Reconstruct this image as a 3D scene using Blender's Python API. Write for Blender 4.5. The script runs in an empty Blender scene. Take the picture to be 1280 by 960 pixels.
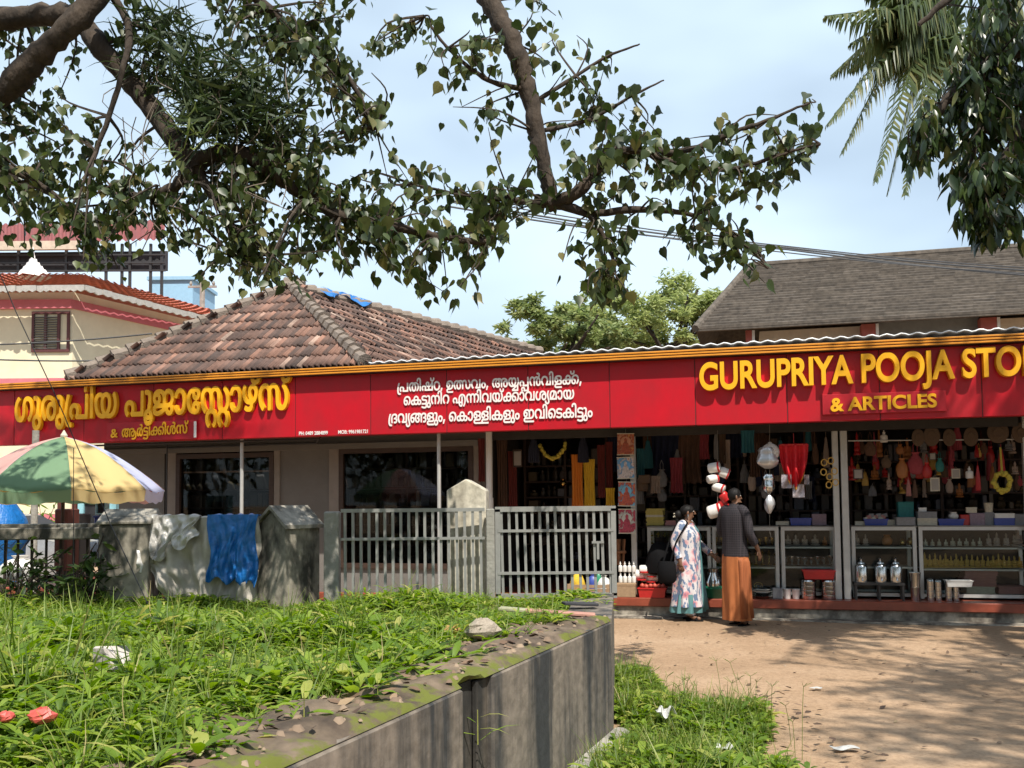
import bpy, bmesh, math, random
import numpy as np
from mathutils import Vector, Matrix, Euler
R = math.radians
random.seed(7)
rng = np.random.default_rng(7)
sc = bpy.context.scene
COL = sc.collection

# ------------------------------------------------------------------ camera
F_PX, PITCH, ROLL, PPY = 1150.0, R(3.0), R(0.53), 568.0
EYE = Vector((0, 0, 1.55))
cr, sr, cp, sp = math.cos(ROLL), math.sin(ROLL), math.cos(PITCH), math.sin(PITCH)
cam_d = bpy.data.cameras.new('camera')
cam_d.sensor_width = 36.0
cam_d.lens = 36.0 * F_PX / 1280.0
cam_d.shift_y = (PPY - 480.0) / 1280.0
cam_d.clip_start, cam_d.clip_end = 0.05, 3000
cam = bpy.data.objects.new('camera', cam_d)
COL.objects.link(cam)
right = Vector((cr, sp * sr, -cp * sr)); up = Vector((sr, -sp * cr, cp * cr)); fwd = Vector((0, cp, sp))
M = Matrix((right, up, -fwd)).transposed().to_4x4(); M.translation = EYE
cam.matrix_world = M
sc.camera = cam

# ------------------------------------------------------------------ sky, sun, exposure
SUN_EL, SUN_AZ = R(57), R(20)             # height; turned from straight behind the viewer to the right
to_sun = Vector((math.sin(SUN_AZ) * math.cos(SUN_EL), -math.cos(SUN_AZ) * math.cos(SUN_EL), math.sin(SUN_EL)))
w = bpy.data.worlds.new('World'); sc.world = w; w.use_nodes = True
nt = w.node_tree; nt.nodes.clear()
wo = nt.nodes.new('ShaderNodeOutputWorld'); bg = nt.nodes.new('ShaderNodeBackground')
sky = nt.nodes.new('ShaderNodeTexSky'); sky.sky_type = 'NISHITA'; sky.sun_disc = False
sky.sun_elevation = SUN_EL; sky.sun_rotation = math.atan2(to_sun.x, to_sun.y)
sky.air_density = 1.0; sky.dust_density = 1.6; sky.ozone_density = 1.6
tc = nt.nodes.new('ShaderNodeTexCoord'); mp = nt.nodes.new('ShaderNodeMapping'); mp.inputs['Scale'].default_value = (1, 1, 2.4)
mp.inputs['Location'].default_value = (0.35, 0.1, 0.0)
no = nt.nodes.new('ShaderNodeTexNoise'); no.inputs['Scale'].default_value = 1.5; no.inputs['Detail'].default_value = 4; no.inputs['Roughness'].default_value = 0.5
rp = nt.nodes.new('ShaderNodeValToRGB'); rp.color_ramp.elements[0].position = 0.44; rp.color_ramp.elements[1].position = 0.66
rp.color_ramp.elements[0].color = (0.50, 0.50, 0.50, 1); rp.color_ramp.elements[1].color = (0.95, 0.95, 0.95, 1)
mx = nt.nodes.new('ShaderNodeMix'); mx.data_type = 'RGBA'; mx.inputs['B'].default_value = (7.3, 9.0, 10.5, 1)
L = nt.links.new
L(tc.outputs['Generated'], mp.inputs['Vector']); L(mp.outputs['Vector'], no.inputs['Vector']); L(no.outputs['Fac'], rp.inputs['Fac'])
L(rp.outputs['Color'], mx.inputs['Factor']); L(sky.outputs['Color'], mx.inputs['A']); L(mx.outputs['Result'], bg.inputs['Color'])
bg.inputs['Strength'].default_value = 0.088
L(bg.outputs['Background'], wo.inputs['Surface'])
sun_d = bpy.data.lights.new('sun', 'SUN'); sun_d.energy = 4.9; sun_d.angle = R(0.5); sun_d.color = (1.0, 0.94, 0.84)
sun = bpy.data.objects.new('sun', sun_d); COL.objects.link(sun)
sun.rotation_euler = (-to_sun).to_track_quat('-Z', 'Y').to_euler()
sc.view_settings.view_transform = 'Standard'; sc.view_settings.look = 'None'
sc.view_settings.gamma = 1.0; sc.view_settings.use_curve_mapping = False
sc.view_settings.exposure = 0.48

# ------------------------------------------------------------------ where things stand
def ray(x, y):
    a, b = x - 640.0, PPY - y
    a2, b2 = (a * cr + b * sr) / F_PX, (-a * sr + b * cr) / F_PX
    return Vector((a2, cp - b2 * sp, sp + b2 * cp))
SHOP_A = R(-14.4)
UH = Vector((math.cos(SHOP_A), math.sin(SHOP_A), 0)); VH = Vector((-math.sin(SHOP_A), math.cos(SHOP_A), 0))
SO = Vector((1.288, 11.66, 0.0))
def S(x, y, v):                           # point on the shop's plane v metres behind its signboard: (u, v, z)
    d = ray(x, y); t = (v - (EYE - SO).dot(VH)) / d.dot(VH); p = EYE + d * t
    return Vector(((p - SO).dot(UH), v, p.z))
def W(u, v, z): return SO + UH * u + VH * v + Vector((0, 0, z))
def at(x, y, Y):                          # point at distance Y ahead
    d = ray(x, y); return EYE + d * (Y / d.y)
def low(x, y, z):                         # point at height z
    d = ray(x, y); return EYE + d * ((z - EYE.z) / d.z)

# ------------------------------------------------------------------ materials
def new_mat(name):
    m = bpy.data.materials.new(name); m.use_nodes = True
    n = m.node_tree.nodes; b = n['Principled BSDF']
    return m, m.node_tree, b
def ramp(nt_, stops):
    r = nt_.nodes.new('ShaderNodeValToRGB'); e = r.color_ramp.elements
    e[0].position, e[0].color = stops[0][0], (*stops[0][1], 1)
    e[1].position, e[1].color = stops[-1][0], (*stops[-1][1], 1)
    for p, c in stops[1:-1]:
        k = e.new(p); k.color = (*c, 1)
    return r
def sc3(c, k): return tuple(min(1, x * k) for x in c)
def mat(name, c, rough=0.7, metal=0.0, var=0.25, scale=6.0, bump=0.0, bscale=40.0, stretch=(1, 1, 1), c2=None, spec=0.5, trans=0.0, coat=0.0):
    m, t, b = new_mat(name)
    tc_ = t.nodes.new('ShaderNodeTexCoord'); mp_ = t.nodes.new('ShaderNodeMapping'); mp_.inputs['Scale'].default_value = stretch
    t.links.new(tc_.outputs['Object'], mp_.inputs['Vector'])
    n1 = t.nodes.new('ShaderNodeTexNoise'); n1.inputs['Scale'].default_value = scale; n1.inputs['Detail'].default_value = 6; n1.inputs['Roughness'].default_value = 0.62
    t.links.new(mp_.outputs['Vector'], n1.inputs['Vector'])
    r = ramp(t, [(0.3, sc3(c, 1 - var) if c2 is None else c2), (0.62, c), (0.85, sc3(c, 1 + var * 0.6))])
    t.links.new(n1.outputs['Fac'], r.inputs['Fac']); t.links.new(r.outputs['Color'], b.inputs['Base Color'])
    b.inputs['Roughness'].default_value = rough; b.inputs['Metallic'].default_value = metal
    b.inputs['Specular IOR Level'].default_value = spec
    if coat: b.inputs['Coat Weight'].default_value = coat
    if bump:
        n2 = t.nodes.new('ShaderNodeTexNoise'); n2.inputs['Scale'].default_value = bscale; n2.inputs['Detail'].default_value = 5
        t.links.new(mp_.outputs['Vector'], n2.inputs['Vector'])
        bp = t.nodes.new('ShaderNodeBump'); bp.inputs['Strength'].default_value = bump; bp.inputs['Distance'].default_value = 0.02
        t.links.new(n2.outputs['Fac'], bp.inputs['Height']); t.links.new(bp.outputs['Normal'], b.inputs['Normal'])
    return m
def leaf_mat(name, stops, rough=0.4, trans=0.35, spec=0.5):
    m, t, b = new_mat(name)
    g = t.nodes.new('ShaderNodeNewGeometry'); r = ramp(t, stops)
    t.links.new(g.outputs['Random Per Island'], r.inputs['Fac']); t.links.new(r.outputs['Color'], b.inputs['Base Color'])
    b.inputs['Roughness'].default_value = rough; b.inputs['Specular IOR Level'].default_value = spec
    tr = t.nodes.new('ShaderNodeBsdfTranslucent'); mixs = t.nodes.new('ShaderNodeMixShader'); mixs.inputs['Fac'].default_value = trans
    hs = t.nodes.new('ShaderNodeHueSaturation'); hs.inputs['Value'].default_value = 1.5; hs.inputs['Saturation'].default_value = 1.1
    t.links.new(r.outputs['Color'], hs.inputs['Color']); t.links.new(hs.outputs['Color'], tr.inputs['Color'])
    t.links.new(b.outputs['BSDF'], mixs.inputs[1]); t.links.new(tr.outputs['BSDF'], mixs.inputs[2])
    t.links.new(mixs.outputs['Shader'], t.nodes['Material Output'].inputs['Surface'])
    return m
def island_mat(name, stops, rough=0.6, metal=0.0, spec=0.5, noise=0.0):
    m, t, b = new_mat(name)
    g = t.nodes.new('ShaderNodeNewGeometry'); r = ramp(t, stops)
    t.links.new(g.outputs['Random Per Island'], r.inputs['Fac'])
    src = r.outputs['Color']
    if noise:
        tc_ = t.nodes.new('ShaderNodeTexCoord'); n1 = t.nodes.new('ShaderNodeTexNoise'); n1.inputs['Scale'].default_value = 7; n1.inputs['Detail'].default_value = 7
        t.links.new(tc_.outputs['Object'], n1.inputs['Vector'])
        r2 = ramp(t, [(0.35, (1 - noise,) * 3), (0.65, (1, 1, 1))]); t.links.new(n1.outputs['Fac'], r2.inputs['Fac'])
        mm = t.nodes.new('ShaderNodeMix'); mm.data_type = 'RGBA'; mm.blend_type = 'MULTIPLY'; mm.inputs['Factor'].default_value = 1
        t.links.new(src, mm.inputs['A']); t.links.new(r2.outputs['Color'], mm.inputs['B']); src = mm.outputs['Result']
    t.links.new(src, b.inputs['Base Color'])
    b.inputs['Roughness'].default_value = rough; b.inputs['Metallic'].default_value = metal; b.inputs['Specular IOR Level'].default_value = spec
    return m
def glass_mat(name, tint=(0.9, 0.95, 0.95), refl=1.0):
    m, t, b = new_mat(name); t.nodes.remove(b)
    tr = t.nodes.new('ShaderNodeBsdfTransparent'); tr.inputs['Color'].default_value = (*tint, 1)
    gl = t.nodes.new('ShaderNodeBsdfGlossy'); gl.inputs['Roughness'].default_value = 0.02; gl.inputs['Color'].default_value = (refl, refl, refl, 1)
    fr = t.nodes.new('ShaderNodeFresnel'); fr.inputs['IOR'].default_value = 1.5
    ms = t.nodes.new('ShaderNodeMixShader')
    t.links.new(fr.outputs['Fac'], ms.inputs['Fac']); t.links.new(tr.outputs['BSDF'], ms.inputs[1]); t.links.new(gl.outputs['BSDF'], ms.inputs[2])
    t.links.new(ms.outputs['Shader'], t.nodes['Material Output'].inputs['Surface'])
    return m

# ------------------------------------------------------------------ mesh building
class MB:
    def __init__(s): s.v = []; s.f = []; s.m = []; s.mi = 0
    def add(s, vs, fs):
        o = len(s.v); s.v += [tuple(p) for p in vs]
        s.f += [tuple(i + o for i in f) for f in fs]; s.m += [s.mi] * len(fs); return s
    def use(s, i): s.mi = i; return s
    def box(s, x0, x1, y0, y1, z0, z1, bev=0.0):
        if bev <= 0:
            vs = [(x0, y0, z0), (x1, y0, z0), (x1, y1, z0), (x0, y1, z0), (x0, y0, z1), (x1, y0, z1), (x1, y1, z1), (x0, y1, z1)]
            return s.add(vs, [(0, 3, 2, 1), (4, 5, 6, 7), (0, 1, 5, 4), (1, 2, 6, 5), (2, 3, 7, 6), (3, 0, 4, 7)])
        b = min(bev, (x1 - x0) * .45, (y1 - y0) * .45, (z1 - z0) * .45)
        rings = []
        for z, k in ((z0, b), (z0 + b, 0), (z1 - b, 0), (z1, b)):
            a0, a1, c0, c1 = x0 + k, x1 - k, y0 + k, y1 - k
            rings.append([(a0 + b, c0, z), (a1 - b, c0, z), (a1, c0 + b, z), (a1, c1 - b, z), (a1 - b, c1, z), (a0 + b, c1, z), (a0, c1 - b, z), (a0, c0 + b, z)])
        return s.loft(rings)
    def cbox(s, c, sx, sy, sz, bev=0.0): return s.box(c[0] - sx / 2, c[0] + sx / 2, c[1] - sy / 2, c[1] + sy / 2, c[2] - sz / 2, c[2] + sz / 2, bev)
    def bar(s, p, q, wd, hd=None):         # square bar from p to q
        hd = hd or wd; p, q = Vector(p), Vector(q); d = (q - p).normalized()
        a = d.cross(Vector((0, 0, 1)));  a = Vector((1, 0, 0)) if a.length < 1e-4 else a.normalized()
        b = a.cross(d).normalized(); r = []
        for c in (p, q): r.append([c + a * (wd / 2 * i) + b * (hd / 2 * j) for i, j in ((-1, -1), (1, -1), (1, 1), (-1, 1))])
        return s.loft(r)
    def loft(s, rings, cap=True, closed=True):
        n = len(rings[0]); vs = [p for r in rings for p in r]; fs = []
        for i in range(len(rings) - 1):
            for j in range(n if closed else n - 1):
                k = (j + 1) % n
                fs.append((i * n + j, i * n + k, (i + 1) * n + k, (i + 1) * n + j))
        if cap and closed:
            fs.append(tuple(range(n - 1, -1, -1))); fs.append(tuple((len(rings) - 1) * n + j for j in range(n)))
        return s.add(vs, fs)
    def tube(s, pts, rad, n=8, cap=True):
        pts = [Vector(p) for p in pts]
        if not hasattr(rad, '__len__'): rad = [rad] * len(pts)
        rings = []; a = None
        for i, p in enumerate(pts):
            d = (pts[min(i + 1, len(pts) - 1)] - pts[max(i - 1, 0)])
            d = d.normalized() if d.length > 1e-9 else Vector((0, 0, 1))
            if a is None: a = d.orthogonal().normalized()
            a = (a - d * a.dot(d)); a = d.orthogonal().normalized() if a.length < 1e-5 else a.normalized()
            b = d.cross(a)
            rings.append([p + (a * math.cos(2 * math.pi * j / n) + b * math.sin(2 * math.pi * j / n)) * rad[i] for j in range(n)])
        return s.loft(rings, cap)
    def lathe(s, prof, n=14, c=(0, 0, 0), sy=1.0):
        rings = [[(c[0] + r * math.cos(2 * math.pi * j / n), c[1] + sy * r * math.sin(2 * math.pi * j / n), c[2] + z) for j in range(n)] for r, z in prof]
        return s.loft(rings)
    def ball(s, c, rx, ry=None, rz=None, n=10, m=7):
        ry = ry or rx; rz = rz or rx
        pr = [(math.sin(math.pi * i / m), -math.cos(math.pi * i / m)) for i in range(m + 1)]
        rings = [[(c[0] + rx * max(r, .02) * math.cos(2 * math.pi * j / n), c[1] + ry * max(r, .02) * math.sin(2 * math.pi * j / n), c[2] + rz * z) for j in range(n)] for r, z in pr]
        return s.loft(rings)
    def quad(s, a, b, c, d): return s.add([a, b, c, d], [(0, 1, 2, 3)])
    def grid(s, fn, nu, nv):
        vs = [fn(i / nu, j / nv) for j in range(nv + 1) for i in range(nu + 1)]
        return s.add(vs, [(j * (nu + 1) + i, j * (nu + 1) + i + 1, (j + 1) * (nu + 1) + i + 1, (j + 1) * (nu + 1) + i) for j in range(nv) for i in range(nu)])
    def mesh(s, name, mats, smooth=False):
        me = bpy.data.meshes.new(name); me.from_pydata(s.v, [], s.f)
        for m in (mats if isinstance(mats, (list, tuple)) else [mats]): me.materials.append(m)
        if any(s.m): me.polygons.foreach_set('material_index', s.m)
        bm = bmesh.new(); bm.from_mesh(me); bmesh.ops.recalc_face_normals(bm, faces=bm.faces); bm.to_mesh(me); bm.free()
        if smooth:
            me.polygons.foreach_set('use_smooth', [True] * len(me.polygons))
            try: me.set_sharp_from_angle(angle=R(50))
            except Exception: pass
        me.update(); return me
    def build(s, name, mats, parent=None, loc=(0, 0, 0), rotz=0.0, smooth=False):
        return link(name, s.mesh(name, mats, smooth), parent, loc, rotz)
def link(name, data, parent=None, loc=(0, 0, 0), rotz=0.0):
    o = bpy.data.objects.new(name, data); COL.objects.link(o)
    o.location = loc; o.rotation_euler = (0, 0, rotz)
    if parent: o.parent = parent
    return o
def tag(o, label=None, cat=None, group=None, kind=None):
    if label: o['label'] = label
    if cat: o['category'] = cat
    if group: o['group'] = group
    if kind: o['kind'] = kind
    return o
def thing(name, label, cat, loc=(0, 0, 0), rotz=0.0, group=None): return tag(link(name, None, None, loc, rotz), label, cat, group)
def copy_tree(o, parent=None):
    c = o.copy(); COL.objects.link(c)
    if parent: c.parent = parent
    for ch in [x for x in o.children]: copy_tree(ch, c)
    return c
def scatter(name, tv, tf, mats, T, smooth=False, tuv=None):
    """one mesh from many copies of a small template; T is (N,3,4)"""
    tv = np.asarray(tv, float); N = len(T); n = len(tv)
    P = np.einsum('nij,kj->nki', T[:, :, :3], tv) + T[:, None, :, 3]
    sizes = [len(f) for f in tf]; flat = np.array([i for f in tf for i in f])
    loops = (flat[None, :] + (np.arange(N) * n)[:, None]).ravel()
    me = bpy.data.meshes.new(name); me.vertices.add(N * n); me.vertices.foreach_set('co', P.astype(np.float32).ravel())
    me.loops.add(len(loops)); me.loops.foreach_set('vertex_index', loops.astype(np.int32))
    tot = np.tile(np.array(sizes), N); st = np.concatenate(([0], np.cumsum(tot)[:-1]))
    me.polygons.add(len(tot)); me.polygons.foreach_set('loop_start', st.astype(np.int32)); me.polygons.foreach_set('loop_total', tot.astype(np.int32))
    for m in (mats if isinstance(mats, (list, tuple)) else [mats]): me.materials.append(m)
    if smooth: me.polygons.foreach_set('use_smooth', [True] * len(tot))
    me.update(calc_edges=True); me.validate()
    return me
def frame3(pos, zdir, xhint, s):
    """matrix (3,4): template z along zdir, x near xhint, scaled by s"""
    z = Vector(zdir).normalized(); x = Vector(xhint); x = x - z * x.dot(z)
    x = z.orthogonal().normalized() if x.length < 1e-5 else x.normalized()
    y = z.cross(x)
    return [[x[i] * s, y[i] * s, z[i] * s, pos[i]] for i in range(3)]
def wob(*a): return math.sin(a[0] * 12.9898 + sum(x * (78.233 + 7.1 * i) for i, x in enumerate(a[1:]))) * 0.5
def rnd(a, b): return random.uniform(a, b)
ML_GLYPHS = {
 3: (309, ""),
 6: (453, "190,-30 144,-20 94,4 50,49 19,116 12,150 12,206 24,250 48,300 90,342 124,362 164,376 200,383 264,381 320,366 350,352 370,338 400,307 430,250 442,200 442,150 435,120 416,70 397,40 370,14 330,-11 290,-25 254,-32|197,80 244,78 264,84 290,101 305,120 310,136 317,166 310,220 291,250 257,270 210,273 184,266 157,246 144,220 137,190 137,150 144,130 162,100"),
 9: (1495, "492,-30 446,-20 412,-6 356,34 315,96 301,130 291,170 284,246 289,296 301,340 340,426 377,470 372,477 312,471 242,447 222,433 184,396 161,350 149,300 149,240 161,190 171,166 192,134 234,90 261,70 269,56 263,36 226,-11 216,-21 202,-27 172,-16 109,36 65,96 36,160 19,236 19,310 24,346 41,400 75,466 122,513 156,537 196,556 292,583 382,588 442,583 526,565 596,583 682,588 736,583 782,571 852,537 896,502 946,542 996,566 1056,583 1136,588 1196,583 1276,561 1352,522 1379,500 1396,479 1428,436 1462,356 1474,296 1474,186 1467,146 1443,80 1414,36 1376,4 1306,-25 1272,-32 1212,-32 1166,-20 1116,4 1082,38 1065,60 1041,116 1029,176 1029,216 1036,260 1046,296 1065,336 1105,380 1162,411 1202,423 1274,426 1268,436 1252,447 1202,466 1162,473 1096,473 1046,461 1015,446 985,416 966,376 954,296 952,-6 942,-18 926,-22 856,-22 837,-14 829,6 829,320 817,386 808,410 778,446 742,466 702,475 697,470 722,420 729,396 729,340 708,290 684,266 680,256 718,216 737,170 739,106 732,80 706,33 683,10 646,-11 606,-25 572,-32|499,80 536,76 572,80 592,88 612,110 614,156 592,183 542,198 496,200 483,210 479,226 479,286 486,300 502,308 536,308 566,315 582,323 602,350 604,386 600,400 583,426 562,442 542,451 522,447 482,416 456,387 440,360 421,310 409,256 409,220 426,146 442,119 462,98|1224,80 1256,78 1302,94 1329,126 1342,160 1354,220 1352,260 1343,276 1318,296 1284,310 1236,313 1202,302 1172,272 1161,246 1154,216 1154,180 1166,130 1175,110 1192,93"),
 10: (1647, "1252,-219 1172,-204 1142,-194 1126,-184 1119,-168 1121,-158 1152,-89 1166,-82 1256,-106 1346,-106 1402,-94 1422,-85 1456,-61 1490,-18 1509,42 1514,106 1507,152 1492,196 1466,233 1456,236 1454,166 1442,116 1428,82 1396,34 1373,12 1346,-5 1296,-24 1266,-31 1182,-31 1142,-19 1112,-5 1085,12 1064,32 1035,82 1019,126 1014,172 1026,242 1040,276 1066,318 1085,336 1116,358 1166,382 1202,392 1279,402 1279,412 1258,432 1226,452 1202,462 1142,474 1096,474 1046,462 1012,444 976,402 959,346 954,292 954,6 950,-8 936,-19 852,-21 837,-14 831,-4 829,322 822,366 812,404 792,434 752,462 716,474 699,472 722,422 727,402 729,342 708,292 684,266 680,256 718,216 739,166 737,96 706,34 676,5 612,-24 576,-31 496,-31 432,-14 392,5 354,36 333,66 301,132 289,176 284,242 289,292 301,342 335,416 377,472 372,478 292,467 259,456 226,438 185,396 170,372 156,332 149,296 149,242 166,176 189,136 212,112 256,74 267,56 263,36 223,-14 206,-24 186,-24 132,14 80,72 41,146 26,196 19,242 19,312 31,372 45,412 80,472 114,506 142,528 212,562 302,584 426,584 522,565 606,584 726,584 762,577 802,563 842,543 892,503 966,553 1036,579 1066,584 1172,584 1226,572 1296,543 1342,514 1383,472 1432,386 1502,353 1536,329 1566,299 1593,262 1617,212 1632,162 1639,122 1639,52 1632,12 1617,-38 1593,-88 1552,-141 1502,-175 1462,-194 1416,-209 1346,-221|519,76 542,74 576,81 602,95 614,116 614,156 596,179 566,192 496,201 483,212 479,226 479,286 487,302 502,309 546,309 566,316 588,326 602,346 604,386 592,414 556,445 536,452 522,448 499,432 460,392 438,356 419,306 409,252 409,222 426,146 444,116 470,92|1199,82 1246,79 1276,90 1304,112 1322,146 1334,212 1329,282 1316,294 1282,294 1222,282 1192,268 1170,252 1151,222 1144,196 1144,152 1151,126 1179,92"),
 11: (986, "202,-219 132,-204 81,-178 46,-138 30,-88 30,-48 37,-14 65,36 92,58 122,73 148,82 172,86 180,92 177,96 142,106 102,125 70,152 32,222 20,282 20,342 27,376 44,426 66,466 90,496 142,538 192,562 278,584 388,584 422,577 468,563 508,543 538,522 548,524 568,543 612,568 662,584 752,584 802,572 852,548 878,529 919,482 943,432 958,386 965,352 965,246 955,196 943,156 929,126 895,76 848,35 788,6 758,-4 698,-16 638,-21 212,-21 172,-32 161,-44 155,-58 162,-84 172,-95 208,-106 252,-111 922,-111 938,-119 945,-138 945,-198 932,-217 918,-221|244,92 612,89 702,101 748,116 782,139 819,186 835,242 840,312 828,372 814,412 779,452 748,467 722,474 692,474 668,467 646,456 632,443 617,416 605,362 605,152 603,122 598,112 588,106 508,104 488,112 480,132 480,316 475,366 459,416 432,449 398,467 368,474 288,474 232,458 211,446 208,436 278,432 318,418 352,393 383,346 395,312 400,262 383,196 358,154 318,120 268,100 246,96|185,206 232,206 248,214 268,236 275,266 270,296 252,319 232,329 198,329 172,322 142,296 140,266 149,242 166,216"),
 13: (692, "202,-219 132,-204 81,-178 46,-138 30,-94 30,-48 37,-14 65,36 92,58 122,73 172,86 180,92 177,96 132,110 82,139 56,172 32,222 20,282 20,346 27,376 47,432 72,473 122,523 212,567 288,584 412,584 482,567 518,553 569,522 614,476 639,436 656,396 670,346 675,302 670,226 663,196 653,162 629,112 615,92 580,56 558,40 508,15 468,1 382,-16 342,-16 318,-21 208,-21 172,-32 161,-44 155,-58 162,-84 172,-95 208,-106 248,-111 638,-113 648,-119 655,-134 655,-194 648,-213 628,-221|244,92 298,89 322,94 362,94 438,111 488,139 518,170 533,202 545,256 545,306 533,362 519,392 485,432 452,453 412,467 358,474 298,474 262,467 228,455 209,442 209,436 218,434 278,432 312,420 349,396 383,346 400,282 393,226 379,186 360,156 318,120 268,100 246,96|185,206 232,206 248,214 268,236 275,266 270,296 252,319 232,329 198,329 172,322 142,296 140,266 149,242 166,216"),
 17: (1273, "764,-246 724,-236 684,-217 637,-176 618,-150 593,-100 563,-20 334,-18 322,-16 310,-7 288,30 282,50 286,64 311,104 320,130 322,180 310,215 274,247 240,257 214,255 174,241 153,220 144,204 137,180 137,144 152,104 190,61 190,40 140,-24 124,-26 100,-12 58,30 33,70 19,110 12,144 12,194 24,240 38,270 54,292 88,324 114,341 150,355 204,367 250,367 294,360 324,350 364,331 392,310 416,280 435,240 447,194 447,150 437,104 439,94 540,92 548,94 552,104 552,210 557,254 569,310 589,370 608,414 650,476 684,512 724,541 764,560 834,582 874,587 930,587 974,582 1034,565 1094,536 1142,500 1170,467 1210,394 1237,314 1247,250 1247,104 1220,-20 1191,-96 1150,-172 1114,-218 1080,-246 1060,-242 1030,-218 1004,-197 997,-180 1003,-160 1046,-106 1075,-50 1100,20 1117,100 1122,154 1117,250 1105,304 1076,380 1062,400 1027,434 994,455 940,472 870,472 824,460 793,444 763,420 723,364 699,300 687,250 677,140 683,100 694,92 814,92 823,94 827,104 829,410 835,420 850,427 930,427 949,420 957,400 957,-70 945,-146 920,-197 884,-227 864,-236 824,-248|772,-136 804,-138 820,-126 827,-100 827,-30 824,-22 814,-18 754,-18 704,-18 697,-20 695,-30 704,-60 720,-92 750,-123"),
 23: (1038, "174,-30 130,-20 80,4 43,40 24,80 12,120 12,180 24,220 38,250 60,278 110,312 180,336 240,343 270,351 275,360 279,386 294,430 318,480 362,530 400,557 450,576 524,588 580,581 640,562 694,523 731,476 755,420 772,356 780,349 860,338 910,322 970,288 990,267 1006,240 1020,206 1027,176 1027,136 1022,100 996,40 954,-1 924,-15 864,-32 790,-32 744,-25 724,-18 714,-4 712,10 722,46 720,57 660,4 620,-15 560,-32 494,-32 460,-25 424,-15 380,8 284,-27 250,-32|197,80 240,78 290,93 299,100 279,170 270,230 262,236 250,233 224,233 184,221 160,203 144,180 137,150 148,110 170,89|497,80 540,78 574,89 614,123 630,150 647,216 644,234 634,238 550,238 410,238 398,230 397,216 409,166 423,130 460,94|787,80 830,78 860,85 880,98 895,120 900,156 895,180 871,210 840,225 804,233 780,232 773,226 760,150 738,86 754,87|406,350 634,349 641,356 640,376 626,416 607,440 584,462 554,473 500,473 474,466 447,450 420,416 402,366"),
 25: (897, "236,-30 166,-10 116,18 65,76 36,140 19,226 19,310 31,370 46,416 65,456 95,500 162,568 192,583 216,573 263,520 268,506 262,490 199,430 166,370 149,310 149,220 170,150 186,124 206,103 246,83 276,79 312,83 336,94 354,110 363,120 372,146 384,226 384,360 389,400 406,456 435,510 462,537 522,571 562,583 612,588 652,583 682,581 726,566 782,533 814,500 838,466 867,390 879,320 879,266 874,220 852,146 828,96 808,66 759,10 722,-21 706,-27 682,-16 635,36 630,50 635,66 696,124 723,166 737,200 749,250 749,320 732,390 713,426 696,443 672,462 646,471 596,473 566,462 542,438 531,420 521,390 514,346 514,226 509,166 492,100 463,46 432,14 402,-6 366,-20 312,-32"),
 30: (939, "160,-30 100,-15 60,8 32,46 18,90 18,136 34,180 56,208 98,236 98,240 69,260 49,286 35,316 23,356 23,406 30,436 49,480 68,506 90,527 140,557 196,576 226,583 310,588 396,576 466,547 510,517 560,557 590,571 626,581 690,588 766,576 816,557 847,536 870,513 902,460 918,410 918,346 911,310 887,260 851,220 854,210 879,180 893,136 893,96 886,66 858,16 840,-1 786,-25 750,-32 690,-32 646,-20 609,0 584,26 562,70 556,75 436,20 350,-10 246,-32|719,70 750,75 760,80 770,93 778,116 767,146 750,156 726,161 680,152 670,145 665,130 670,100 676,89 696,75|168,80 240,78 300,90 428,136 435,146 410,148 230,148 170,141 150,132 143,116 145,100 150,91|321,256 436,253 447,260 448,340 436,406 418,436 397,456 380,464 336,478 315,476 318,466 347,430 363,376 356,320 337,280 323,266|572,256 626,253 706,265 746,279 773,306 786,330 793,356 793,380 782,420 760,448 736,466 676,477 626,466 603,450 585,426 573,386 573,346 568,320 568,266|188,320 200,320 226,328 241,346 245,366 241,386 235,396 216,408 190,408 150,403 140,397 135,386 140,350 146,339 166,325"),
 33: (563, "228,-30 142,-15 98,0 11,40 2,56 2,66 40,126 52,137 72,143 152,105 202,90 288,78 342,83 388,99 412,124 420,146 420,170 414,186 402,201 368,216 332,223 238,223 188,228 122,245 82,264 50,290 27,330 15,370 15,426 22,456 52,512 71,530 112,557 168,576 198,583 258,588 322,583 352,583 428,566 498,541 547,516 553,506 553,490 509,426 492,415 482,415 418,446 352,466 308,473 232,473 182,459 150,430 142,406 147,376 177,350 198,345 242,338 342,338 392,333 448,316 478,302 510,276 538,226 550,166 545,116 534,86 515,50 479,16 438,-6 398,-20 338,-32"),
 34: (655, "282,-30 226,-20 166,4 122,33 86,69 60,110 36,166 19,240 19,320 31,376 45,416 70,466 115,516 152,542 216,571 262,583 322,588 366,583 392,583 436,571 492,549 532,523 576,477 608,420 627,366 634,326 634,220 617,156 588,96 572,73 522,24 456,-10 406,-25 362,-32|325,80 366,83 406,95 436,113 466,143 482,166 497,206 509,276 497,350 483,386 464,416 438,440 402,461 356,473 336,473 296,473 256,461 241,456 202,427 166,376 156,346 149,306 149,250 156,210 170,170 192,139 222,109 262,90"),
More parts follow.
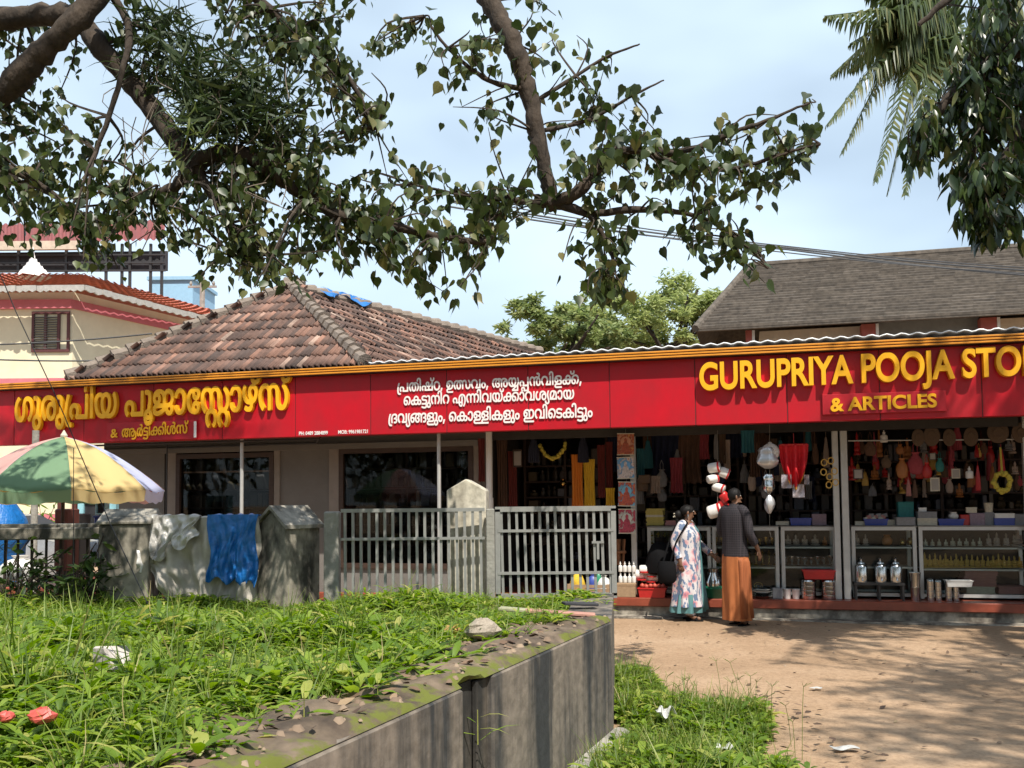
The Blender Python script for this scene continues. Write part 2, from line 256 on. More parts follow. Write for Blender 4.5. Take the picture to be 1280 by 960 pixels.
 38: (1014, "472,-30 412,-15 354,20 336,39 320,66 301,106 289,140 284,176 284,260 291,300 306,346 325,386 352,427 384,466 384,476 346,478 306,473 246,452 196,413 166,366 149,300 149,240 161,190 171,166 192,134 234,90 261,70 269,56 262,34 223,-14 206,-25 192,-25 172,-16 126,18 102,44 65,96 41,146 24,206 19,240 19,310 26,350 41,400 80,470 119,510 145,530 196,557 262,578 342,588 416,583 446,576 506,555 526,561 572,576 606,583 686,588 746,583 792,571 842,552 876,532 906,508 942,467 963,430 977,396 994,326 994,236 977,160 953,106 926,64 892,23 856,-6 822,-25 802,-23 760,26 749,56 756,72 816,124 833,146 852,186 864,236 864,306 857,340 842,380 822,412 802,433 766,457 742,466 686,478 636,476 631,470 632,466 662,432 683,400 707,350 722,300 729,266 729,170 717,116 698,70 682,44 652,13 632,-1 602,-15 542,-32|489,80 526,80 552,89 572,103 592,140 604,200 599,270 582,326 563,366 522,418 512,424 499,420 464,386 440,350 416,276 409,226 414,170 430,120 462,89"),
 40: (641, "360,-29 304,-19 295,-14 289,-4 289,22 310,81 330,89 384,79 420,79 454,86 474,95 486,106 495,142 486,176 464,199 450,208 410,219 324,219 310,226 304,236 302,302 310,322 324,329 384,329 424,336 461,352 480,376 482,416 466,446 440,462 394,474 344,474 280,457 233,426 204,393 184,352 174,322 162,262 162,142 182,26 180,6 170,-7 150,-14 84,-25 70,-18 57,12 37,112 32,166 32,262 37,306 54,372 88,446 134,504 180,538 230,562 314,584 430,584 494,567 534,548 574,514 595,482 605,456 612,422 612,392 605,362 586,322 570,299 553,286 550,276 594,233 615,192 622,162 622,116 610,76 596,46 554,5 514,-14 480,-26 444,-31"),
 42: (911, "182,-26 164,-16 99,50 80,74 50,130 24,210 19,250 19,324 26,370 41,420 79,490 100,514 142,546 176,565 226,580 266,587 306,587 346,580 406,556 456,516 496,551 536,570 602,587 656,587 712,575 736,566 782,541 816,511 862,442 882,384 889,354 894,300 889,224 867,150 843,100 809,50 752,-8 722,-26 712,-26 696,-17 648,40 646,60 666,82 714,130 733,160 752,204 764,264 764,320 747,384 732,416 702,447 682,461 656,470 602,472 579,464 556,450 535,424 526,400 519,360 517,0 511,-10 496,-18 422,-18 402,-10 394,10 394,310 389,334 389,380 382,404 359,444 332,465 302,472 256,470 222,456 182,416 161,374 149,330 149,250 161,200 171,174 190,140 214,110 261,70 268,54 259,34 209,-16 192,-26"),
 44: (896, "124,-25 98,-10 72,16 33,70 12,136 12,196 29,250 57,296 100,332 140,351 180,363 234,368 310,356 354,337 402,296 431,250 447,200 447,140 435,96 440,89 713,90 717,100 719,556 725,566 740,573 824,573 840,565 847,546 847,6 839,-14 820,-22 324,-20 303,0 282,50 288,70 313,106 320,130 322,176 315,200 304,222 284,242 264,251 224,256 184,246 160,227 144,200 137,176 137,146 144,120 162,90 190,65 196,50 191,36 150,-16 134,-25"),
 48: (723, "58,-18 44,-8 40,8 40,312 45,352 62,412 86,462 100,482 138,520 162,539 202,559 262,578 302,585 412,585 508,563 568,534 595,512 622,484 654,432 668,392 680,342 685,282 685,8 677,-12 658,-20|338,92 542,90 552,94 555,308 543,362 524,408 504,432 492,432 490,348 463,268 419,192 380,142 340,102|166,118 172,113 178,115 265,198 298,236 329,282 348,322 365,378 365,422 350,458 338,468 318,475 292,475 268,468 222,439 201,412 182,368 165,282"),
 49: (1035, "326,-30 292,-25 226,-5 176,19 136,48 99,86 75,120 46,180 31,226 19,296 19,366 36,440 55,480 86,522 116,547 182,576 252,588 306,583 346,571 392,549 472,581 532,588 602,576 626,566 663,546 694,516 718,480 742,426 754,366 754,296 742,230 732,200 698,130 668,90 666,82 672,79 702,78 732,85 782,104 802,118 839,156 867,206 884,270 884,356 862,430 843,470 820,500 814,520 822,536 896,586 906,586 916,580 934,560 973,496 997,430 1009,386 1014,340 1014,280 997,196 968,126 932,73 903,46 846,9 802,-10 742,-27 702,-32 626,-32 582,-25 522,-9 462,-25 422,-32|334,80 372,78 381,80 382,86 345,136 321,186 311,210 294,280 294,386 312,446 312,456 302,466 282,473 256,476 224,470 202,462 179,440 156,400 145,336 156,256 185,186 222,138 266,104 296,90|516,116 526,115 536,123 574,160 593,190 612,236 624,280 629,330 622,386 617,406 603,436 576,462 532,475 502,473 482,466 452,443 434,416 419,356 419,310 424,276 446,206 476,154"),
 50: (736, "446,-30 406,-20 366,-1 346,13 322,39 286,106 274,146 269,196 274,250 286,290 310,340 339,376 372,397 416,416 446,423 514,426 508,436 492,447 456,461 402,473 326,473 276,461 249,450 196,412 170,376 156,336 149,300 149,240 161,190 172,165 199,126 236,88 262,70 267,60 267,46 223,-14 206,-25 196,-27 172,-16 126,18 86,64 65,96 41,146 19,240 19,310 31,366 48,416 86,477 116,508 156,537 196,556 262,576 292,583 372,588 396,583 436,583 486,571 526,557 592,522 624,496 653,460 688,396 702,356 714,306 719,236 709,146 697,110 673,60 642,23 616,4 566,-20 512,-32|464,80 502,78 537,90 568,120 582,156 594,216 592,266 556,297 524,310 476,313 442,302 415,276 401,240 394,186 406,130 415,110 432,93"),
 51: (674, "472,-27 442,-3 410,38 406,58 412,68 476,126 502,164 517,204 524,234 524,314 512,358 486,405 448,444 406,464 342,474 272,464 222,436 186,400 166,364 149,298 149,238 166,178 180,148 199,124 226,96 258,74 267,58 267,48 258,28 229,-6 216,-18 202,-24 186,-22 166,-13 139,8 99,48 73,84 51,124 26,198 19,238 19,314 26,354 41,404 82,475 124,518 146,535 206,564 236,574 302,586 382,586 462,569 542,530 572,505 596,475 632,408 654,324 654,228 642,178 618,114 582,57 536,11 492,-23"),
 53: (724, "202,-219 132,-204 81,-178 46,-138 30,-94 30,-48 37,-14 65,36 92,58 122,73 148,82 172,86 180,92 177,96 142,106 112,120 78,144 51,182 27,242 20,282 20,336 27,372 32,392 56,442 85,482 138,523 188,548 242,567 292,579 328,584 472,584 542,572 618,543 638,529 664,502 688,446 695,402 688,362 679,336 638,276 672,243 693,206 705,166 705,126 698,96 684,62 675,46 649,22 622,5 588,-9 518,-21 208,-21 172,-32 161,-44 155,-58 162,-84 172,-95 208,-106 248,-111 668,-113 678,-119 685,-134 685,-194 678,-213 658,-221|244,92 488,89 532,96 562,112 573,126 578,152 573,176 562,193 542,207 508,217 442,221 429,232 425,246 425,306 433,322 448,329 518,336 542,349 561,372 565,402 560,422 550,436 530,452 508,462 458,474 342,474 282,462 229,442 228,436 232,435 272,434 308,422 352,393 383,346 393,316 400,276 395,232 383,196 360,156 318,120 268,100 246,96|190,206 232,206 248,214 268,236 275,266 268,302 248,323 228,329 198,329 172,322 142,296 140,272 151,236 172,214"),
 55: (958, "192,-27 144,4 96,51 75,78 41,148 19,234 19,318 41,404 82,475 126,521 206,564 236,574 302,586 382,586 422,579 476,564 542,530 573,504 608,458 632,408 654,328 654,238 649,204 627,144 605,104 606,94 766,91 775,94 779,104 781,558 792,572 806,576 886,576 905,564 909,548 909,8 901,-12 882,-19 472,-19 452,-12 420,38 414,58 425,78 482,132 512,188 524,238 522,318 512,358 498,388 484,408 452,441 416,459 386,469 336,475 272,464 230,444 185,398 170,374 156,334 149,298 149,244 166,178 180,148 199,124 262,70 268,54 258,28 216,-21 206,-27"),
 56: (1040, "236,-30 192,-20 146,-1 116,18 84,50 65,76 36,140 19,220 19,310 31,370 46,416 65,456 96,502 162,568 192,583 212,577 262,522 268,506 262,489 196,427 166,370 149,306 149,226 156,190 175,140 204,106 242,85 276,79 312,85 336,94 366,128 379,170 384,216 384,326 396,396 425,466 456,505 485,530 512,547 566,571 616,583 672,588 752,583 782,576 826,561 878,536 916,508 939,486 978,430 1007,356 1019,300 1019,186 1012,146 983,70 946,23 912,-1 852,-25 816,-32 756,-32 712,-20 662,4 626,38 610,60 586,116 574,176 574,216 581,260 591,296 610,336 650,380 706,411 746,423 823,426 796,448 766,461 722,473 656,473 622,466 576,447 549,420 536,400 514,320 514,226 504,136 488,90 459,40 436,18 402,-6 366,-20 312,-32|769,80 802,78 846,94 874,126 887,160 899,220 897,260 888,276 863,296 829,310 782,313 746,302 716,272 706,246 699,216 699,180 711,130 720,110 736,93"),
 64: (504, "190,-30 150,-20 110,-1 83,16 62,36 38,66 13,116 -1,156 -1,170 5,180 24,191 80,203 110,201 124,187 144,136 153,120 184,89 214,78 240,78 284,90 327,136 345,186 357,276 345,370 330,416 297,456 270,471 234,475 204,471 174,453 148,420 120,356 104,349 84,353 24,365 9,376 2,396 23,450 54,502 93,540 150,571 190,583 234,588 294,583 330,571 370,552 392,536 421,506 465,416 482,330 482,226 465,140 441,80 417,46 390,18 320,-20 264,-32"),
 65: (228, "66,-18 53,-8 49,8 49,638 37,698 28,722 6,744 -28,753 -58,748 -85,732 -99,712 -106,682 -101,642 -109,628 -144,615 -208,607 -222,618 -229,642 -231,698 -219,748 -198,789 -164,824 -104,853 -38,865 22,860 76,839 114,812 138,782 162,728 174,672 174,618 179,592 179,2 171,-12 156,-20"),
 67: (332, "116,-245 76,-235 46,-221 20,-204 -1,-184 -29,-140 -46,-80 -46,-30 -39,6 -10,66 26,102 62,121 102,135 110,146 149,310 154,406 142,451 126,467 112,473 72,473 46,468 26,472 11,496 1,536 1,560 12,574 42,583 82,586 116,588 156,581 186,572 224,550 246,527 262,500 279,450 284,390 274,296 237,130 292,97 312,77 337,36 354,-20 354,-84 347,-114 328,-160 296,-197 272,-216 216,-240 182,-247|144,-140 166,-140 206,-122 223,-100 234,-64 234,-44 223,-4 196,23 172,33 136,33 112,22 86,-4 79,-24 79,-74 86,-100 102,-120 126,-135"),
 68: (332, "116,-245 52,-226 25,-210 -1,-184 -29,-140 -46,-80 -46,-30 -39,6 -10,66 26,102 72,126 102,135 110,146 149,310 154,406 142,451 126,467 112,473 72,473 46,468 26,472 11,496 1,536 1,560 12,574 42,583 82,586 116,588 156,581 186,572 224,550 246,527 262,500 279,450 284,390 274,296 237,130 276,107 312,77 337,36 354,-20 354,-84 347,-114 328,-160 296,-197 272,-216 216,-240 182,-247|124,-140 172,-142 196,-135 214,-124 228,-104 182,-117 122,-117 86,-103 76,-103 76,-110 85,-120|150,-10 186,0 195,16 193,26 186,31 156,38 122,31 110,20 122,-1"),
 71: (715, "206,-30 152,-15 100,16 76,39 48,86 31,130 19,196 19,270 31,336 46,380 70,430 99,470 135,506 172,532 232,561 286,578 362,588 442,583 472,576 522,561 562,542 596,518 634,480 677,400 694,330 694,230 687,190 672,146 643,86 612,43 570,6 532,-23 506,-25 496,-19 462,24 449,50 456,72 496,103 533,146 557,200 569,270 559,340 548,370 519,416 496,437 462,457 402,473 342,473 292,461 235,430 192,387 170,356 166,340 176,338 222,348 276,348 334,330 379,300 398,276 422,220 429,180 429,146 422,106 408,66 383,26 352,-1 292,-27 262,-32|219,80 252,78 276,89 297,116 304,140 304,176 292,207 272,227 232,238 176,226 147,206 144,196 146,170 160,126 182,100"),
 72: (595, "312,-30 236,-15 196,-1 125,40 79,86 36,166 19,240 19,320 36,390 60,440 84,476 122,512 152,532 202,556 266,576 356,588 412,583 456,576 522,547 553,516 572,476 579,440 579,410 567,370 558,350 539,326 512,304 482,290 445,280 443,276 506,252 542,222 558,196 567,170 574,146 574,110 567,80 548,40 516,8 502,-1 442,-25 406,-32|378,76 396,73 422,80 448,100 454,116 454,136 448,150 436,163 426,168 396,168 376,156 366,136 364,106|246,100 251,106 249,130 256,170 265,196 284,226 306,247 346,266 400,276 396,281 372,283 352,290 302,318 285,336 270,366 261,390 259,410 256,456 246,457 214,436 189,410 170,380 161,360 149,310 149,250 165,190 194,140 220,116|394,390 416,386 436,390 457,416 459,436 455,450 444,466 429,476 396,483 386,481 376,470 369,450 371,420 381,400"),
 77: (0, "-150,573 -194,583 -234,602 -254,616 -281,644 -300,684 -312,724 -312,784 -300,824 -284,834 -264,836 -200,822 -187,804 -192,778 -192,738 -182,708 -164,692 -140,683 -77,684 -48,698 -34,718 -27,754 -32,798 -24,818 10,831 46,836 66,834 80,820 88,794 88,718 81,688 62,648 40,623 -14,588 -74,571"),
 117: (1062, "786,-30 756,-25 716,-11 665,26 645,50 621,100 604,166 604,256 611,296 626,340 650,390 702,466 696,472 646,473 592,456 559,430 531,380 519,320 519,6 515,-10 502,-20 416,-22 402,-14 396,-4 394,306 389,330 389,376 382,406 373,426 344,456 329,466 306,473 266,473 242,466 215,450 189,426 175,406 161,376 151,336 149,246 166,186 180,156 206,119 254,76 264,56 256,34 208,-20 192,-27 172,-21 99,50 70,90 50,130 26,206 19,250 19,326 31,390 41,420 65,470 86,498 126,537 182,566 226,581 286,588 342,583 376,571 416,552 466,512 516,547 546,561 622,583 696,588 746,583 802,571 822,589 842,626 842,670 823,690 806,698 756,698 716,689 702,695 691,710 674,770 676,780 682,790 702,801 766,813 822,813 862,806 906,787 932,768 953,740 967,706 974,676 974,646 967,616 943,560 910,516 915,506 939,486 968,450 988,420 1017,360 1039,286 1044,246 1044,200 1039,156 1027,110 1008,66 972,18 936,-6 886,-25 852,-32|804,80 842,80 866,89 876,98 893,116 902,136 914,186 914,246 892,330 858,390 836,413 826,420 816,418 794,396 770,360 746,306 729,220 734,166 746,126 775,90"),
 118: (736, "456,-30 392,-11 356,9 336,28 301,86 291,110 279,160 279,266 286,300 301,346 325,396 373,460 372,470 366,473 312,473 246,452 199,416 180,390 161,350 149,300 149,240 161,190 171,166 192,134 234,90 261,70 269,56 263,36 226,-11 216,-21 202,-27 172,-16 109,36 65,96 41,146 24,206 19,240 19,316 31,370 55,430 84,476 124,516 146,532 196,557 256,578 366,588 416,583 472,570 483,576 512,615 517,630 519,660 513,676 496,692 482,698 426,698 392,693 372,700 361,726 349,770 353,786 366,797 446,813 496,813 532,808 562,797 596,777 623,746 637,716 649,676 644,626 628,580 583,516 643,450 668,410 697,346 714,280 719,230 709,136 693,90 668,46 639,16 616,-1 576,-20 532,-32|479,80 502,78 532,85 556,103 577,140 589,200 584,270 567,326 543,376 509,416 502,422 492,421 452,372 435,346 416,290 404,226 409,160 420,126 450,90"),
 120: (1044, "236,-30 166,-10 116,18 65,76 36,140 19,220 19,306 31,370 60,446 102,508 162,568 186,581 202,581 213,576 262,522 268,506 262,490 199,430 166,370 149,310 149,220 170,150 189,120 212,99 242,85 276,79 312,85 336,94 363,120 379,170 384,220 384,326 396,396 425,466 456,508 492,537 526,557 582,576 612,583 686,588 782,572 804,590 822,618 829,650 822,676 806,692 786,698 736,698 696,689 682,696 659,760 661,780 670,796 686,803 756,813 802,813 842,806 876,794 902,778 926,752 942,726 954,690 952,630 933,576 893,516 942,462 973,416 997,366 1019,296 1024,266 1024,170 1007,106 988,66 966,33 926,-1 866,-25 832,-32 772,-32 722,-20 666,9 634,40 601,106 584,186 584,240 591,286 611,350 645,416 682,466 676,472 646,473 596,458 575,446 552,422 531,386 514,320 514,226 504,140 492,100 459,40 436,18 402,-6 366,-20 312,-32|784,80 816,78 842,85 858,96 882,128 894,170 894,256 887,290 858,366 819,416 806,424 799,420 755,366 731,316 714,250 714,180 726,130 734,116 756,93"),
 147: (1035, "326,-30 292,-25 226,-5 176,19 140,46 95,90 75,120 46,180 31,226 19,290 19,370 36,440 55,480 85,520 116,547 166,571 206,583 252,588 332,576 392,549 472,581 532,588 602,576 662,547 699,510 718,480 742,426 754,366 754,296 742,230 732,200 703,140 666,86 672,79 696,78 762,95 802,118 843,160 872,220 884,276 884,356 862,430 843,470 816,510 816,526 828,540 864,566 865,576 806,599 772,623 745,660 726,710 724,790 731,816 740,830 762,838 822,826 833,820 844,800 841,750 846,726 855,706 866,694 886,685 922,678 962,685 982,694 993,706 1002,726 1007,750 1004,800 1016,821 1056,833 1096,836 1112,826 1122,796 1122,710 1108,670 1084,630 1052,604 1012,585 972,573 932,570 934,560 968,506 987,460 1007,390 1014,340 1014,280 997,196 968,126 934,76 903,46 846,9 802,-10 742,-27 702,-32 626,-32 582,-25 522,-9 462,-25 422,-32|334,80 372,78 381,80 382,86 345,136 321,186 311,210 294,280 294,386 312,446 312,456 302,466 282,473 256,476 224,470 202,462 179,440 156,400 145,336 156,256 185,186 222,138 266,104 296,90|516,116 526,115 536,123 574,160 593,190 612,236 624,280 629,330 622,386 617,406 603,436 576,462 532,475 502,473 482,466 452,443 434,416 419,356 419,310 424,276 446,206 476,154"),
 152: (654, "230,-30 194,-25 144,-10 99,16 94,36 124,100 140,111 150,111 220,85 280,78 314,88 326,100 331,120 324,127 304,133 254,133 190,150 114,189 72,230 34,300 17,366 17,430 29,486 69,570 84,581 104,581 169,546 177,526 149,456 142,416 142,390 154,336 174,299 194,279 230,258 274,245 284,245 286,256 254,326 242,380 242,426 254,470 280,517 314,552 364,576 424,585 431,590 430,596 410,608 377,640 358,670 349,696 342,730 342,776 349,810 360,830 370,836 384,838 440,826 459,816 466,800 462,780 462,736 468,716 494,689 540,678 594,690 616,710 627,750 622,800 634,821 644,826 710,838 730,830 742,796 742,716 735,690 710,639 684,614 630,585 590,573 540,570 541,566 574,543 594,522 611,496 630,450 637,416 637,366 625,310 601,256 566,210 520,174 460,144 445,66 426,26 410,8 370,-16 340,-27 304,-32|422,256 446,266 486,306 500,336 512,386 512,406 500,446 475,470 457,476 434,478 404,470 377,446 367,416 367,380 379,336 408,270 414,259"),
 155: (1149, "124,-25 98,-10 72,16 33,70 12,136 12,196 29,250 57,296 100,332 140,351 174,361 234,368 310,356 354,337 402,296 431,250 447,200 447,140 435,96 440,89 624,88 634,92 634,214 570,225 540,235 484,264 452,296 429,336 412,396 412,430 419,466 433,500 454,532 494,562 540,581 580,588 640,583 700,557 720,540 741,510 755,476 762,446 764,343 770,341 784,345 836,376 894,433 914,459 981,570 974,577 950,585 910,604 868,646 844,696 837,730 837,776 844,810 854,830 864,836 880,838 944,822 960,806 957,736 964,714 984,693 1000,685 1050,678 1090,690 1111,710 1122,750 1117,800 1130,821 1140,826 1204,838 1220,834 1230,820 1237,790 1237,716 1230,690 1206,640 1184,618 1164,604 1124,585 1094,576 1090,570 1097,546 1097,6 1090,-14 1070,-22 324,-20 303,0 282,50 288,70 313,106 320,130 322,176 315,200 304,222 284,242 264,251 224,256 184,246 160,227 144,200 137,176 137,146 144,120 162,90 190,65 196,50 191,36 150,-16 134,-25|766,90 960,88 970,92 972,326 971,336 966,340 910,288 874,264 824,240 764,219 762,100|607,330 630,328 637,336 635,426 628,450 616,466 590,476 574,473 557,466 544,446 539,420 544,386 553,366 570,348"),
 156: (1223, "902,-30 856,-20 822,-6 782,23 762,44 745,70 726,116 714,170 714,310 702,406 693,430 679,450 666,462 636,473 596,473 566,462 542,437 531,416 519,360 519,6 516,-6 506,-18 492,-22 416,-22 402,-14 396,-4 394,310 389,336 389,380 382,406 366,433 336,462 306,471 272,473 242,466 212,448 186,422 170,396 161,376 149,330 149,246 166,186 180,156 206,119 258,70 264,56 258,36 206,-20 192,-27 182,-25 166,-17 126,21 70,90 46,140 26,206 19,250 19,326 36,406 60,460 89,500 142,547 192,571 232,583 292,588 346,581 406,557 456,517 506,557 552,576 622,588 682,581 752,552 789,516 817,466 834,410 839,366 839,220 844,176 856,130 879,100 906,85 946,79 982,85 1022,108 1038,126 1057,160 1074,220 1074,306 1057,370 1038,410 1022,433 961,496 961,510 970,530 1016,586 966,618 945,640 926,676 916,706 909,750 921,820 932,834 946,838 1012,826 1022,821 1034,800 1029,746 1040,710 1062,690 1116,678 1162,689 1187,716 1194,740 1189,800 1197,816 1216,826 1272,838 1286,836 1300,826 1314,776 1314,730 1302,686 1276,638 1232,599 1186,580 1152,573 1066,570 1069,560 1122,508 1143,480 1173,426 1192,370 1204,306 1204,226 1187,140 1173,106 1142,53 1106,18 1076,-1 1032,-20 982,-32"),
 160: (243, "4,-288 -22,-283 -72,-264 -106,-240 -126,-219 -146,-185 -157,-152 -164,-122 -164,-72 -156,-51 -136,-40 -46,-49 -34,-68 -34,-122 -27,-142 -12,-163 4,-173 24,-178 54,-180 84,-173 98,-165 119,-142 126,-118 126,-68 119,-32 38,192 26,248 26,352 51,452 77,518 97,558 108,571 124,575 208,575 223,568 229,558 229,548 193,478 168,408 156,358 151,302 156,252 168,202 239,8 256,-68 256,-112 249,-152 235,-192 216,-222 188,-249 128,-278 104,-285 74,-290"),
 162: (244, "216,-203 186,-198 126,-174 92,-145 65,-112 46,-72 29,-12 24,28 24,128 29,182 56,318 101,462 140,558 147,568 162,575 242,575 262,567 269,548 226,442 191,338 174,272 154,152 149,68 154,12 166,-28 175,-48 206,-78 242,-90 306,-90 332,-85 346,-92 354,-108 363,-178 356,-192 342,-200 306,-205"),
 163: (1506, "174,-30 130,-20 80,4 44,39 28,70 12,120 12,176 24,220 38,250 68,286 130,321 184,338 240,343 270,351 275,360 279,386 294,430 313,470 337,506 362,530 400,557 434,571 474,583 524,588 574,583 630,566 692,526 736,466 760,406 772,356 784,348 820,348 830,352 863,426 920,498 974,537 1024,561 1070,576 1154,588 1260,578 1310,562 1360,537 1396,510 1412,496 1441,456 1465,406 1475,376 1487,316 1487,246 1482,206 1455,126 1421,66 1360,3 1320,-23 1304,-27 1288,-20 1248,30 1238,56 1245,70 1272,90 1320,139 1345,190 1357,236 1357,300 1340,366 1322,400 1284,438 1264,452 1224,466 1194,473 1134,473 1070,456 1034,437 1002,410 978,380 965,356 974,348 1014,348 1060,341 1120,322 1170,288 1201,240 1217,190 1217,116 1210,86 1177,26 1134,-6 1104,-20 1060,-32 1000,-32 944,-20 894,4 854,44 829,90 812,150 811,230 804,237 790,238 774,230 767,176 750,120 716,56 676,16 620,-15 560,-32 494,-32 440,-20 374,8 284,-27 250,-32|197,80 240,78 290,93 299,100 279,170 270,230 262,236 250,233 224,233 184,221 160,203 144,180 137,150 148,110 170,89|497,80 540,78 574,89 614,123 630,150 647,216 644,234 634,238 550,238 410,238 398,230 397,216 409,166 423,130 460,94|997,80 1040,78 1064,85 1086,106 1097,140 1090,180 1080,202 1064,217 1030,231 984,238 944,238 933,230 932,170 944,126 970,93|406,350 634,349 641,356 640,376 626,416 607,440 584,462 554,473 500,473 474,466 447,450 420,416 402,366"),
 175: (1561, "206,-30 166,-20 116,4 90,26 60,66 36,116 24,160 19,196 19,270 26,316 41,366 82,437 136,492 166,512 236,546 352,578 462,588 582,583 682,563 762,583 846,588 902,583 962,566 1012,542 1062,498 1072,496 1105,526 1152,554 1212,576 1242,583 1292,588 1362,583 1406,571 1446,552 1476,533 1496,512 1518,476 1529,446 1529,376 1517,340 1502,314 1470,280 1475,270 1512,237 1532,200 1544,140 1537,96 1513,40 1476,4 1406,-25 1366,-32 1312,-32 1242,-20 1228,-10 1224,6 1243,70 1252,81 1266,88 1326,78 1382,87 1399,100 1412,118 1414,156 1402,183 1382,202 1362,211 1332,218 1266,218 1252,226 1244,246 1244,306 1252,320 1262,326 1336,333 1379,350 1396,370 1404,390 1402,416 1393,440 1372,458 1352,466 1322,473 1266,473 1226,461 1196,447 1156,407 1136,360 1124,290 1122,-4 1116,-14 1102,-22 1026,-22 1007,-14 999,0 999,290 987,380 973,416 938,450 896,471 863,476 861,470 878,446 892,410 899,386 899,356 883,300 847,256 883,220 897,196 907,166 909,116 902,86 869,26 822,-8 776,-25 742,-32 672,-32 632,-25 602,-15 562,4 536,23 514,46 490,80 466,140 454,200 454,270 459,306 486,388 534,460 536,470 502,478 412,473 312,451 256,427 220,400 189,370 174,346 176,340 182,340 222,348 272,348 302,343 342,327 376,303 398,276 422,220 429,180 429,146 422,106 408,66 383,26 352,-1 292,-27 262,-32|700,76 742,80 769,96 782,120 782,156 766,178 742,191 712,198 672,198 657,206 649,226 649,286 656,300 666,306 706,308 732,315 747,320 764,336 772,356 774,376 767,400 756,413 726,438 702,448 686,444 662,428 636,402 608,360 591,316 579,266 579,206 591,156 605,126 642,89 666,80|224,80 252,78 278,90 297,116 304,140 304,176 292,207 266,231 226,238 192,231 172,222 147,206 144,196 146,170 156,140 170,116 192,94 206,85"),
 184: (563, "232,-271 128,-251 72,-231 11,-200 2,-186 2,-176 48,-106 62,-98 78,-100 142,-131 188,-146 242,-158 338,-158 388,-142 412,-122 422,-90 414,-56 398,-34 372,-18 38,-16 28,-10 20,4 22,74 32,88 48,92 338,92 372,99 388,104 408,120 420,144 418,174 408,197 378,215 348,222 252,222 168,232 102,253 58,283 26,334 15,374 15,424 22,454 50,510 92,546 162,575 238,587 308,587 388,577 462,555 532,526 553,504 549,484 524,444 504,420 492,414 482,414 408,450 358,465 318,472 232,472 202,465 166,450 147,424 142,400 148,377 161,360 182,349 252,337 358,337 398,332 438,320 478,301 502,282 524,254 543,210 550,170 545,114 538,94 524,64 503,40 538,-26 550,-80 543,-130 519,-186 478,-227 418,-256 332,-273"),
 195: (1647, "472,-30 416,-16 376,4 346,28 325,56 301,106 284,170 284,260 291,300 306,346 325,386 352,427 384,466 386,470 382,477 346,478 306,473 266,461 236,447 192,407 168,370 156,336 149,300 149,246 161,190 171,166 192,134 234,90 261,70 269,56 263,36 222,-16 206,-25 192,-25 156,-6 126,18 85,66 65,96 41,146 19,236 19,310 31,370 45,410 82,472 130,520 206,561 256,578 366,588 446,576 512,555 572,576 602,583 676,588 746,578 782,566 832,542 872,512 912,547 962,571 996,581 1056,588 1102,583 1136,571 1182,547 1206,523 1233,486 1247,450 1259,400 1264,350 1264,200 1276,146 1289,116 1310,96 1332,85 1372,79 1402,85 1426,94 1449,110 1481,160 1499,230 1499,300 1487,356 1473,390 1448,430 1386,489 1380,506 1386,522 1436,577 1456,583 1486,567 1542,513 1562,487 1602,410 1612,386 1624,336 1629,290 1629,236 1619,166 1607,130 1593,96 1566,54 1536,23 1502,-1 1456,-20 1432,-27 1396,-32 1336,-32 1296,-25 1236,-1 1189,40 1156,100 1139,160 1139,200 1134,226 1134,366 1122,420 1104,450 1086,464 1062,473 1016,471 992,462 965,436 951,400 944,370 942,-4 936,-14 922,-22 832,-20 818,-10 814,6 814,330 807,370 797,400 772,435 736,462 712,471 676,478 636,477 632,475 631,466 662,432 683,400 707,350 722,300 729,266 729,170 717,116 698,70 682,44 652,13 632,-1 602,-15 542,-32|489,80 526,80 552,89 572,103 592,140 604,200 599,270 582,326 563,366 522,418 512,424 499,420 464,386 440,350 416,276 409,226 414,170 430,120 462,89"),
 203: (1257, "182,-26 164,-16 102,47 65,100 46,140 31,184 19,250 19,324 24,364 45,430 65,470 96,511 126,536 176,565 262,587 306,587 342,582 406,556 456,516 502,551 532,566 572,580 612,587 656,587 712,575 762,551 802,516 836,546 872,566 912,580 956,587 1002,587 1042,580 1072,570 1122,546 1166,506 1193,470 1212,430 1234,360 1239,320 1239,260 1227,190 1212,144 1188,94 1124,14 1086,-17 1066,-26 1056,-26 1045,-20 1012,18 996,42 994,54 1004,74 1039,104 1068,140 1087,174 1102,220 1109,260 1109,320 1097,374 1091,390 1078,414 1056,441 1032,461 1006,470 942,470 916,461 889,434 871,394 864,350 862,0 856,-10 842,-18 762,-18 746,-10 739,10 739,340 734,384 722,424 696,456 656,472 602,472 566,456 544,434 535,420 526,394 519,360 517,0 511,-10 496,-18 422,-18 402,-10 394,10 394,310 389,334 389,380 382,404 359,444 332,465 306,472 266,472 232,461 216,452 184,420 161,374 149,330 149,254 161,200 180,154 219,104 262,69 268,54 259,34 209,-16 192,-26"),
 208: (896, "244,-338 230,-330 197,-298 173,-258 162,-228 162,-162 173,-128 200,-86 224,-66 264,-47 330,-35 384,-40 420,-52 456,-72 484,-101 500,-132 512,-182 507,-218 514,-229 704,-230 713,-228 717,-218 717,-32 713,-22 334,-20 322,-18 310,-9 278,52 283,68 306,92 315,112 322,138 322,178 315,202 300,229 270,248 244,255 210,255 190,248 170,235 144,202 137,178 139,138 153,102 184,69 192,52 186,32 151,-12 134,-23 117,-22 102,-12 57,32 24,92 12,142 12,188 19,222 43,278 78,318 144,353 190,365 244,365 280,363 340,344 376,322 411,288 435,238 447,198 447,142 435,98 440,91 710,91 717,102 719,558 725,568 740,575 820,575 839,568 847,548 847,-312 843,-328 831,-338 820,-340 404,-338 390,-324 368,-268 395,-212 395,-182 384,-161 370,-151 354,-145 320,-145 300,-151 287,-162 279,-172 272,-192 281,-222 311,-258 315,-278 307,-292 270,-330 254,-338"),
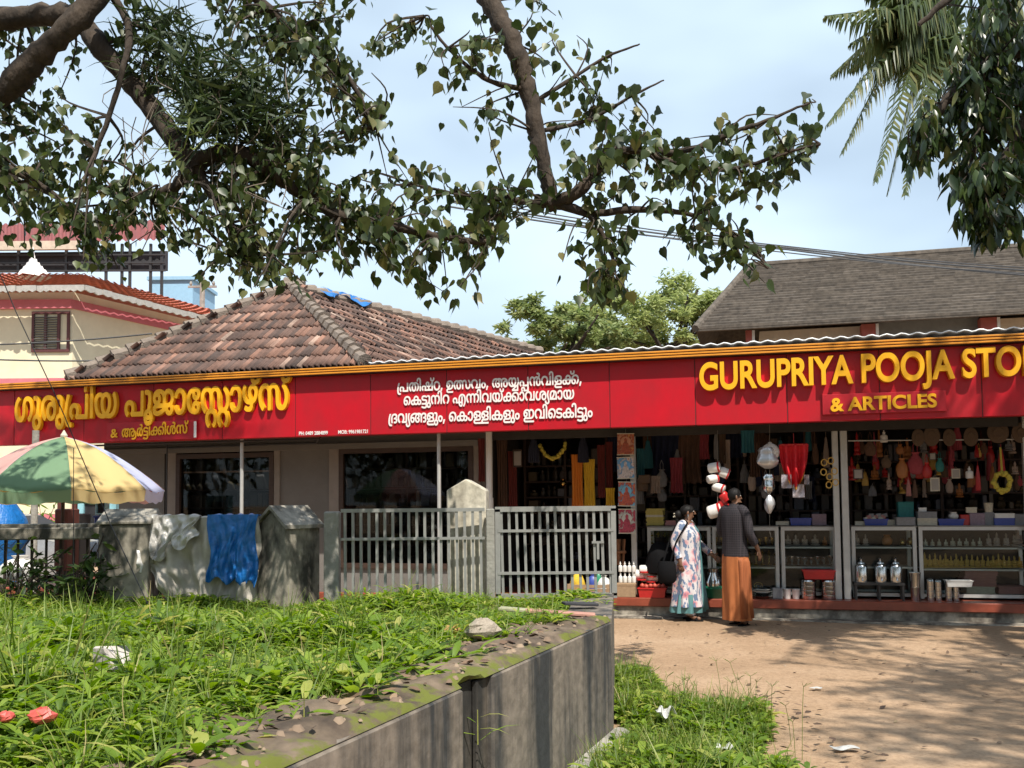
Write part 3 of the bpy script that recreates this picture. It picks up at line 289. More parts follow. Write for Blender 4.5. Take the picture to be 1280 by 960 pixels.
 219: (1035, "396,-288 381,-278 350,-222 344,-202 350,-188 385,-158 560,-32 565,-22 522,-10 432,-30 316,-30 282,-23 222,-3 182,16 142,45 94,92 70,128 41,192 29,232 19,298 19,368 26,408 50,472 74,508 105,538 152,566 192,580 222,585 296,585 342,573 392,549 432,568 486,585 572,583 622,568 652,554 676,535 713,492 737,442 747,408 754,368 754,302 747,252 727,188 693,122 662,81 666,76 676,75 716,80 776,101 814,128 848,168 867,208 884,268 884,348 877,382 858,442 816,512 820,532 886,579 902,584 916,579 932,564 953,532 987,462 997,432 1014,342 1014,282 1002,212 987,168 958,108 929,68 929,-262 925,-278 913,-288 902,-290|563,-178 800,-178 804,-168 802,-14 792,-12 772,-21 568,-168|359,78 376,76 382,82 350,128 316,198 294,282 294,388 312,448 312,458 296,468 272,475 236,475 205,462 182,445 165,422 149,378 144,338 149,288 171,212 204,158 262,106 306,87|514,118 526,116 546,130 593,192 617,252 629,332 622,382 608,428 592,449 572,464 536,475 502,473 476,464 456,449 431,408 419,352 419,302 441,218 472,161"),
 223: (1431, "202,-219 132,-204 81,-178 46,-138 30,-88 30,-48 37,-14 65,36 92,58 122,73 148,82 172,86 180,92 177,96 142,106 102,125 70,152 37,212 20,276 20,342 36,402 61,452 85,482 138,523 198,552 242,567 322,584 472,584 542,572 618,543 660,506 683,462 695,402 688,362 679,336 638,276 668,249 684,226 698,192 705,162 705,122 693,82 679,52 658,29 612,0 562,-16 512,-21 212,-21 182,-28 166,-38 155,-58 162,-84 172,-95 208,-106 252,-111 738,-109 740,-98 735,-64 740,-28 762,23 798,58 838,77 878,86 888,92 885,96 848,106 802,129 766,166 742,216 730,256 725,316 732,366 751,422 780,466 821,506 862,533 918,557 968,572 1038,584 1182,584 1222,579 1282,562 1332,538 1358,518 1374,496 1388,466 1400,422 1400,382 1393,352 1374,312 1350,286 1346,276 1394,222 1410,176 1408,106 1394,66 1373,36 1348,15 1318,0 1268,-16 1222,-21 918,-21 892,-28 873,-38 867,-48 865,-68 870,-84 892,-99 962,-111 1378,-113 1391,-124 1395,-138 1395,-198 1382,-217 1368,-221|244,92 488,89 532,96 562,112 573,126 578,152 573,176 562,193 542,207 508,217 442,221 429,232 425,246 425,306 433,322 448,329 518,336 542,349 561,372 565,402 560,422 550,436 530,452 508,462 458,474 342,474 282,462 229,442 228,436 232,435 272,434 308,422 352,393 383,346 393,316 400,276 395,232 383,196 360,156 318,120 268,100 246,96|954,92 1192,89 1252,101 1275,116 1283,136 1285,162 1278,182 1262,199 1238,212 1212,219 1152,221 1142,227 1135,242 1135,302 1143,322 1158,329 1188,329 1238,341 1254,352 1268,372 1273,392 1268,422 1239,452 1198,467 1168,474 1052,474 988,462 939,442 938,436 942,435 978,434 1012,422 1055,396 1074,376 1089,346 1105,292 1105,246 1098,216 1084,182 1062,150 1032,125 992,106 956,96|190,206 232,206 248,214 268,236 275,266 268,302 248,323 228,329 198,329 172,322 142,296 140,272 151,236 172,214|895,206 928,204 952,211 968,225 978,246 980,282 974,302 962,317 932,329 902,329 882,322 851,302 845,292 852,256 861,232 878,214"),
 231: (1223, "332,-355 292,-324 250,-274 221,-204 214,-144 219,-100 231,-60 245,-24 272,12 306,42 356,66 386,74 393,80 394,310 389,336 387,386 373,426 346,453 326,466 296,473 266,473 232,462 192,428 170,396 161,376 149,326 149,250 156,216 170,176 190,140 214,110 254,76 264,56 256,34 208,-20 192,-27 172,-21 126,21 70,90 46,140 31,186 19,250 19,330 36,406 55,450 80,490 125,536 152,552 206,576 286,588 342,583 376,571 406,557 456,517 492,547 536,571 576,583 616,588 682,581 752,552 786,518 803,496 827,436 839,366 839,220 851,146 866,113 886,94 906,85 952,80 982,85 1012,99 1034,120 1048,140 1069,196 1074,226 1074,306 1057,370 1026,427 966,486 959,500 970,530 1012,577 1032,583 1058,570 1122,508 1143,480 1173,426 1192,370 1204,290 1204,216 1192,156 1182,126 1158,76 1112,26 1114,16 1142,-13 1162,-50 1177,-94 1184,-134 1177,-200 1167,-234 1153,-264 1129,-300 1076,-351 1056,-355 1039,-344 999,-304 990,-284 996,-268 1038,-230 1057,-190 1062,-150 1057,-114 1047,-84 1019,-50 992,-34 962,-27 922,-27 896,-34 872,-47 840,-80 824,-134 824,-174 831,-200 856,-241 888,-270 892,-290 849,-344 832,-355 822,-355 794,-340 740,-280 716,-230 703,-180 703,-114 716,-70 740,-20 774,16 776,26 740,80 719,140 714,176 714,310 702,406 686,442 656,466 636,473 602,473 565,460 535,426 519,366 519,86 523,76 556,66 606,42 634,20 658,-10 682,-60 695,-110 695,-180 687,-210 663,-270 632,-312 586,-351 572,-356 556,-351 526,-321 510,-300 505,-284 512,-268 542,-241 567,-200 574,-174 574,-134 558,-80 543,-60 522,-42 486,-29 436,-27 396,-39 372,-57 350,-90 339,-120 336,-154 341,-190 350,-214 366,-237 402,-270 407,-290 399,-304 356,-347 342,-355"),
 276: (250, "28,-147 15,-136 11,-122 62,118 69,128 84,136 185,134 200,118 204,98 174,4 120,-132 113,-142 98,-149"),
}
ML_TEXT = {'A': [25, 67, 50, 67, 162, 44, 65, 49, 3, 44, 68, 30, 64, 72, 231, 64, 152, 156], 'B': [10, 118, 184, 65, 163, 65, 120, 156], 'C': [162, 44, 38, 65, 155, 34, 276, 3, 13, 195, 55, 6, 276, 3, 9, 219, 208, 117, 55, 65, 53, 163, 77, 276], 'D': [71, 23, 184, 67, 42, 65, 51, 3, 17, 203, 65, 55, 147, 163, 64, 55, 56, 160, 48, 64, 49], 'E': [162, 40, 55, 160, 175, 53, 67, 6, 276, 3, 71, 23, 64, 223, 65, 23, 53, 67, 6, 3, 11, 55, 65, 71, 33, 23, 65, 184, 67, 6]}

# ------------------------------------------------------------------ the palette
m_red = mat('sign_red', (0.48, 0.005, 0.016), 0.38, var=0.22, scale=2.6, spec=0.4, bump=0.12, bscale=3.5, stretch=(1, 1, 0.6), c2=(0.36, 0.012, 0.02))
m_dred = mat('plate_red', (0.40, 0.006, 0.016), 0.45, var=0.1, scale=3)
m_yel = mat('letter_yellow', (0.86, 0.43, 0.010), 0.4, var=0.08, scale=5)
m_trimy = mat('trim_orange', (0.66, 0.26, 0.02), 0.45, var=0.12)
m_dark = mat('dark_metal', (0.03, 0.028, 0.028), 0.5, var=0.3)
m_white = mat('white_paint', (0.76, 0.75, 0.72), 0.5, var=0.08)
m_alu = mat('aluminium', (0.52, 0.52, 0.50), 0.42, 0.35, var=0.12, scale=9)
m_galv = mat('galvanised', (0.62, 0.65, 0.68), 0.4, 0.25, var=0.18, scale=3)
m_wall = mat('shop_wall', (0.17, 0.157, 0.142), 0.85, var=0.18, scale=2.5, bump=0.15)
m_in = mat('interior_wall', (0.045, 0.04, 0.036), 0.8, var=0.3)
m_wood = mat('dark_wood', (0.055, 0.03, 0.02), 0.55, var=0.4, stretch=(1, 1, 6))
m_floor = mat('floor_red', (0.27, 0.062, 0.034), 0.35, var=0.35, scale=5, bump=0.1)
m_conc = mat('concrete', (0.34, 0.32, 0.28), 0.9, var=0.45, scale=4, bump=0.5, bscale=30)
m_post = mat('gate_post', (0.28, 0.27, 0.24), 0.8, var=0.35, scale=7, bump=0.3)
m_glass = glass_mat('glass', refl=0.3); m_dglass = glass_mat('dark_glass', (0.75, 0.77, 0.76), refl=0.35)
m_steel = mat('steel', (0.66, 0.66, 0.65), 0.18, 1.0, var=0.08)
m_brass = mat('brass', (0.62, 0.42, 0.14), 0.25, 1.0, var=0.2)
m_gold = mat('gold_paint', (0.70, 0.44, 0.10), 0.42, 0.25, var=0.25, scale=20)
m_gate = mat('gate_paint', (0.30, 0.30, 0.285), 0.45, 0.3, var=0.2, scale=12)
m_rust = mat('rusty_iron', (0.05, 0.035, 0.028), 0.75, 0.2, var=0.5, scale=14)
m_cloth_o = mat('cloth_orange', (0.62, 0.20, 0.02), 0.85, var=0.2)
m_cloth_y = mat('cloth_yellow', (0.66, 0.42, 0.03), 0.85, var=0.2)
m_cloth_m = mat('cloth_maroon', (0.16, 0.025, 0.02), 0.9, var=0.4)
m_cloth_d = mat('cloth_dark', (0.018, 0.02, 0.04), 0.9, var=0.4)
m_black = mat('black_cloth', (0.006, 0.006, 0.007), 0.85, var=0.3, spec=0.15)
m_leafd = leaf_mat('peepal_leaf', [(0.0, (0.022, 0.038, 0.012)), (0.5, (0.046, 0.070, 0.019)), (0.85, (0.085, 0.11, 0.03)), (1.0, (0.19, 0.165, 0.06))], rough=0.42, trans=0.3)
m_bark = mat('bark', (0.060, 0.043, 0.030), 0.95, var=0.7, scale=11, bump=1.0, bscale=26, stretch=(1, 1, 0.5))

def stained(name, base, dark, streak=(9, 9, 0.5), moss=None, rough=0.9):
    """weathered concrete: black run-off streaks down the faces, green moss on what faces up"""
    m, t, b = new_mat(name); N = t.nodes.new; K = t.links.new
    tc_ = N('ShaderNodeTexCoord'); mp_ = N('ShaderNodeMapping'); mp_.inputs['Scale'].default_value = streak
    K(tc_.outputs['Object'], mp_.inputs['Vector'])
    a = N('ShaderNodeTexNoise'); a.inputs['Scale'].default_value = 0.9; a.inputs['Detail'].default_value = 7; a.inputs['Roughness'].default_value = 0.6
    K(mp_.outputs['Vector'], a.inputs['Vector'])
    r1 = ramp(t, [(0.40, dark), (0.55, base), (0.75, sc3(base, 1.3))]); K(a.outputs['Fac'], r1.inputs['Fac'])
    f = N('ShaderNodeTexNoise'); f.inputs['Scale'].default_value = 14; f.inputs['Detail'].default_value = 8
    K(tc_.outputs['Object'], f.inputs['Vector'])
    r2 = ramp(t, [(0.3, (0.55,) * 3), (0.65, (1, 1, 1))]); K(f.outputs['Fac'], r2.inputs['Fac'])
    mm = N('ShaderNodeMix'); mm.data_type = 'RGBA'; mm.blend_type = 'MULTIPLY'; mm.inputs['Factor'].default_value = 1
    K(r1.outputs['Color'], mm.inputs['A']); K(r2.outputs['Color'], mm.inputs['B']); src = mm.outputs['Result']
    if moss:
        g = N('ShaderNodeTexNoise'); g.inputs['Scale'].default_value = 4.2; g.inputs['Detail'].default_value = 9; g.inputs['Roughness'].default_value = 0.7
        K(tc_.outputs['Object'], g.inputs['Vector'])
        sx_ = N('ShaderNodeSeparateXYZ'); K(tc_.outputs['Object'], sx_.inputs[0]); ma = N('ShaderNodeMath'); ma.operation = 'MULTIPLY_ADD'; ma.inputs[1].default_value = -0.95; K(sx_.outputs['Y'], ma.inputs[0]); K(g.outputs['Fac'], ma.inputs[2])
        r3 = ramp(t, [(0.41, (0, 0, 0)), (0.50, (1, 1, 1))]); K(ma.outputs[0], r3.inputs['Fac'])
        m2 = N('ShaderNodeMix'); m2.data_type = 'RGBA'
        K(r3.outputs['Color'], m2.inputs['Factor']); K(src, m2.inputs['A']); m2.inputs['B'].default_value = (*moss, 1); src = m2.outputs['Result']
    K(src, b.inputs['Base Color']); b.inputs['Roughness'].default_value = rough
    bp = N('ShaderNodeBump'); bp.inputs['Strength'].default_value = 0.5; bp.inputs['Distance'].default_value = 0.015
    K(f.outputs['Fac'], bp.inputs['Height']); K(bp.outputs['Normal'], b.inputs['Normal'])
    return m
m_rwall = stained('retaining_concrete', (0.215, 0.18, 0.145), (0.036, 0.038, 0.04), (5, 5, 0.45))
m_pillar = stained('pillar_concrete', (0.30, 0.27, 0.215), (0.05, 0.045, 0.035), (4, 4, 1.6))
m_coping = stained('mossy_top', (0.17, 0.125, 0.085), (0.075, 0.052, 0.036), (3, 3, 3), moss=(0.105, 0.118, 0.014))
m_wpillar = stained('white_pillar', (0.62, 0.57, 0.46), (0.42, 0.38, 0.30), (5, 5, 0.9))

# ------------------------------------------------------------------ ground, terrace
def ground_mat():
    m, t, b = new_mat('dirt'); N = t.nodes.new; K = t.links.new
    tc_ = N('ShaderNodeTexCoord'); a = N('ShaderNodeTexNoise'); a.inputs['Scale'].default_value = 0.55; a.inputs['Detail'].default_value = 9; a.inputs['Roughness'].default_value = 0.62
    K(tc_.outputs['Object'], a.inputs['Vector'])
    r = ramp(t, [(0.3, (0.27, 0.178, 0.108)), (0.5, (0.37, 0.25, 0.158)), (0.7, (0.45, 0.32, 0.215))]); K(a.outputs['Fac'], r.inputs['Fac'])
    s = N('ShaderNodeTexNoise'); s.inputs['Scale'].default_value = 26; s.inputs['Detail'].default_value = 8; s.inputs['Roughness'].default_value = 0.7
    K(tc_.outputs['Object'], s.inputs['Vector'])
    r2 = ramp(t, [(0.32, (0.6, 0.58, 0.55)), (0.55, (1, 1, 1))]); K(s.outputs['Fac'], r2.inputs['Fac'])
    mm = N('ShaderNodeMix'); mm.data_type = 'RGBA'; mm.blend_type = 'MULTIPLY'; mm.inputs['Factor'].default_value = 0.8
    K(r.outputs['Color'], mm.inputs['A']); K(r2.outputs['Color'], mm.inputs['B']); K(mm.outputs['Result'], b.inputs['Base Color'])
    b.inputs['Roughness'].default_value = 0.95; b.inputs['Specular IOR Level'].default_value = 0.2
    bp = N('ShaderNodeBump'); bp.inputs['Strength'].default_value = 0.6; bp.inputs['Distance'].default_value = 0.03
    K(s.outputs['Fac'], bp.inputs['Height']); K(bp.outputs['Normal'], b.inputs['Normal'])
    return m
m_dirt = ground_mat()
mb = MB(); mb.add([(-900, -900, 0), (900, -900, 0), (900, 900, 0), (-900, 900, 0)], [(0, 1, 2, 3)])
tag(mb.build('ground', m_dirt), kind='structure')
# uneven skin of earth between wall, camera and shop
mb = MB(); mb.grid(lambda a, c: (-2 + 14 * a, 0 + 12.6 * c, 0.006 + 0.012 * (1 + math.sin(a * 31 + c * 17)) * .5 + 0.01 * (1 + math.sin(a * 11 - c * 43)) * .5), 60, 60)
tag(mb.build('dirt_path', m_dirt, smooth=True), kind='structure')

WP = Vector((-0.72, 2.67, 0)); WC = Vector((0.64, 6.05, 0)); WD = (WC - WP).normalized(); WA = math.atan2(WD.y, WD.x)
WN = Vector((-WD.y, WD.x, 0)); WL = (WC - WP).length
def onwall(t, s, z): return WP + WD * t + WN * s + Vector((0, 0, z))
m_soil = mat('soil', (0.13, 0.09, 0.055), 0.95, var=0.4, scale=8, bump=0.6)
def terr_z(x, y): return 0.73 + 0.03 * math.sin(x * 2.1 + y * 1.3) + 0.02 * math.sin(y * 3.7 - x)
mb = MB()
def terr(a, c):
    t = -4 + c * (WL + 3.9); p = onwall(t, 0.30, 0); e = Vector((-9, p.y + 2.5 * c, 0)); q = p.lerp(e, a)
    return (q.x, q.y, terr_z(q.x, q.y) - (0.0 if a > 0 else 0.02))
mb.grid(terr, 30, 30)
mb.add([(WC.x - .25, 6.0, .72), (0.83, 7.75, .72), (-9, 8.2, .72), (-9, 6.0, .72)], [(0, 1, 2, 3)])
mb.add([(0.83, 7.75, .72), (-9, 8.2, .72), (-9, 8.2, 0), (0.83, 7.75, 0)], [(0, 1, 2, 3)])
tag(mb.build('terrace', m_soil), kind='structure')

# retaining wall: x runs along it, y goes back into the bank
rw = thing('retaining_wall', 'low grey concrete retaining wall with dark run-off streaks and mossy top', 'wall', WP, WA)
mb = MB(); mb.box(-4.2, 1.36, 0, 0.40, -0.1, 0.77, 0.012); mb.box(1.675, WL, 0, 0.40, -0.1, 0.77, 0.012); mb.build('wall_face', m_rwall, rw)
mb = MB(); mb.box(1.355, 1.68, 0.06, 0.40, -0.1, 0.765); mb.box(1.56, 1.678, 0.03, 0.058, -0.1, 0.762, .006); mb.build('wall_joint', stained('joint_concrete', (0.13, 0.105, 0.08), (0.03, 0.028, 0.025), (5, 5, 0.45)), rw)
mb = MB()
def cop(a, c):
    x = -4.2 + a * (WL + 4.2); y = 0.006 + 0.47 * c ** 1.5
    if c == 0: return (x, .055 if 1.36 < x < 1.58 else .006, .7715)
    return (x, y, 0.775 + 0.03 * min(1, 3 * c) * (c < 1) + 0.012 * math.sin(x * 9.1 + y * 21) + 0.010 * math.sin(x * 23 + y * 11))
mb.grid(cop, 130, 8); mb.build('coping', m_coping, rw, smooth=True)
mb = MB(); mb.box(1.75, WL + .05, -0.10, 0.01, -0.1, 0.085, 0.02); mb.build('footing', m_conc, rw)
mb = MB(); mb.bar((1.345, 0.0, 0.38), (1.345, 0.0, 0.379), 0.001); 
ra = Vector((0.64, 6.05, 0)); rb_ = Vector((0.84, 7.75, 0))
mb = MB(); vs = []
for z in (-0.1, 0.79): vs += [(ra.x + .0, ra.y + .004, z), (rb_.x, rb_.y, z), (rb_.x - .3, rb_.y, z), (ra.x - .3, ra.y + .12, z)]
mb.add(vs, [(0, 1, 5, 4), (1, 2, 6, 5), (2, 3, 7, 6), (3, 0, 4, 7), (4, 5, 6, 7)])
o = mb.build('wall_return', m_rwall, rw)
o.matrix_parent_inverse = (Matrix.Translation(WP) @ Matrix.Rotation(WA, 4, 'Z')).inverted()

# ------------------------------------------------------------------ fence line on the terrace
FY = 7.7
def fx(x): return at(x, 640, FY).x
def gable(mb_, x0, x1, y0, y1, z0, ze, zr, along='x'):
    """a post with a little pitched cap"""
    if along == 'x':
        ym = (y0 + y1) / 2
        vs = [(x0, y0, z0), (x1, y0, z0), (x1, y1, z0), (x0, y1, z0), (x0, y0, ze), (x1, y0, ze), (x1, y1, ze), (x0, y1, ze), (x0, ym, zr), (x1, ym, zr)]
        fs = [(0, 1, 5, 4), (2, 3, 7, 6), (1, 2, 6, 9, 5), (3, 0, 4, 8, 7), (4, 5, 9, 8), (6, 7, 8, 9), (3, 2, 1, 0)]
    else:
        xm = (x0 + x1) / 2
        vs = [(x0, y0, z0), (x1, y0, z0), (x1, y1, z0), (x0, y1, z0), (x0, y0, ze), (x1, y0, ze), (x1, y1, ze), (x0, y1, ze), (xm, y0, zr), (xm, y1, zr)]
        fs = [(0, 1, 5, 8, 4), (2, 3, 7, 9, 6), (1, 2, 6, 5), (3, 0, 4, 7), (4, 8, 9, 7), (5, 6, 9, 8), (3, 2, 1, 0)]
    return mb_.add(vs, fs)
def bevel(o, w_=0.008, seg=1):
    b = o.modifiers.new('bevel', 'BEVEL'); b.width = w_; b.segments = seg; b.limit_method = 'ANGLE'; return o
fe = thing('iron_fence', 'rusty dark iron railing under a mossy concrete rail behind the weeds', 'fence', (fx(60), FY, .7))
mb = MB(); mb.box(-1.9, fx(137) - fx(60), -.11, .12, .58, .68, .01); mb.box(-1.9, fx(137) - fx(60), -.075, .09, .675, .71, .008); mb.build('concrete_rail', m_pillar, fe)
for i in range(22):
    x = -1.85 + i * 0.115
    mb = MB(); mb.bar((x, 0, -.05), (x + rnd(-.008, .008), 0, .6), .016); mb.build('bar', m_rust, fe)
mb = MB(); mb.bar((-1.9, 0.015, .12), (0.62, 0.015, .12), .03, .012); mb.build('cross_bar', m_rust, fe)
mb = MB(); mb.box(-.195, .195, -.19, .24, -.3, .70)
pa = bevel(tag(mb.build('fence_pillar', m_pillar, None, (fx(164), FY, .7), R(6)), 'squat stained concrete pillar with a pitched top at the end of the iron railing', 'pillar'), .006)
m_cap = stained('cap_concrete', (0.34, 0.31, 0.26), (0.10, 0.09, 0.07), (5, 5, 4))
mb = MB(); gable(mb, -.215, .215, -.21, .26, .702, .725, .83); bevel(mb.build('cap', m_cap, pa), .005)
mb = MB(); gable(mb, -.175, .175, -.17, .2, -.3, .66, .80, 'y')
pb = bevel(tag(mb.build('fence_pillar', m_pillar, None, (fx(360), FY - .02, .7), R(-36)), 'weathered concrete pillar with pitched top standing right of the blue tarp', 'pillar'), .006)
mb = MB(); q0 = [(-.20, .655), (0, .815), (.20, .655), (.20, .685), (0, .845), (-.20, .685)]; mb.add([(x_, y_, z_) for y_ in (-.19, .22) for x_, z_ in q0], [(0, 1, 4, 5), (1, 2, 3, 4), (6, 11, 10, 7), (7, 10, 9, 8), (0, 6, 7, 1), (1, 7, 8, 2), (2, 8, 9, 3), (3, 9, 10, 4), (4, 10, 11, 5), (5, 11, 6, 0)]); mb.build('cap', m_cap, pb)
mb = MB(); mb.box(fx(192), fx(330), FY - .03, FY + .07, 1.33, 1.44, .01)
for i in range(12):
    x = fx(200) + (fx(325) - fx(200)) * i / 11; mb.bar((x, FY + .02, .6), (x, FY + .02, 1.34), .022)
tag(mb.build('tarp_railing', m_rust), 'short dark railing hidden under the tan grey sheet and blue tarp', 'fence')
def drape(name, m, x0, x1, ztop, zl, zr, y, label, amp, seed, sag=0.0):
    mb_ = MB()
    def f(a, c):
        x = x0 + (x1 - x0) * a; zb = zl + (zr - zl) * a + sag * math.sin(a * math.pi) + 0.03 * math.sin(a * 19 + seed)
        if c < .18: k = c / .18; return (x + 0.006 * math.sin(k * 5 + a * 23), y + .14 - .16 * k, ztop - .02 * abs(1 - 1.3 * k) + 0.008 * math.sin(a * 27 + seed))
        k = (c - .18) / .82
        pinch = 1 - amp * .5 * k * math.sin(a * math.pi)
        xx = (x0 + x1) / 2 + (x - (x0 + x1) / 2) * pinch + .02 * math.sin(k * 7 + seed + a * 5)
        fr = abs(math.sin(a * 6.5 + 1.6 * k + seed)); n = .05 * math.sin(a * 17 + 2.5 * k + seed) - .10 * (1 - fr) ** 3 * k + .035 * math.sin(a * 29 - k * 8 + seed * 2) + .018 * math.sin(a * 61 + k * 13) + .016 * math.sin(k * 27 + a * 9)
        return (xx, y - .05 - .03 * k + n * (.45 + .8 * k) * amp, ztop + (zb - ztop) * k)
    mb_.grid(f, 70, 44)
    o_ = mb_.build(name, m, smooth=True); so_ = o_.modifiers.new('thick', 'SOLIDIFY'); so_.thickness = .003
    return tag(o_, label, 'tarpaulin')
def film():
    m, t, b = new_mat('plastic_film'); b.inputs['Base Color'].default_value = (0.42, 0.40, 0.37, 1); b.inputs['Roughness'].default_value = 0.28
    n1 = t.nodes.new('ShaderNodeTexNoise'); n1.inputs['Scale'].default_value = 5; n1.inputs['Detail'].default_value = 6
    tc_ = t.nodes.new('ShaderNodeTexCoord'); t.links.new(tc_.outputs['Object'], n1.inputs['Vector'])
    r = ramp(t, [(0.35, (0.38, 0.36, 0.33)), (0.6, (0.60, 0.58, 0.55))]); t.links.new(n1.outputs['Fac'], r.inputs['Fac']); t.links.new(r.outputs['Color'], b.inputs['Base Color'])
    bp = t.nodes.new('ShaderNodeBump'); bp.inputs['Strength'].default_value = .5; bp.inputs['Distance'].default_value = .03
    n2 = t.nodes.new('ShaderNodeTexNoise'); n2.inputs['Scale'].default_value = 16; t.links.new(tc_.outputs['Object'], n2.inputs['Vector']); t.links.new(n2.outputs['Fac'], bp.inputs['Height']); t.links.new(bp.outputs['Normal'], b.inputs['Normal'])
    return m
m_blue = mat('blue_tarp', (0.012, 0.15, 0.46), 0.36, var=0.3, scale=9, bump=0.7, bscale=26)
drape('grey_sheet', mat('tan_grey_sheet', (.47, .43, .37), .75, var=.3, scale=6, bump=.35, bscale=14), fx(190), fx(328), 1.455, 1.0, .55, FY - .02, 'tan grey sheet hanging in folds over the low railing', .8, 1.0, sag=-.34)
drape('plastic_film', film(), fx(181), fx(252), 1.475, 1.0, 1.28, FY - .06, 'short piece of whitish plastic film folded over the tan grey sheet', .55, 2.2)
drape('blue_tarp', m_blue, fx(268), fx(327), 1.475, .95, .90, FY - .075, 'crumpled blue tarpaulin folded over the tan grey sheet', .32, 4.0)
# gate
mb = MB(); mb.box(-.062, .062, -.06, .06, -.15, .79, .008)
bevel(tag(mb.build('gate_post', m_post, None, (fx(417), FY - .05, .7)), 'square grey concrete post at the left end of the gate', 'post'), .006)
mb = MB(); gable(mb, -.165, .165, -.15, .15, -.3, .96, 1.055, 'y')
bevel(tag(mb.build('gate_pillar', m_wpillar, None, (fx(584), FY + .2, .7), R(-4)), 'cream white gate pillar with a pointed top behind the bars', 'pillar'), .01)
def gate(name, x0, x1, y, zt, zb, nb, rails, label, lean, frame_):
    t = thing(name, label, 'gate', (x0, y, zb)); wd = x1 - x0; h = zt - zb
    mb_ = MB()
    if frame_:
        for q in ((0, 0, 0, h), (wd, 0, wd, h)): mb_.bar((q[0], 0, q[1]), (q[2], 0, q[3]), .042)
        for z in (0.0, h): mb_.bar((-.021, 0, z), (wd + .021, 0, z), .042)
    else: mb_.bar((0, 0, h), (wd, 0, h), .03)
    for z in rails: mb_.bar((0, -.012, z), (wd, -.012, z), .026, .022)
    mb_.build('frame', m_gate, t)
    for i in range(nb):
        x = (i + .5) * wd / nb; k = lean * rnd(.5, 1.2)
        mb_ = MB(); mb_.bar((x + k, .004, 0 if frame_ else -.02), (x - k * .3, .004, h), .026, .022); mb_.build('bar', m_gate, t)
    return t
g1 = gate('gate_leaf', fx(428), fx(606), FY - .06, 1.495, .70, 18, (.25 + .31, .03), 'left grey steel gate leaf with many plain bars in front of the cream pillar', .004, False)
g2 = gate('gate_leaf', fx(622), fx(766), FY - .02, 1.495, .775, 15, (.19, .54), 'right grey steel gate leaf in a square tube frame above the wall corner', .012, True)
mb = MB(); mb.bar((.05, -.02, .20), (.05, -.02, .34), .02); mb.bar((.0, -.02, .34), (.10, -.02, .34), .018); mb.build('latch', m_gate, g2, (.78, 0, .1))
mb = MB(); mb.box(-.035, .035, -.035, .035, -.2, .8, .006)
tag(mb.build('gate_post', m_post, None, (fx(613), FY - .03, .7)), 'slim pale steel hinge post between the two gate leaves', 'post')

# ------------------------------------------------------------------ the shop
ZB, ZT = 2.49, 3.425                     # signboard bottom and top
FL = 0.265                               # raised floor
shop = thing('shop_building', 'single storey shop with clay tiled roof behind a long red fascia', 'shop', SO, SHOP_A)
def ux(x, v): return S(x, 640, v).x
# floor and steps
mb = MB(); mb.box(-10, 7.5, .8, 5.2, .15, FL, .01); mb.build('floor_slab', m_floor, shop)
mb = MB(); mb.box(-10, 7.5, .84, 5.2, -.1, .148); mb.box(-10, 7.5, .60, .84, -.1, .035, .012); mb.build('plinth', stained('plinth_concrete', (0.36, 0.32, 0.26), (0.12, 0.10, 0.08), (4, 4, 3)), shop)
# walls
u0, u1, u2, u3 = ux(205, .9), ux(345, .9), ux(420, .9), ux(600, .9)
mb = MB()
mb.box(-8.25, u0, .9, 1.05, FL, 2.9); mb.box(u1, u2, .9, 1.05, FL, 2.9); mb.box(u3, u3 + .09, .9, 1.05, FL, 2.9)
mb.box(u0, u1, .9, 1.05, FL, 1.05); mb.box(u2, u3, .9, 1.05, FL, .62); mb.box(u0, u1, .9, 1.05, 2.40, 2.9); mb.box(u2, u3, .9, 1.05, 2.40, 2.9)
mb.box(-8.25, -8.1, 1.05, 5.2, FL, 3.2)
mb.build('wall', m_wall, shop)
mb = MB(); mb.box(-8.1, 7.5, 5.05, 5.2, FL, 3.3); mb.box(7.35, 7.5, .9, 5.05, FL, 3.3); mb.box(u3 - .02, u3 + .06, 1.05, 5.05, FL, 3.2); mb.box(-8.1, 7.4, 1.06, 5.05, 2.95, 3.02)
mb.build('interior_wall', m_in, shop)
def window(xa, xb, zb_, zt_, mull, lab=None):
    f = MB(); a, b = ux(xa, .88), ux(xb, .88); y0, y1 = .86, .96; t = .07
    f.box(a, a + t, y0, y1, zb_, zt_); f.box(b - t, b, y0, y1, zb_, zt_); f.box(a + t, b - t, y0, y1, zt_ - t, zt_); f.box(a + t, b - t, y0, y1, zb_, zb_ + t)
    w_ = f.build('window', m_wood, shop)
    p = MB(); p.box(a + t, b - t, .905, .913, zb_ + t, zt_ - t); p.build('pane', m_dglass, w_)
    p = MB()
    for x in mull: c = ux(x, .88); p.box(c - .02, c + .02, .87, .93, zb_ + t, zt_ - t)
    if mull: p.build('mullion', m_alu, w_)
    ms_ = mat('window_surround', (0.25, 0.215, 0.185), .8, var=.15)
    for xa_, xb_ in ((a - .16, a - .004), (b + .004, b + .1)): f = MB(); f.box(xa_, xb_, .872, .90, FL + .3, zt_ + .02); f.build('surround', ms_, w_)
    return a, b
wa = window(220, 342, 1.05, 2.34, ())
wb = window(424, 592, .62, 2.36, ())
# dim display shelving seen through the two windows
m_disp = island_mat('display_goods', [(0, (0.02, 0.018, 0.016)), (0.4, (0.06, 0.045, 0.03)), (0.7, (0.13, 0.10, 0.05)), (0.85, (0.04, 0.06, 0.11)), (1, (0.20, 0.18, 0.16))], .4)
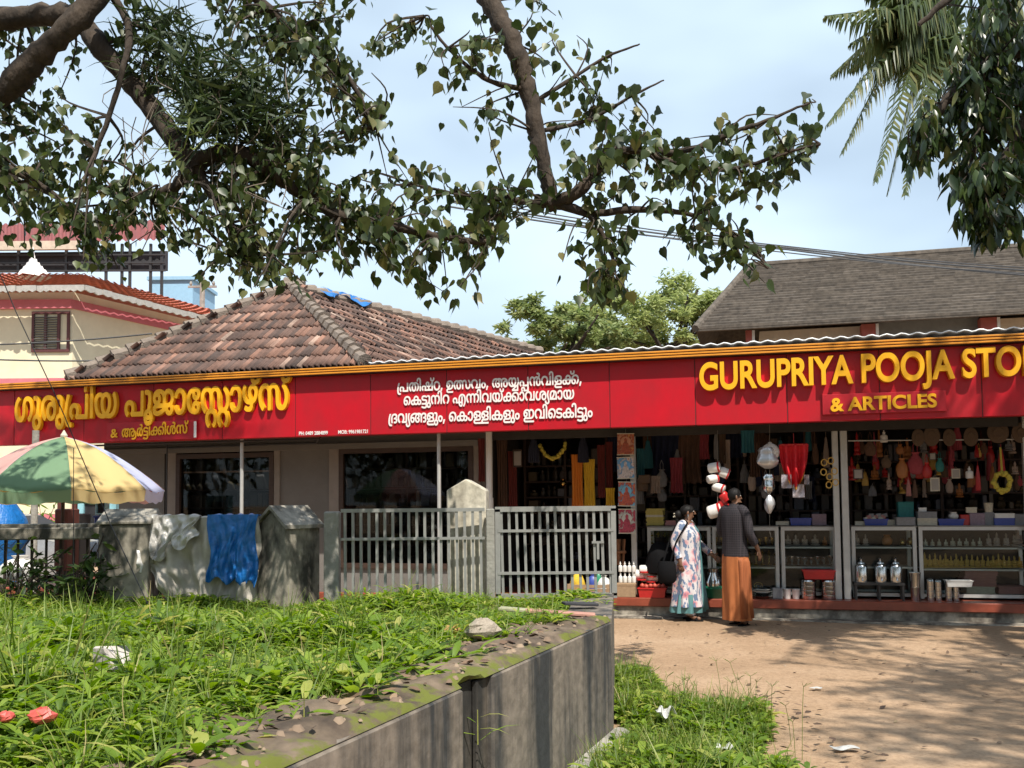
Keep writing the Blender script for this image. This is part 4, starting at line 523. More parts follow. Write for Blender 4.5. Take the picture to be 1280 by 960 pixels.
# posts
def post(x, v, wd, m, z1=2.9, name='post', z0=FL):
    c = ux(x, v); q = MB(); q.box(c - wd / 2, c + wd / 2, v, v + wd, z0, z1, .005); q.build(name, m, shop)
post(1046, 1.0, .075, m_alu); post(1057, 1.0, .085, m_alu); post(792, 1.0, .075, m_alu); post(1286, 1.0, .075, m_alu)
mb = MB(); c = ux(612, .7); mb.tube([(c, .7, 0), (c, .7, 1.62)], .055, 12); mb.tube([(c, .7, 1.6), (c, .7, 3.0)], .045, 12); mb.build('drain_pipe', m_white, shop, smooth=True)
for x in (302, 549):
    mb = MB(); c = ux(x, .25); mb.tube([(c, .25, 0), (c, .25, 2.7)], .027, 10); mb.build('support_pole', m_alu, shop, smooth=True)
mb = MB(); mb.box(-9.4, u3, .9 - .09, .898, 2.36, 2.44); mb.build('window_header', m_wall, shop)
mb = MB(); mb.tube([(-9, .15, 2.46), (ux(400, .15), .15, 2.46)], .014, 6); mb.tube([(ux(210, .3), .3, 2.40), (ux(395, .3), .3, 2.42), (ux(400, .2), .2, 2.49)], .012, 6)
c = ux(208, .7); mb.tube([(c, .7, 2.5), (c, .7, .3)], .012, 6); mb.build('conduit', m_dark, shop)
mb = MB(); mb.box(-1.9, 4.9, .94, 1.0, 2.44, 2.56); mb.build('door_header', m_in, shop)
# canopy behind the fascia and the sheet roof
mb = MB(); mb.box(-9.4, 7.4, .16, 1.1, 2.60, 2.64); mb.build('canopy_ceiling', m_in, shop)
def sheet(mb_, ua, ub, va, vb, za, zb_, zfun=None):
    n = int((ub - ua) / .04)
    mb_.grid(lambda a, c: (ua + (ub - ua) * a, va + (vb - va) * c, za + (zb_ - za) * c + .013 * math.sin(2 * math.pi * (ua + (ub - ua) * a) / .17) + (.03 * a)), n, 2)
mb = MB(); sheet(mb, ux(462, 0) , 7.6, -.04, 5.6, 3.462, 3.62); o = mb.build('sheet_roof', mat('sheet_white', (.72, .74, .76), .5, .1, var=.15), shop, smooth=True); k = o.modifiers.new('t', 'SOLIDIFY'); k.thickness = .018; k.offset = 1

# clay tiled hip roof: rows of overlapping tiles on each face
def tile_mat():
    m, t, b = new_mat('clay_tile'); N = t.nodes.new; K = t.links.new
    g = N('ShaderNodeNewGeometry')
    r = ramp(t, [(0, (0.085, 0.060, 0.053)), (.35, (0.145, 0.090, 0.073)), (.7, (0.215, 0.122, 0.092)), (.92, (0.33, 0.175, 0.125)), (1, (0.42, 0.31, 0.25))])
    K(g.outputs['Random Per Island'], r.inputs['Fac'])
    tc_ = N('ShaderNodeTexCoord'); n1 = N('ShaderNodeTexNoise'); n1.inputs['Scale'].default_value = 1.3; n1.inputs['Detail'].default_value = 8; n1.inputs['Roughness'].default_value = .7
    K(tc_.outputs['Object'], n1.inputs['Vector'])
    r2 = ramp(t, [(.36, (.42, .40, .39)), (.6, (1, 1, 1))]); K(n1.outputs['Fac'], r2.inputs['Fac'])
    mm = N('ShaderNodeMix'); mm.data_type = 'RGBA'; mm.blend_type = 'MULTIPLY'; mm.inputs['Factor'].default_value = 1
    K(r.outputs['Color'], mm.inputs['A']); K(r2.outputs['Color'], mm.inputs['B']); K(mm.outputs['Result'], b.inputs['Base Color'])
    b.inputs['Roughness'].default_value = .85
    return m
m_tile = tile_mat()
TV, TF = [], []
for j in range(2):                        # one Mangalore-style tile: rolled across, lifted at its lower lip
    for i in range(9):
        a = i / 8; prof = .16 * math.sin(a * 2 * math.pi) + .10 * math.sin(a * 4 * math.pi + .8)
        TV.append((a - .5, j * 1.12 - .06, (.20 if j == 0 else .02) + prof * .8))
for i in range(9): TV.append((i / 8 - .5, -.06, TV[i][2] - .16))
for i in range(8): TF.append((i, i + 1, 10 + i, 9 + i)); TF.append((18 + i, 19 + i, i + 1, i))
def tiles(P00, P10, P01, P11, rows, tw, clip=True):
    """tiles over the quad P00-P10 (eave) to P01-P11 (top)"""
    P00, P10, P01, P11 = map(Vector, (P00, P10, P01, P11)); T = []
    nrm = (P10 - P00).cross(P01 - P00); nrm.normalize()
    if nrm.z < 0: nrm = -nrm
    for r_ in range(rows):
        a = P00.lerp(P01, r_ / rows); b = P10.lerp(P11, r_ / rows); a2 = P00.lerp(P01, (r_ + 1) / rows); b2 = P10.lerp(P11, (r_ + 1) / rows)
        n = max(1, int((b - a).length / tw)); ex = (b - a).normalized(); up_ = nrm.cross(ex); up_ = up_ if up_.z > 0 else -up_
        hgt = abs(((a2 + b2) / 2 - (a + b) / 2).dot(up_))
        for i in range(n + 1):
            c = a + ex * ((i + .5 * (r_ % 2) * .0 + .5) * tw) if i < n else b - ex * tw * .5
            c = c + nrm * rnd(-.004, .008); e2 = (ex + up_ * rnd(-.02, .02) + nrm * rnd(-.015, .015)).normalized(); s_ = rnd(.94, 1.05)
            T.append([[e2[k_] * tw, up_[k_] * hgt * s_, nrm[k_] * .21, c[k_]] for k_ in range(3)])
    return T
E_L = S(83, 471, 1.5); E_R = S(456, 457, 1.5); ZE = 3.70
A0 = Vector((-6.74, 4.2, 5.70)); CL = Vector((E_L.x, 1.5, ZE)); CR = Vector((E_R.x, 1.5, ZE)); CBL = Vector((E_L.x, 6.9, ZE))
B0 = S(676, 441, 9.5); D0 = Vector((-1.2, 10.5, 3.6))
T = tiles(CL, CR, A0 + Vector((-.06, 0, 0)), A0 + Vector((.06, 0, 0)), 9, .10)
T += tiles(CR, D0, A0 + Vector((0, .05, 0)), B0, 10, .115) + tiles(CBL, CL, A0 + Vector((0, .1, 0)), A0, 9, .15)
me = scatter('roof_tiles', TV, TF, m_tile, np.array(T), smooth=False)
rt = link('tiled_roof', me, shop)
mb = MB()                                  # boarding under the tiles so no light leaks through
dn = Vector((0, 0, .12)); mb.add([CL - dn, CR - dn, A0 - dn], [(0, 1, 2)]); mb.grid(lambda a, c: CR.lerp(D0, a).lerp(A0.lerp(B0, a), c) - dn * 1.4, 12, 8); mb.add([CBL - dn, CL - dn, A0 - dn], [(0, 1, 2)]); mb.add([CBL, A0, B0, D0], [(0, 1, 2, 3)])
mb.box(CL.x + .3, CR.x - .3, 1.9, 6.4, 3.0, ZE - .02)
mb.build('roof_boards', m_wood, rt)
m_ridge = mat('ridge_mortar', (0.23, 0.185, 0.15), .9, var=.45, scale=5, bump=.6)
mb = MB()
def ridge(p, q, r_=.13, n=16):
    p, q = Vector(p), Vector(q)
    for i in range(n):
        a, b = p.lerp(q, i / n), p.lerp(q, (i + 1.12) / n); mb.tube([a + Vector((0, 0, .05)), b + Vector((0, 0, .02))], [r_ * rnd(.9, 1.1), r_ * .82], 8)
ridge(CL, A0); ridge(CR, A0); ridge(B0, A0, .11, 26); ridge(A0 + Vector((-.15, 0, .02)), A0 + Vector((.2, .1, .02)), .16, 2)
mb.build('ridge_cap', m_ridge, rt)
mb = MB(); p0 = A0.lerp(B0, .10); 
def tarp(a, c):
    p = A0.lerp(B0, .10 + .15 * a + .02 * math.sin(c * 5)); q = CR.lerp(D0, .09 + .2 * a); r_ = p.lerp(q, .13 * c * (.7 + .4 * math.sin(a * 9)) - .02); return (r_.x + .03 * math.sin(a * 14), r_.y, r_.z + .135 + .014 * math.sin(a * 17 + c * 9) + .012 * math.sin(a * 41 - c * 5) + .01 * math.sin(c * 15))
mb.grid(tarp, 26, 10); o = mb.build('roof_tarp', m_blue, None, (0, 0, 0), smooth=True); o.matrix_world = Matrix.Translation(SO) @ Matrix.Rotation(SHOP_A, 4, 'Z')
tag(o, 'scrap of blue tarpaulin lying on the ridge of the clay tiled roof', 'tarpaulin')

# ------------------------------------------------------------------ red signboard
sb = thing('signboard', 'long red fascia signboard with raised yellow shop name and white lines', 'sign', W(0, 0, ZB), SHOP_A)
H = ZT - ZB
seams = [-9.7] + [S(x, 500, 0).x for x in (18, 105, 192, 278, 369, 463, 558, 660, 762, 869, 984, 1100, 1228)] + [6.9]
for i in range(len(seams) - 1):
    q = MB(); q.box(seams[i] + .004, seams[i + 1] - .004, rnd(0, .006), .14, 0, H - .10, .006); q.build('panel', m_red, sb)
q = MB(); q.box(-9.7, 6.9, .012, .15, .002, H - .1); q.build('backing', m_dark, sb)
q = MB(); q.box(-9.7, 6.9, -.11, .15, H - .10, H, .004); q.build('trim', m_dark, sb)
for z in (H - .094, H - .060, H - .026):
    q = MB(); q.box(-9.72, 6.92, -.128, -.109, z, z + .022, .004); q.build('trim_stripe', m_trimy, sb)
GLYPH_BAR = None
def outlines(seq):
    """list of closed polylines for a shaped Malayalam line, in em/1000, and its width"""
    x = 0; out = []
    for gid in seq:
        adv, s = ML_GLYPHS[gid]; dx = x - 480 if gid == 77 else x
        for c in (s.split('|') if s else []):
            out.append([(float(k.split(',')[0]) + dx, float(k.split(',')[1])) for k in c.split()])
        x += adv
    return out, x
def lettering(name, m, parent, x0, y0, x1, y1, seq=None, text=None, hpx=None, depth=.02, bold=0.0, capw=None, plane=0.0, bev=0.0):
    """flat lettering on the fascia from pixel baseline start to end, built upright in the sign's own plane"""
    a, b = S(x0, y0, plane), S(x1, y1, plane); wid = b.x - a.x
    cu = bpy.data.curves.new(name, 'CURVE' if seq else 'FONT'); cu.dimensions = '2D'; cu.fill_mode = 'BOTH'
    if seq:
        pls, wd = outlines(seq)
        for pl in pls:
            sp_ = cu.splines.new('POLY'); sp_.points.add(len(pl) - 1)
            for i, (px, py) in enumerate(pl): sp_.points[i].co = (px / 1000, py / 1000, 0, 1)
            sp_.use_cyclic_u = True
        lo, hi, em = 0, wd / 1000, .72
    else: cu.body = text; cu.size = 1.0
    cu.offset = bold; cu.extrude = .5
    if bev: cu.bevel_depth = bev; cu.bevel_resolution = 0
    tmp = bpy.data.objects.new('tmp', cu); COL.objects.link(tmp)
    bpy.context.view_layer.update(); dg = bpy.context.evaluated_depsgraph_get()
    me = bpy.data.meshes.new_from_object(tmp.evaluated_get(dg)); bpy.data.objects.remove(tmp)
    n = len(me.vertices); co = np.zeros(n * 3, np.float32); me.vertices.foreach_get('co', co); co = co.reshape(-1, 3)
    mn, mxx = co[:, 0].min(), co[:, 0].max(); hh = (0.66 if seq else 0.72)
    sx = wid / (mxx - mn); mpp = (EYE - W(a.x, 0, 0)).length / F_PX
    sz = (hpx * mpp / hh) if hpx else sx
    mid = W((a.x + b.x) / 2, 0, 0); new = np.zeros_like(co)
    new[:, 0] = (co[:, 0] - mn) * sx + a.x
    fr = (co[:, 0] - mn) / (mxx - mn); new[:, 2] = co[:, 1] * sz + (a.z + (b.z - a.z) * fr) - ZB
    new[:, 1] = plane - depth / 2 - co[:, 2] * depth - .004
    me.vertices.foreach_set('co', new.ravel()); me.materials.clear(); me.materials.append(m); me.update()
    bm = bmesh.new(); bm.from_mesh(me); bmesh.ops.recalc_face_normals(bm, faces=bm.faces); bm.to_mesh(me); bm.free()
    return link(name, me, parent)
lettering('lettering', m_yel, sb, 22, 527, 366, 511, seq=ML_TEXT['A'], hpx=30, depth=.06, bold=.0)
lettering('lettering', m_yel, sb, 875, 488, 1338, 466, text='GURUPRIYA POOJA STORES', hpx=33, depth=.09, bold=.026)
q = MB(); a = S(134, 530, -.03); b = S(246, 525, -.03); q.box(a.x, b.x, -.035, -.002, S(190, 550.5, 0).z - ZB, S(190, 527, 0).z - ZB, .004); pl1 = q.build('name_plate', m_dred, sb)
lettering('lettering', m_yel, pl1, 153, 546.5, 236, 541, seq=ML_TEXT['B'], hpx=11, depth=.012, bold=0, plane=-.036)
lettering('lettering', m_yel, pl1, 139, 547, 148, 546.5, text='&', hpx=10, depth=.012, bold=.02, plane=-.036)
q = MB(); a = S(244, 530, -.036); q.box(a.x - .02, a.x + .02, -.04, -.036, S(244, 547, 0).z - ZB, S(244, 527, 0).z - ZB); q.build('white_strip', m_white, pl1)
q = MB(); a = S(1028, 510, -.03); b = S(1183, 510, -.03); q.box(a.x, b.x, -.035, -.002, S(1105, 516.5, 0).z - ZB, S(1105, 491, 0).z - ZB, .004); pl2 = q.build('name_plate', m_dred, sb)
lettering('lettering', m_yel, pl2, 1038, 514, 1171, 508.5, text='& ARTICLES', hpx=15.5, depth=.014, bold=.03, plane=-.036)
m_wl = mat('letter_white', (0.80, 0.76, 0.74), .5, var=.05)
lettering('lettering', m_wl, sb, 497, 490, 727, 479.5, seq=ML_TEXT['C'], hpx=12.5, depth=.010, bold=0)
lettering('lettering', m_wl, sb, 505, 506.5, 718, 498.5, seq=ML_TEXT['D'], hpx=12.5, depth=.010, bold=0)
lettering('lettering', m_wl, sb, 486, 529, 741, 521, seq=ML_TEXT['E'], hpx=13, depth=.010, bold=0)
lettering('lettering', m_wl, sb, 374, 544, 410, 543, text='PH: 0489 2884899', hpx=4.4, depth=.003, bold=.02)
lettering('lettering', m_wl, sb, 423, 542.3, 460, 541.3, text='MOB: 9961981721', hpx=4.4, depth=.003, bold=.02)

# ------------------------------------------------------------------ buildings behind
m_cream = mat('cream_wall', (0.72, 0.66, 0.47), .85, var=.12, scale=2)
m_pink = mat('pink_band', (0.55, 0.16, 0.19), .7, var=.1)
m_rtile = mat('painted_roof', (0.52, 0.13, 0.07), .65, var=.2, scale=5)
m_sheetred = mat('red_sheet', (0.22, 0.055, 0.05), .7, var=.25)
m_fasc = mat('grey_fascia', (0.42, 0.40, 0.37), .8, var=.25, scale=10)
HY = 26.0
hc = at(90, 470, HY); hl = at(-160, 470, HY); HD = Vector((.458, 1, 0)).normalized(); hr = hc + HD * 9.5
def hz(y): return at(90, y, HY).z
house = thing('yellow_house', 'cream two storey house with pink band and orange tiled roof', 'house', (hc.x, hc.y, 0))
def hp(p, z): return Vector((p.x - hc.x, p.y - hc.y, z))
def slab(mb_, pts, z0, z1, out=0.0):
    """upright band along a chain of points, pushed out towards the viewer"""
    n = len(pts); vs = []
    for z in (z0, z1):
        for p in pts: vs.append((p[0], p[1] - out, z))
        for p in reversed(pts): vs.append((p[0] + .4, p[1] + 1.5, z))
    m_ = 2 * n
    fs = [(i, (i + 1) % m_, m_ + (i + 1) % m_, m_ + i) for i in range(m_)] + [tuple(range(m_ - 1, -1, -1)), tuple(range(m_, 2 * m_))]
    return mb_.add(vs, fs)
P3 = [hp(hl, 0), hp(hc, 0), hp(hr, 0)]
mb = MB(); slab(mb, P3, 0, hz(365)); mb.build('wall', m_cream, house)
mb = MB(); slab(mb, P3, hz(386), hz(375), .12); slab(mb, P3, hz(479), hz(473), .12); slab(mb, P3, .9, 1.35, .06); mb.build('band', m_pink, house)
zE, zR = hz(366), at(90, 344, HY + 1.5).z
oL, oC, oR = hp(hl, zE) + Vector((0, -.9, 0)), hp(hc, zE) + Vector((.75, -.9, 0)), hp(hr, zE) + Vector((.9, -.2, 0))
rL, rC, rR = hp(hl, zR) + Vector((0, 1.6, .1)), hp(hc, zR) + Vector((-.6, 1.8, .1)), hp(hr, zR) + Vector((-1.4, 1.0, .1))
mb = MB()
def strip(mb_, a0, a1, b0, b1, n, rows):
    a0, a1, b0, b1 = map(Vector, (a0, a1, b0, b1))
    for r_ in range(rows):
        k0, k1 = r_ / rows, (r_ + 1) / rows
        mb_.grid(lambda u_, v_: (a0.lerp(a1, u_)).lerp(b0.lerp(b1, u_), k0 + (k1 - k0) * v_ * 1.03) + Vector((0, 0, .07 * (1 - v_) + .025 * math.sin(u_ * n * 6.283))), n * 4, 1)
strip(mb, oL, oC, rL, rC, 26, 7); strip(mb, oC, oR, rC, rR, 30, 7)
rf = mb.build('roof', m_rtile, house)
mb = MB(); mb.add([rL, rC, rC + Vector((-1.5, 4, -1)), rL + Vector((0, 4, -1))], [(0, 1, 2, 3)]); mb.add([rC, rR, rR + Vector((-3, 2, -1)), rC + Vector((-1.5, 4, -1))], [(0, 1, 2, 3)]); mb.build('rear_slope', m_rtile, rf)
mb = MB()
for a, b in ((oL, oC), (oC, oR)):
    n = 34
    for i in range(n):
        p, q = a.lerp(b, i / n), a.lerp(b, (i + 1) / n); m_ = p.lerp(q, .5)
        mb.add([p, q, q + Vector((0, 0, -.14)), m_ + Vector((0, 0, -.19)), p + Vector((0, 0, -.14))], [(0, 1, 2, 3, 4)])
o = mb.build('scalloped_fascia', m_fasc, house); k = o.modifiers.new('t', 'SOLIDIFY'); k.thickness = .05
mb = MB(); fa = at(41, 343, HY + 1.6)
for i in range(6):
    z = fa.z - .1 + i * .11; r_ = (.58, .47, .35, .24, .14, .07)[i]; mb.lathe([(r_, 0), (r_ * .82, .13)], 4, (fa.x - hc.x, fa.y - hc.y, z))
mb.lathe([(.05, 0), (.03, .15), (.004, .3)], 8, (fa.x - hc.x, fa.y - hc.y, fa.z + .55)); mb.build('finial', m_white, house)
a, b = at(39, 440, HY - .05), at(87, 389, HY - .05)
mb = MB(); X0, X1, Y_, Z0, Z1 = a.x - hc.x, b.x - hc.x, -.06, a.z, b.z; t = .07; mb.box(X0, X1, Y_, .02, Z1 - t, Z1); mb.box(X0, X1, Y_, .02, Z0, Z0 + t)
for x in (X0, X0 + .33 * (X1 - X0), X0 + .68 * (X1 - X0), X1 - t): mb.box(x, x + t, Y_ - .002, .02, Z0 + t, Z1 - t)
wn = mb.build('window', mat('maroon_frame', (0.10, 0.028, 0.028), .6), house)
mb = MB()
for i in range(14):
    z = Z0 + .1 + i * (Z1 - Z0 - .2) / 14; mb.bar((X0 + .08, -.03, z), (X0 + .68 * (X1 - X0), -.03, z), .09, .02)
mb.build('louvre', mat('louvre_grey', (0.13, 0.12, 0.11), .6), wn)
# tall sheet roofed frame
SY = 34.0
ts = thing('rooftop_shed', 'open rooftop steel shed with red sheet roof above the cream house', 'shed', (at(90, 470, SY).x, SY, 0))
def q_(x, y, dy=0): p = at(x, y, SY + dy); return Vector((p.x - ts.location.x, p.y - SY, p.z))
mb = MB(); mb.grid(lambda a_, c_: q_(-150, 310).lerp(q_(206, 299), a_).lerp(q_(-150, 284, 4).lerp(q_(206, 275, 4), a_), c_) + Vector((0, 0, .05 * math.sin(a_ * 260))), 160, 2); mb.build('roof', m_sheetred, ts)
mb = MB(); p, q = q_(-150, 316), q_(100, 312); mb.box(p.x, q.x, -.25, -.1, p.z, q_(100, 303).z); mb.build('fascia', mat('beige_fascia', (.55, .46, .36), .8), ts)
m_blk = mat('dark_sheet', (0.035, 0.035, 0.04), .8, var=.3)
mb = MB(); p, q = q_(-150, 338), q_(204, 310); mb.box(p.x, q.x, .4, .5, p.z, q.z); mb.build('dark_panel', m_blk, ts)
mb = MB()
for x in (-100, -40, 20, 80, 130, 150, 160, 186, 200): a = q_(x, 400); b = q_(x, 303); mb.bar((a.x, .2, 0), (b.x, .2, b.z), .09)
for y in (318, 328, 338): a = q_(-150, y); b = q_(205, y - 1); mb.bar((a.x, .15, a.z), (b.x, .15, b.z), .06)
mb.build('steel_frame', m_dark, ts)
a, b = at(186, 470, 40), at(241, 350, 40)
mb = MB(); mb.box(a.x, b.x, 40, 43, 0, b.z); c = at(215, 358, 40); mb.box(a.x - .1, b.x + .1, 39.9, 43.1, b.z, b.z + .15)
tag(mb.build('distant_block', mat('pale_blue', (0.30, 0.52, 0.72), .8, var=.1)), 'pale blue building showing between the cream house and the clay roof', 'building')
a = at(253, 470, 32); b = at(253, 346, 32); mb = MB(); mb.tube([(a.x, 32, 0), (b.x, 32, b.z)], [.12, .09], 8); mb.bar((b.x - .5, 32, b.z - .35), (b.x + .5, 32, b.z - .35), .07)
for i in (-.4, 0, .4): mb.lathe([(.04, 0), (.06, .05), (.03, .14)], 6, (b.x + i, 32, b.z - .3))
tag(mb.build('power_pole', m_conc), 'grey concrete electricity pole standing behind the clay tiled roof', 'pole')
# right hand building, parallel to the shop
m_shing = island_mat('old_roof', [(0, (0.088, 0.072, 0.058)), (.5, (0.108, 0.088, 0.070)), (1, (0.130, 0.107, 0.086))], .95, noise=.45)
rbld = thing('long_roof_building', 'beige building with red columns under a long dark brown tiled roof', 'building', SO, SHOP_A)
e0, e1 = S(869, 411, 12), S(1300, 387, 12); z_e = (e0.z + e1.z) / 2; rg0, rg1 = S(936, 329, 15.2), S(1300, 312, 15.2); z_r = (rg0.z + rg1.z) / 2
mb = MB(); n = 24; UEND = e1.x + 9
for i in range(n):
    k0, k1 = i / n, (i + 1) / n; ua = e0.x + (rg0.x - e0.x) * k0; ub = e0.x + (rg0.x - e0.x) * k1
    va, vb = 12 + 3.2 * k0, 12 + 3.2 * k1; za, zb_ = z_e + (z_r - z_e) * k0, z_e + (z_r - z_e) * k1
    m_ = 34
    for j in range(m_):
        x0 = ua + (UEND - ua) * j / m_; x1 = ua + (UEND - ua) * (j + 1) / m_; y0 = ub + (UEND - ub) * j / m_; y1 = ub + (UEND - ub) * (j + 1) / m_; d = rnd(0, .015)
        mb.add([(x0, va, za + .05 + d), (x1, va, za + .05 + d), (y1, vb, zb_), (y0, vb, zb_), (x0, va, za - .02), (x1, va, za - .02)], [(0, 1, 2, 3), (4, 5, 1, 0)])
rr = mb.build('roof', m_shing, rbld)
mb = MB(); mb.add([(e0.x, 12, z_e), (rg0.x, 15.2, z_r), (e0.x, 18.4, z_e)], [(0, 1, 2)]); mb.add([(rg0.x, 15.2, z_r), (UEND, 15.2, z_r), (UEND, 18.4, z_e), (e0.x, 18.4, z_e)], [(0, 1, 2, 3)]); mb.box(e0.x, UEND, 12.0, 12.12, z_e - .07, z_e - .03); mb.build('eave', m_shing, rr)
mb = MB(); mb.tube([(rg0.x, 15.2, z_r), (UEND, 15.2, z_r)], .12, 8); mb.tube([(e0.x, 12, z_e), (rg0.x, 15.2, z_r)], .10, 8); mb.build('ridge_cap', m_shing, rr)
uW = S(905, 425, 12.9).x
mb = MB(); mb.box(uW + .9, UEND - .3, 12.9, 18, 0, z_e); mb.build('wall', mat('beige_wall', (0.60, 0.50, 0.38), .85, var=.15), rbld)
mcol = mat('red_column', (0.38, 0.095, 0.07), .7)
for x0, x1 in ((932, 940), (1077, 1095), (1226, 1247)):
    a, b = S(x0, 420, 12.5).x, S(x1, 420, 12.5).x; mb = MB(); mb.box(a, b, 12.5, 12.88, 0, z_e - .02, .01); c_ = mb.build('column', mcol, rbld)
    mb = MB(); mb.box(b + .003, b + .07, 12.5, 12.86, 0, z_e - .03); mb.build('column_trim', m_white, c_)
mb = MB(); mb.box(S(1098, 420, 12.8).x, S(1224, 420, 12.8).x, 12.78, 12.89, 3, S(1160, 402, 12.8).z + .05); mb.build('grey_panel', mat('grey_panel', (.20, .20, .185), .7, var=.2), rbld)

# ------------------------------------------------------------------ overhead wires
m_cable = mat('cable', (0.025, 0.025, 0.028), .6)
def wire(name, pts, r_, label, sag=0.0, group=None):
    P = []
    for i in range(len(pts) - 1):
        a_, b_ = Vector(pts[i]), Vector(pts[i + 1])
        for j in range(12): k_ = j / 12; p_ = a_.lerp(b_, k_); p_.z -= sag * 4 * k_ * (1 - k_); P.append(p_)
    P.append(Vector(pts[-1])); o_ = P[0].copy(); q = MB(); q.tube([p_ - o_ for p_ in P], r_, 5)
    return tag(q.build(name, m_cable, None, o_), label, 'cable', group)
for i, (ya, yb, yc) in enumerate(((262, 308, 329), (268, 310, 333), (270, 316, 336), (276, 312, 341))):
    wire('power_cable', [at(560, ya - 18, 13 + i * .2), at(985, yb, 14 + i * .2), at(1420, yc + 12, 15)], .010 + .005 * (i % 2), 'black overhead cable in the bundle sagging past the palm and brown roof', .06, 'overhead cables across the sky')
for i, (ya, yb) in enumerate(((432, 417), (447, 449))):
    wire('house_wire', [at(-60, ya, 18), at(190, yb, 19)], .016, 'thin black wire crossing the cream house front', .05, 'wires in front of the cream house')
wire('guy_wire', [at(-30, 270, 7.3), at(20, 390, 7.3), at(72, 500, 7.3), at(110, 590, 7.32), at(138, 655, 7.3), at(188, 762, 7.1)], .0042, 'twisted black wire slanting down past the umbrella to the weeds', 0.0)
wire('hanging_wire', [at(92, 560, 7.35), at(92, 640, 7.35), at(92, 740, 7.35)], .003, 'thin wire hanging straight down in front of the umbrella', 0.0)

# ------------------------------------------------------------------ trees
def leaf_T(p, d, s): return frame3(p, d, (rnd(-1, 1), rnd(-1, 1), rnd(-.3, .3)), s)
PEEPAL_V = [(0, 0, 0), (0, -.03, .3), (0, 0, .62), (0, .02, 1.12)]
for sx_ in (1, -1): PEEPAL_V += [(.20 * sx_, .03, -.05), (.40 * sx_, .08, .14), (.40 * sx_, .09, .36), (.24 * sx_, .06, .62), (.07 * sx_, .02, .84)]
PEEPAL_F = [(0, 4, 5, 1), (1, 5, 6, 2), (2, 6, 7), (2, 7, 8, 3), (0, 1, 10, 9), (1, 2, 11, 10), (2, 12, 11), (2, 3, 13, 12)]
MANGO_V = [(0, 0, 0), (0, -.05, .4), (0, 0, .75), (0, .1, 1.1)] + [(.13, .02, .2), (.19, .03, .5), (.12, .05, .8), (-.13, .02, .2), (-.19, .03, .5), (-.12, .05, .8)]
MANGO_F = [(0, 4, 5, 1), (1, 5, 6, 2), (2, 6, 3), (0, 1, 8, 7), (1, 2, 9, 8), (2, 3, 9)]
def samples(branches):
    out = []
    for pts, ra_, rb2 in branches:
        for i in range(len(pts) - 1):
            a, b = Vector(pts[i]), Vector(pts[i + 1]); n = max(1, int((b - a).length / .25))
            for j in range(n): out.append(a.lerp(b, j / n))
        out.append(Vector(pts[-1]))
    return out
def smooth_path(pts, n=5):
    pts = [Vector(p) for p in pts]; out = []
    for i in range(len(pts) - 1):
        p0, p1, p2, p3 = pts[max(i - 1, 0)], pts[i], pts[i + 1], pts[min(i + 2, len(pts) - 1)]
        for j in range(n):
            t = j / n; out.append(.5 * ((2 * p1) + (p2 - p0) * t + (2 * p0 - 5 * p1 + 4 * p2 - p3) * t * t + (3 * p1 - p0 - 3 * p2 + p3) * t ** 3))
    return out + [pts[-1]]
def limb(mb_, pts, ra_, rb2, n=10, knob=.13):
    P = smooth_path(pts, 8); m_ = len(P) - 1
    mb_.tube([p + Vector((rnd(-1, 1), rnd(-1, 1), rnd(-1, 1))) * ra_ * .11 for p in P], [(ra_ + (rb2 - ra_) * i / m_) * (1 + rnd(-knob, knob)) for i in range(m_ + 1)], n)
def leafy(ends, SP, per, size, down, TW, LT, twig_r=.006, petiole=.04, spread=.8):
    SPa = np.array([tuple(p) for p in SP])
    for e in ends:
        e = Vector(e); d = np.linalg.norm(SPa - np.array(e), axis=1) + .35 * np.abs(rng.standard_normal(len(SPa)))
        s = Vector(SPa[int(np.argmin(d))]); ln = (e - s).length
        mid = s.lerp(e, .5) + Vector((rnd(-.1, .1), rnd(-.1, .1), rnd(.0, .16) * ln)); P = smooth_path([s, mid, e], 4)
        k_ = len(P) - 1; TW.tube(P, [twig_r * (1.6 - 1.2 * i / k_) * (1 + .5 * min(ln, 2)) for i in range(k_ + 1)], 4, False)
        for j in range(per):
            t = 1 - min(.95, .62 * (j / per) / max(ln, .6) ** .5) * (1 if ln > .25 else .8); i = min(k_ - 1, int(t * k_)); p = P[i].lerp(P[i + 1], t * k_ - i)
            p = p + Vector((rnd(-1, 1), rnd(-1, 1), rnd(-.9, .5))) * petiole * 1.6
            dr = Vector((rnd(-spread, spread), rnd(-spread, spread), -down * rnd(.4, 1.3)))
            LT.append(leaf_T(p, dr, size * rnd(.6, 1.18)))
def blob(x, y, rx, ry, n, Y, dY):
    out = []
    for _ in range(n):
        a = rnd(0, 6.283); r_ = math.sqrt(random.random()); out.append(at(x + rx * r_ * math.cos(a), y + ry * r_ * math.sin(a), Y + rnd(-dY, dY)))
    return out
def ball3(c, r_, n):
    out = []
    for _ in range(n):
        v = Vector((rnd(-1, 1), rnd(-1, 1), rnd(-.7, .7)))
        while v.length > 1: v = Vector((rnd(-1, 1), rnd(-1, 1), rnd(-.7, .7)))
        out.append(Vector(c) + v * r_)
    return out
TB = Vector((-5.3, 6.9, 0))
fig = thing('peepal_tree', 'large spreading tree with heart shaped leaves overhanging the shop and sky', 'tree', TB + Vector((0, 0, .7)))
off = fig.location
def rel(pts): return [Vector(p) - off for p in pts]
trunk = [TB + Vector((0, 0, .5)), TB + Vector((.05, -.1, 2)), TB + Vector((.2, -.2, 3.3)), TB + Vector((.3, -.2, 5.2)), TB + Vector((.7, -.2, 7.6))]
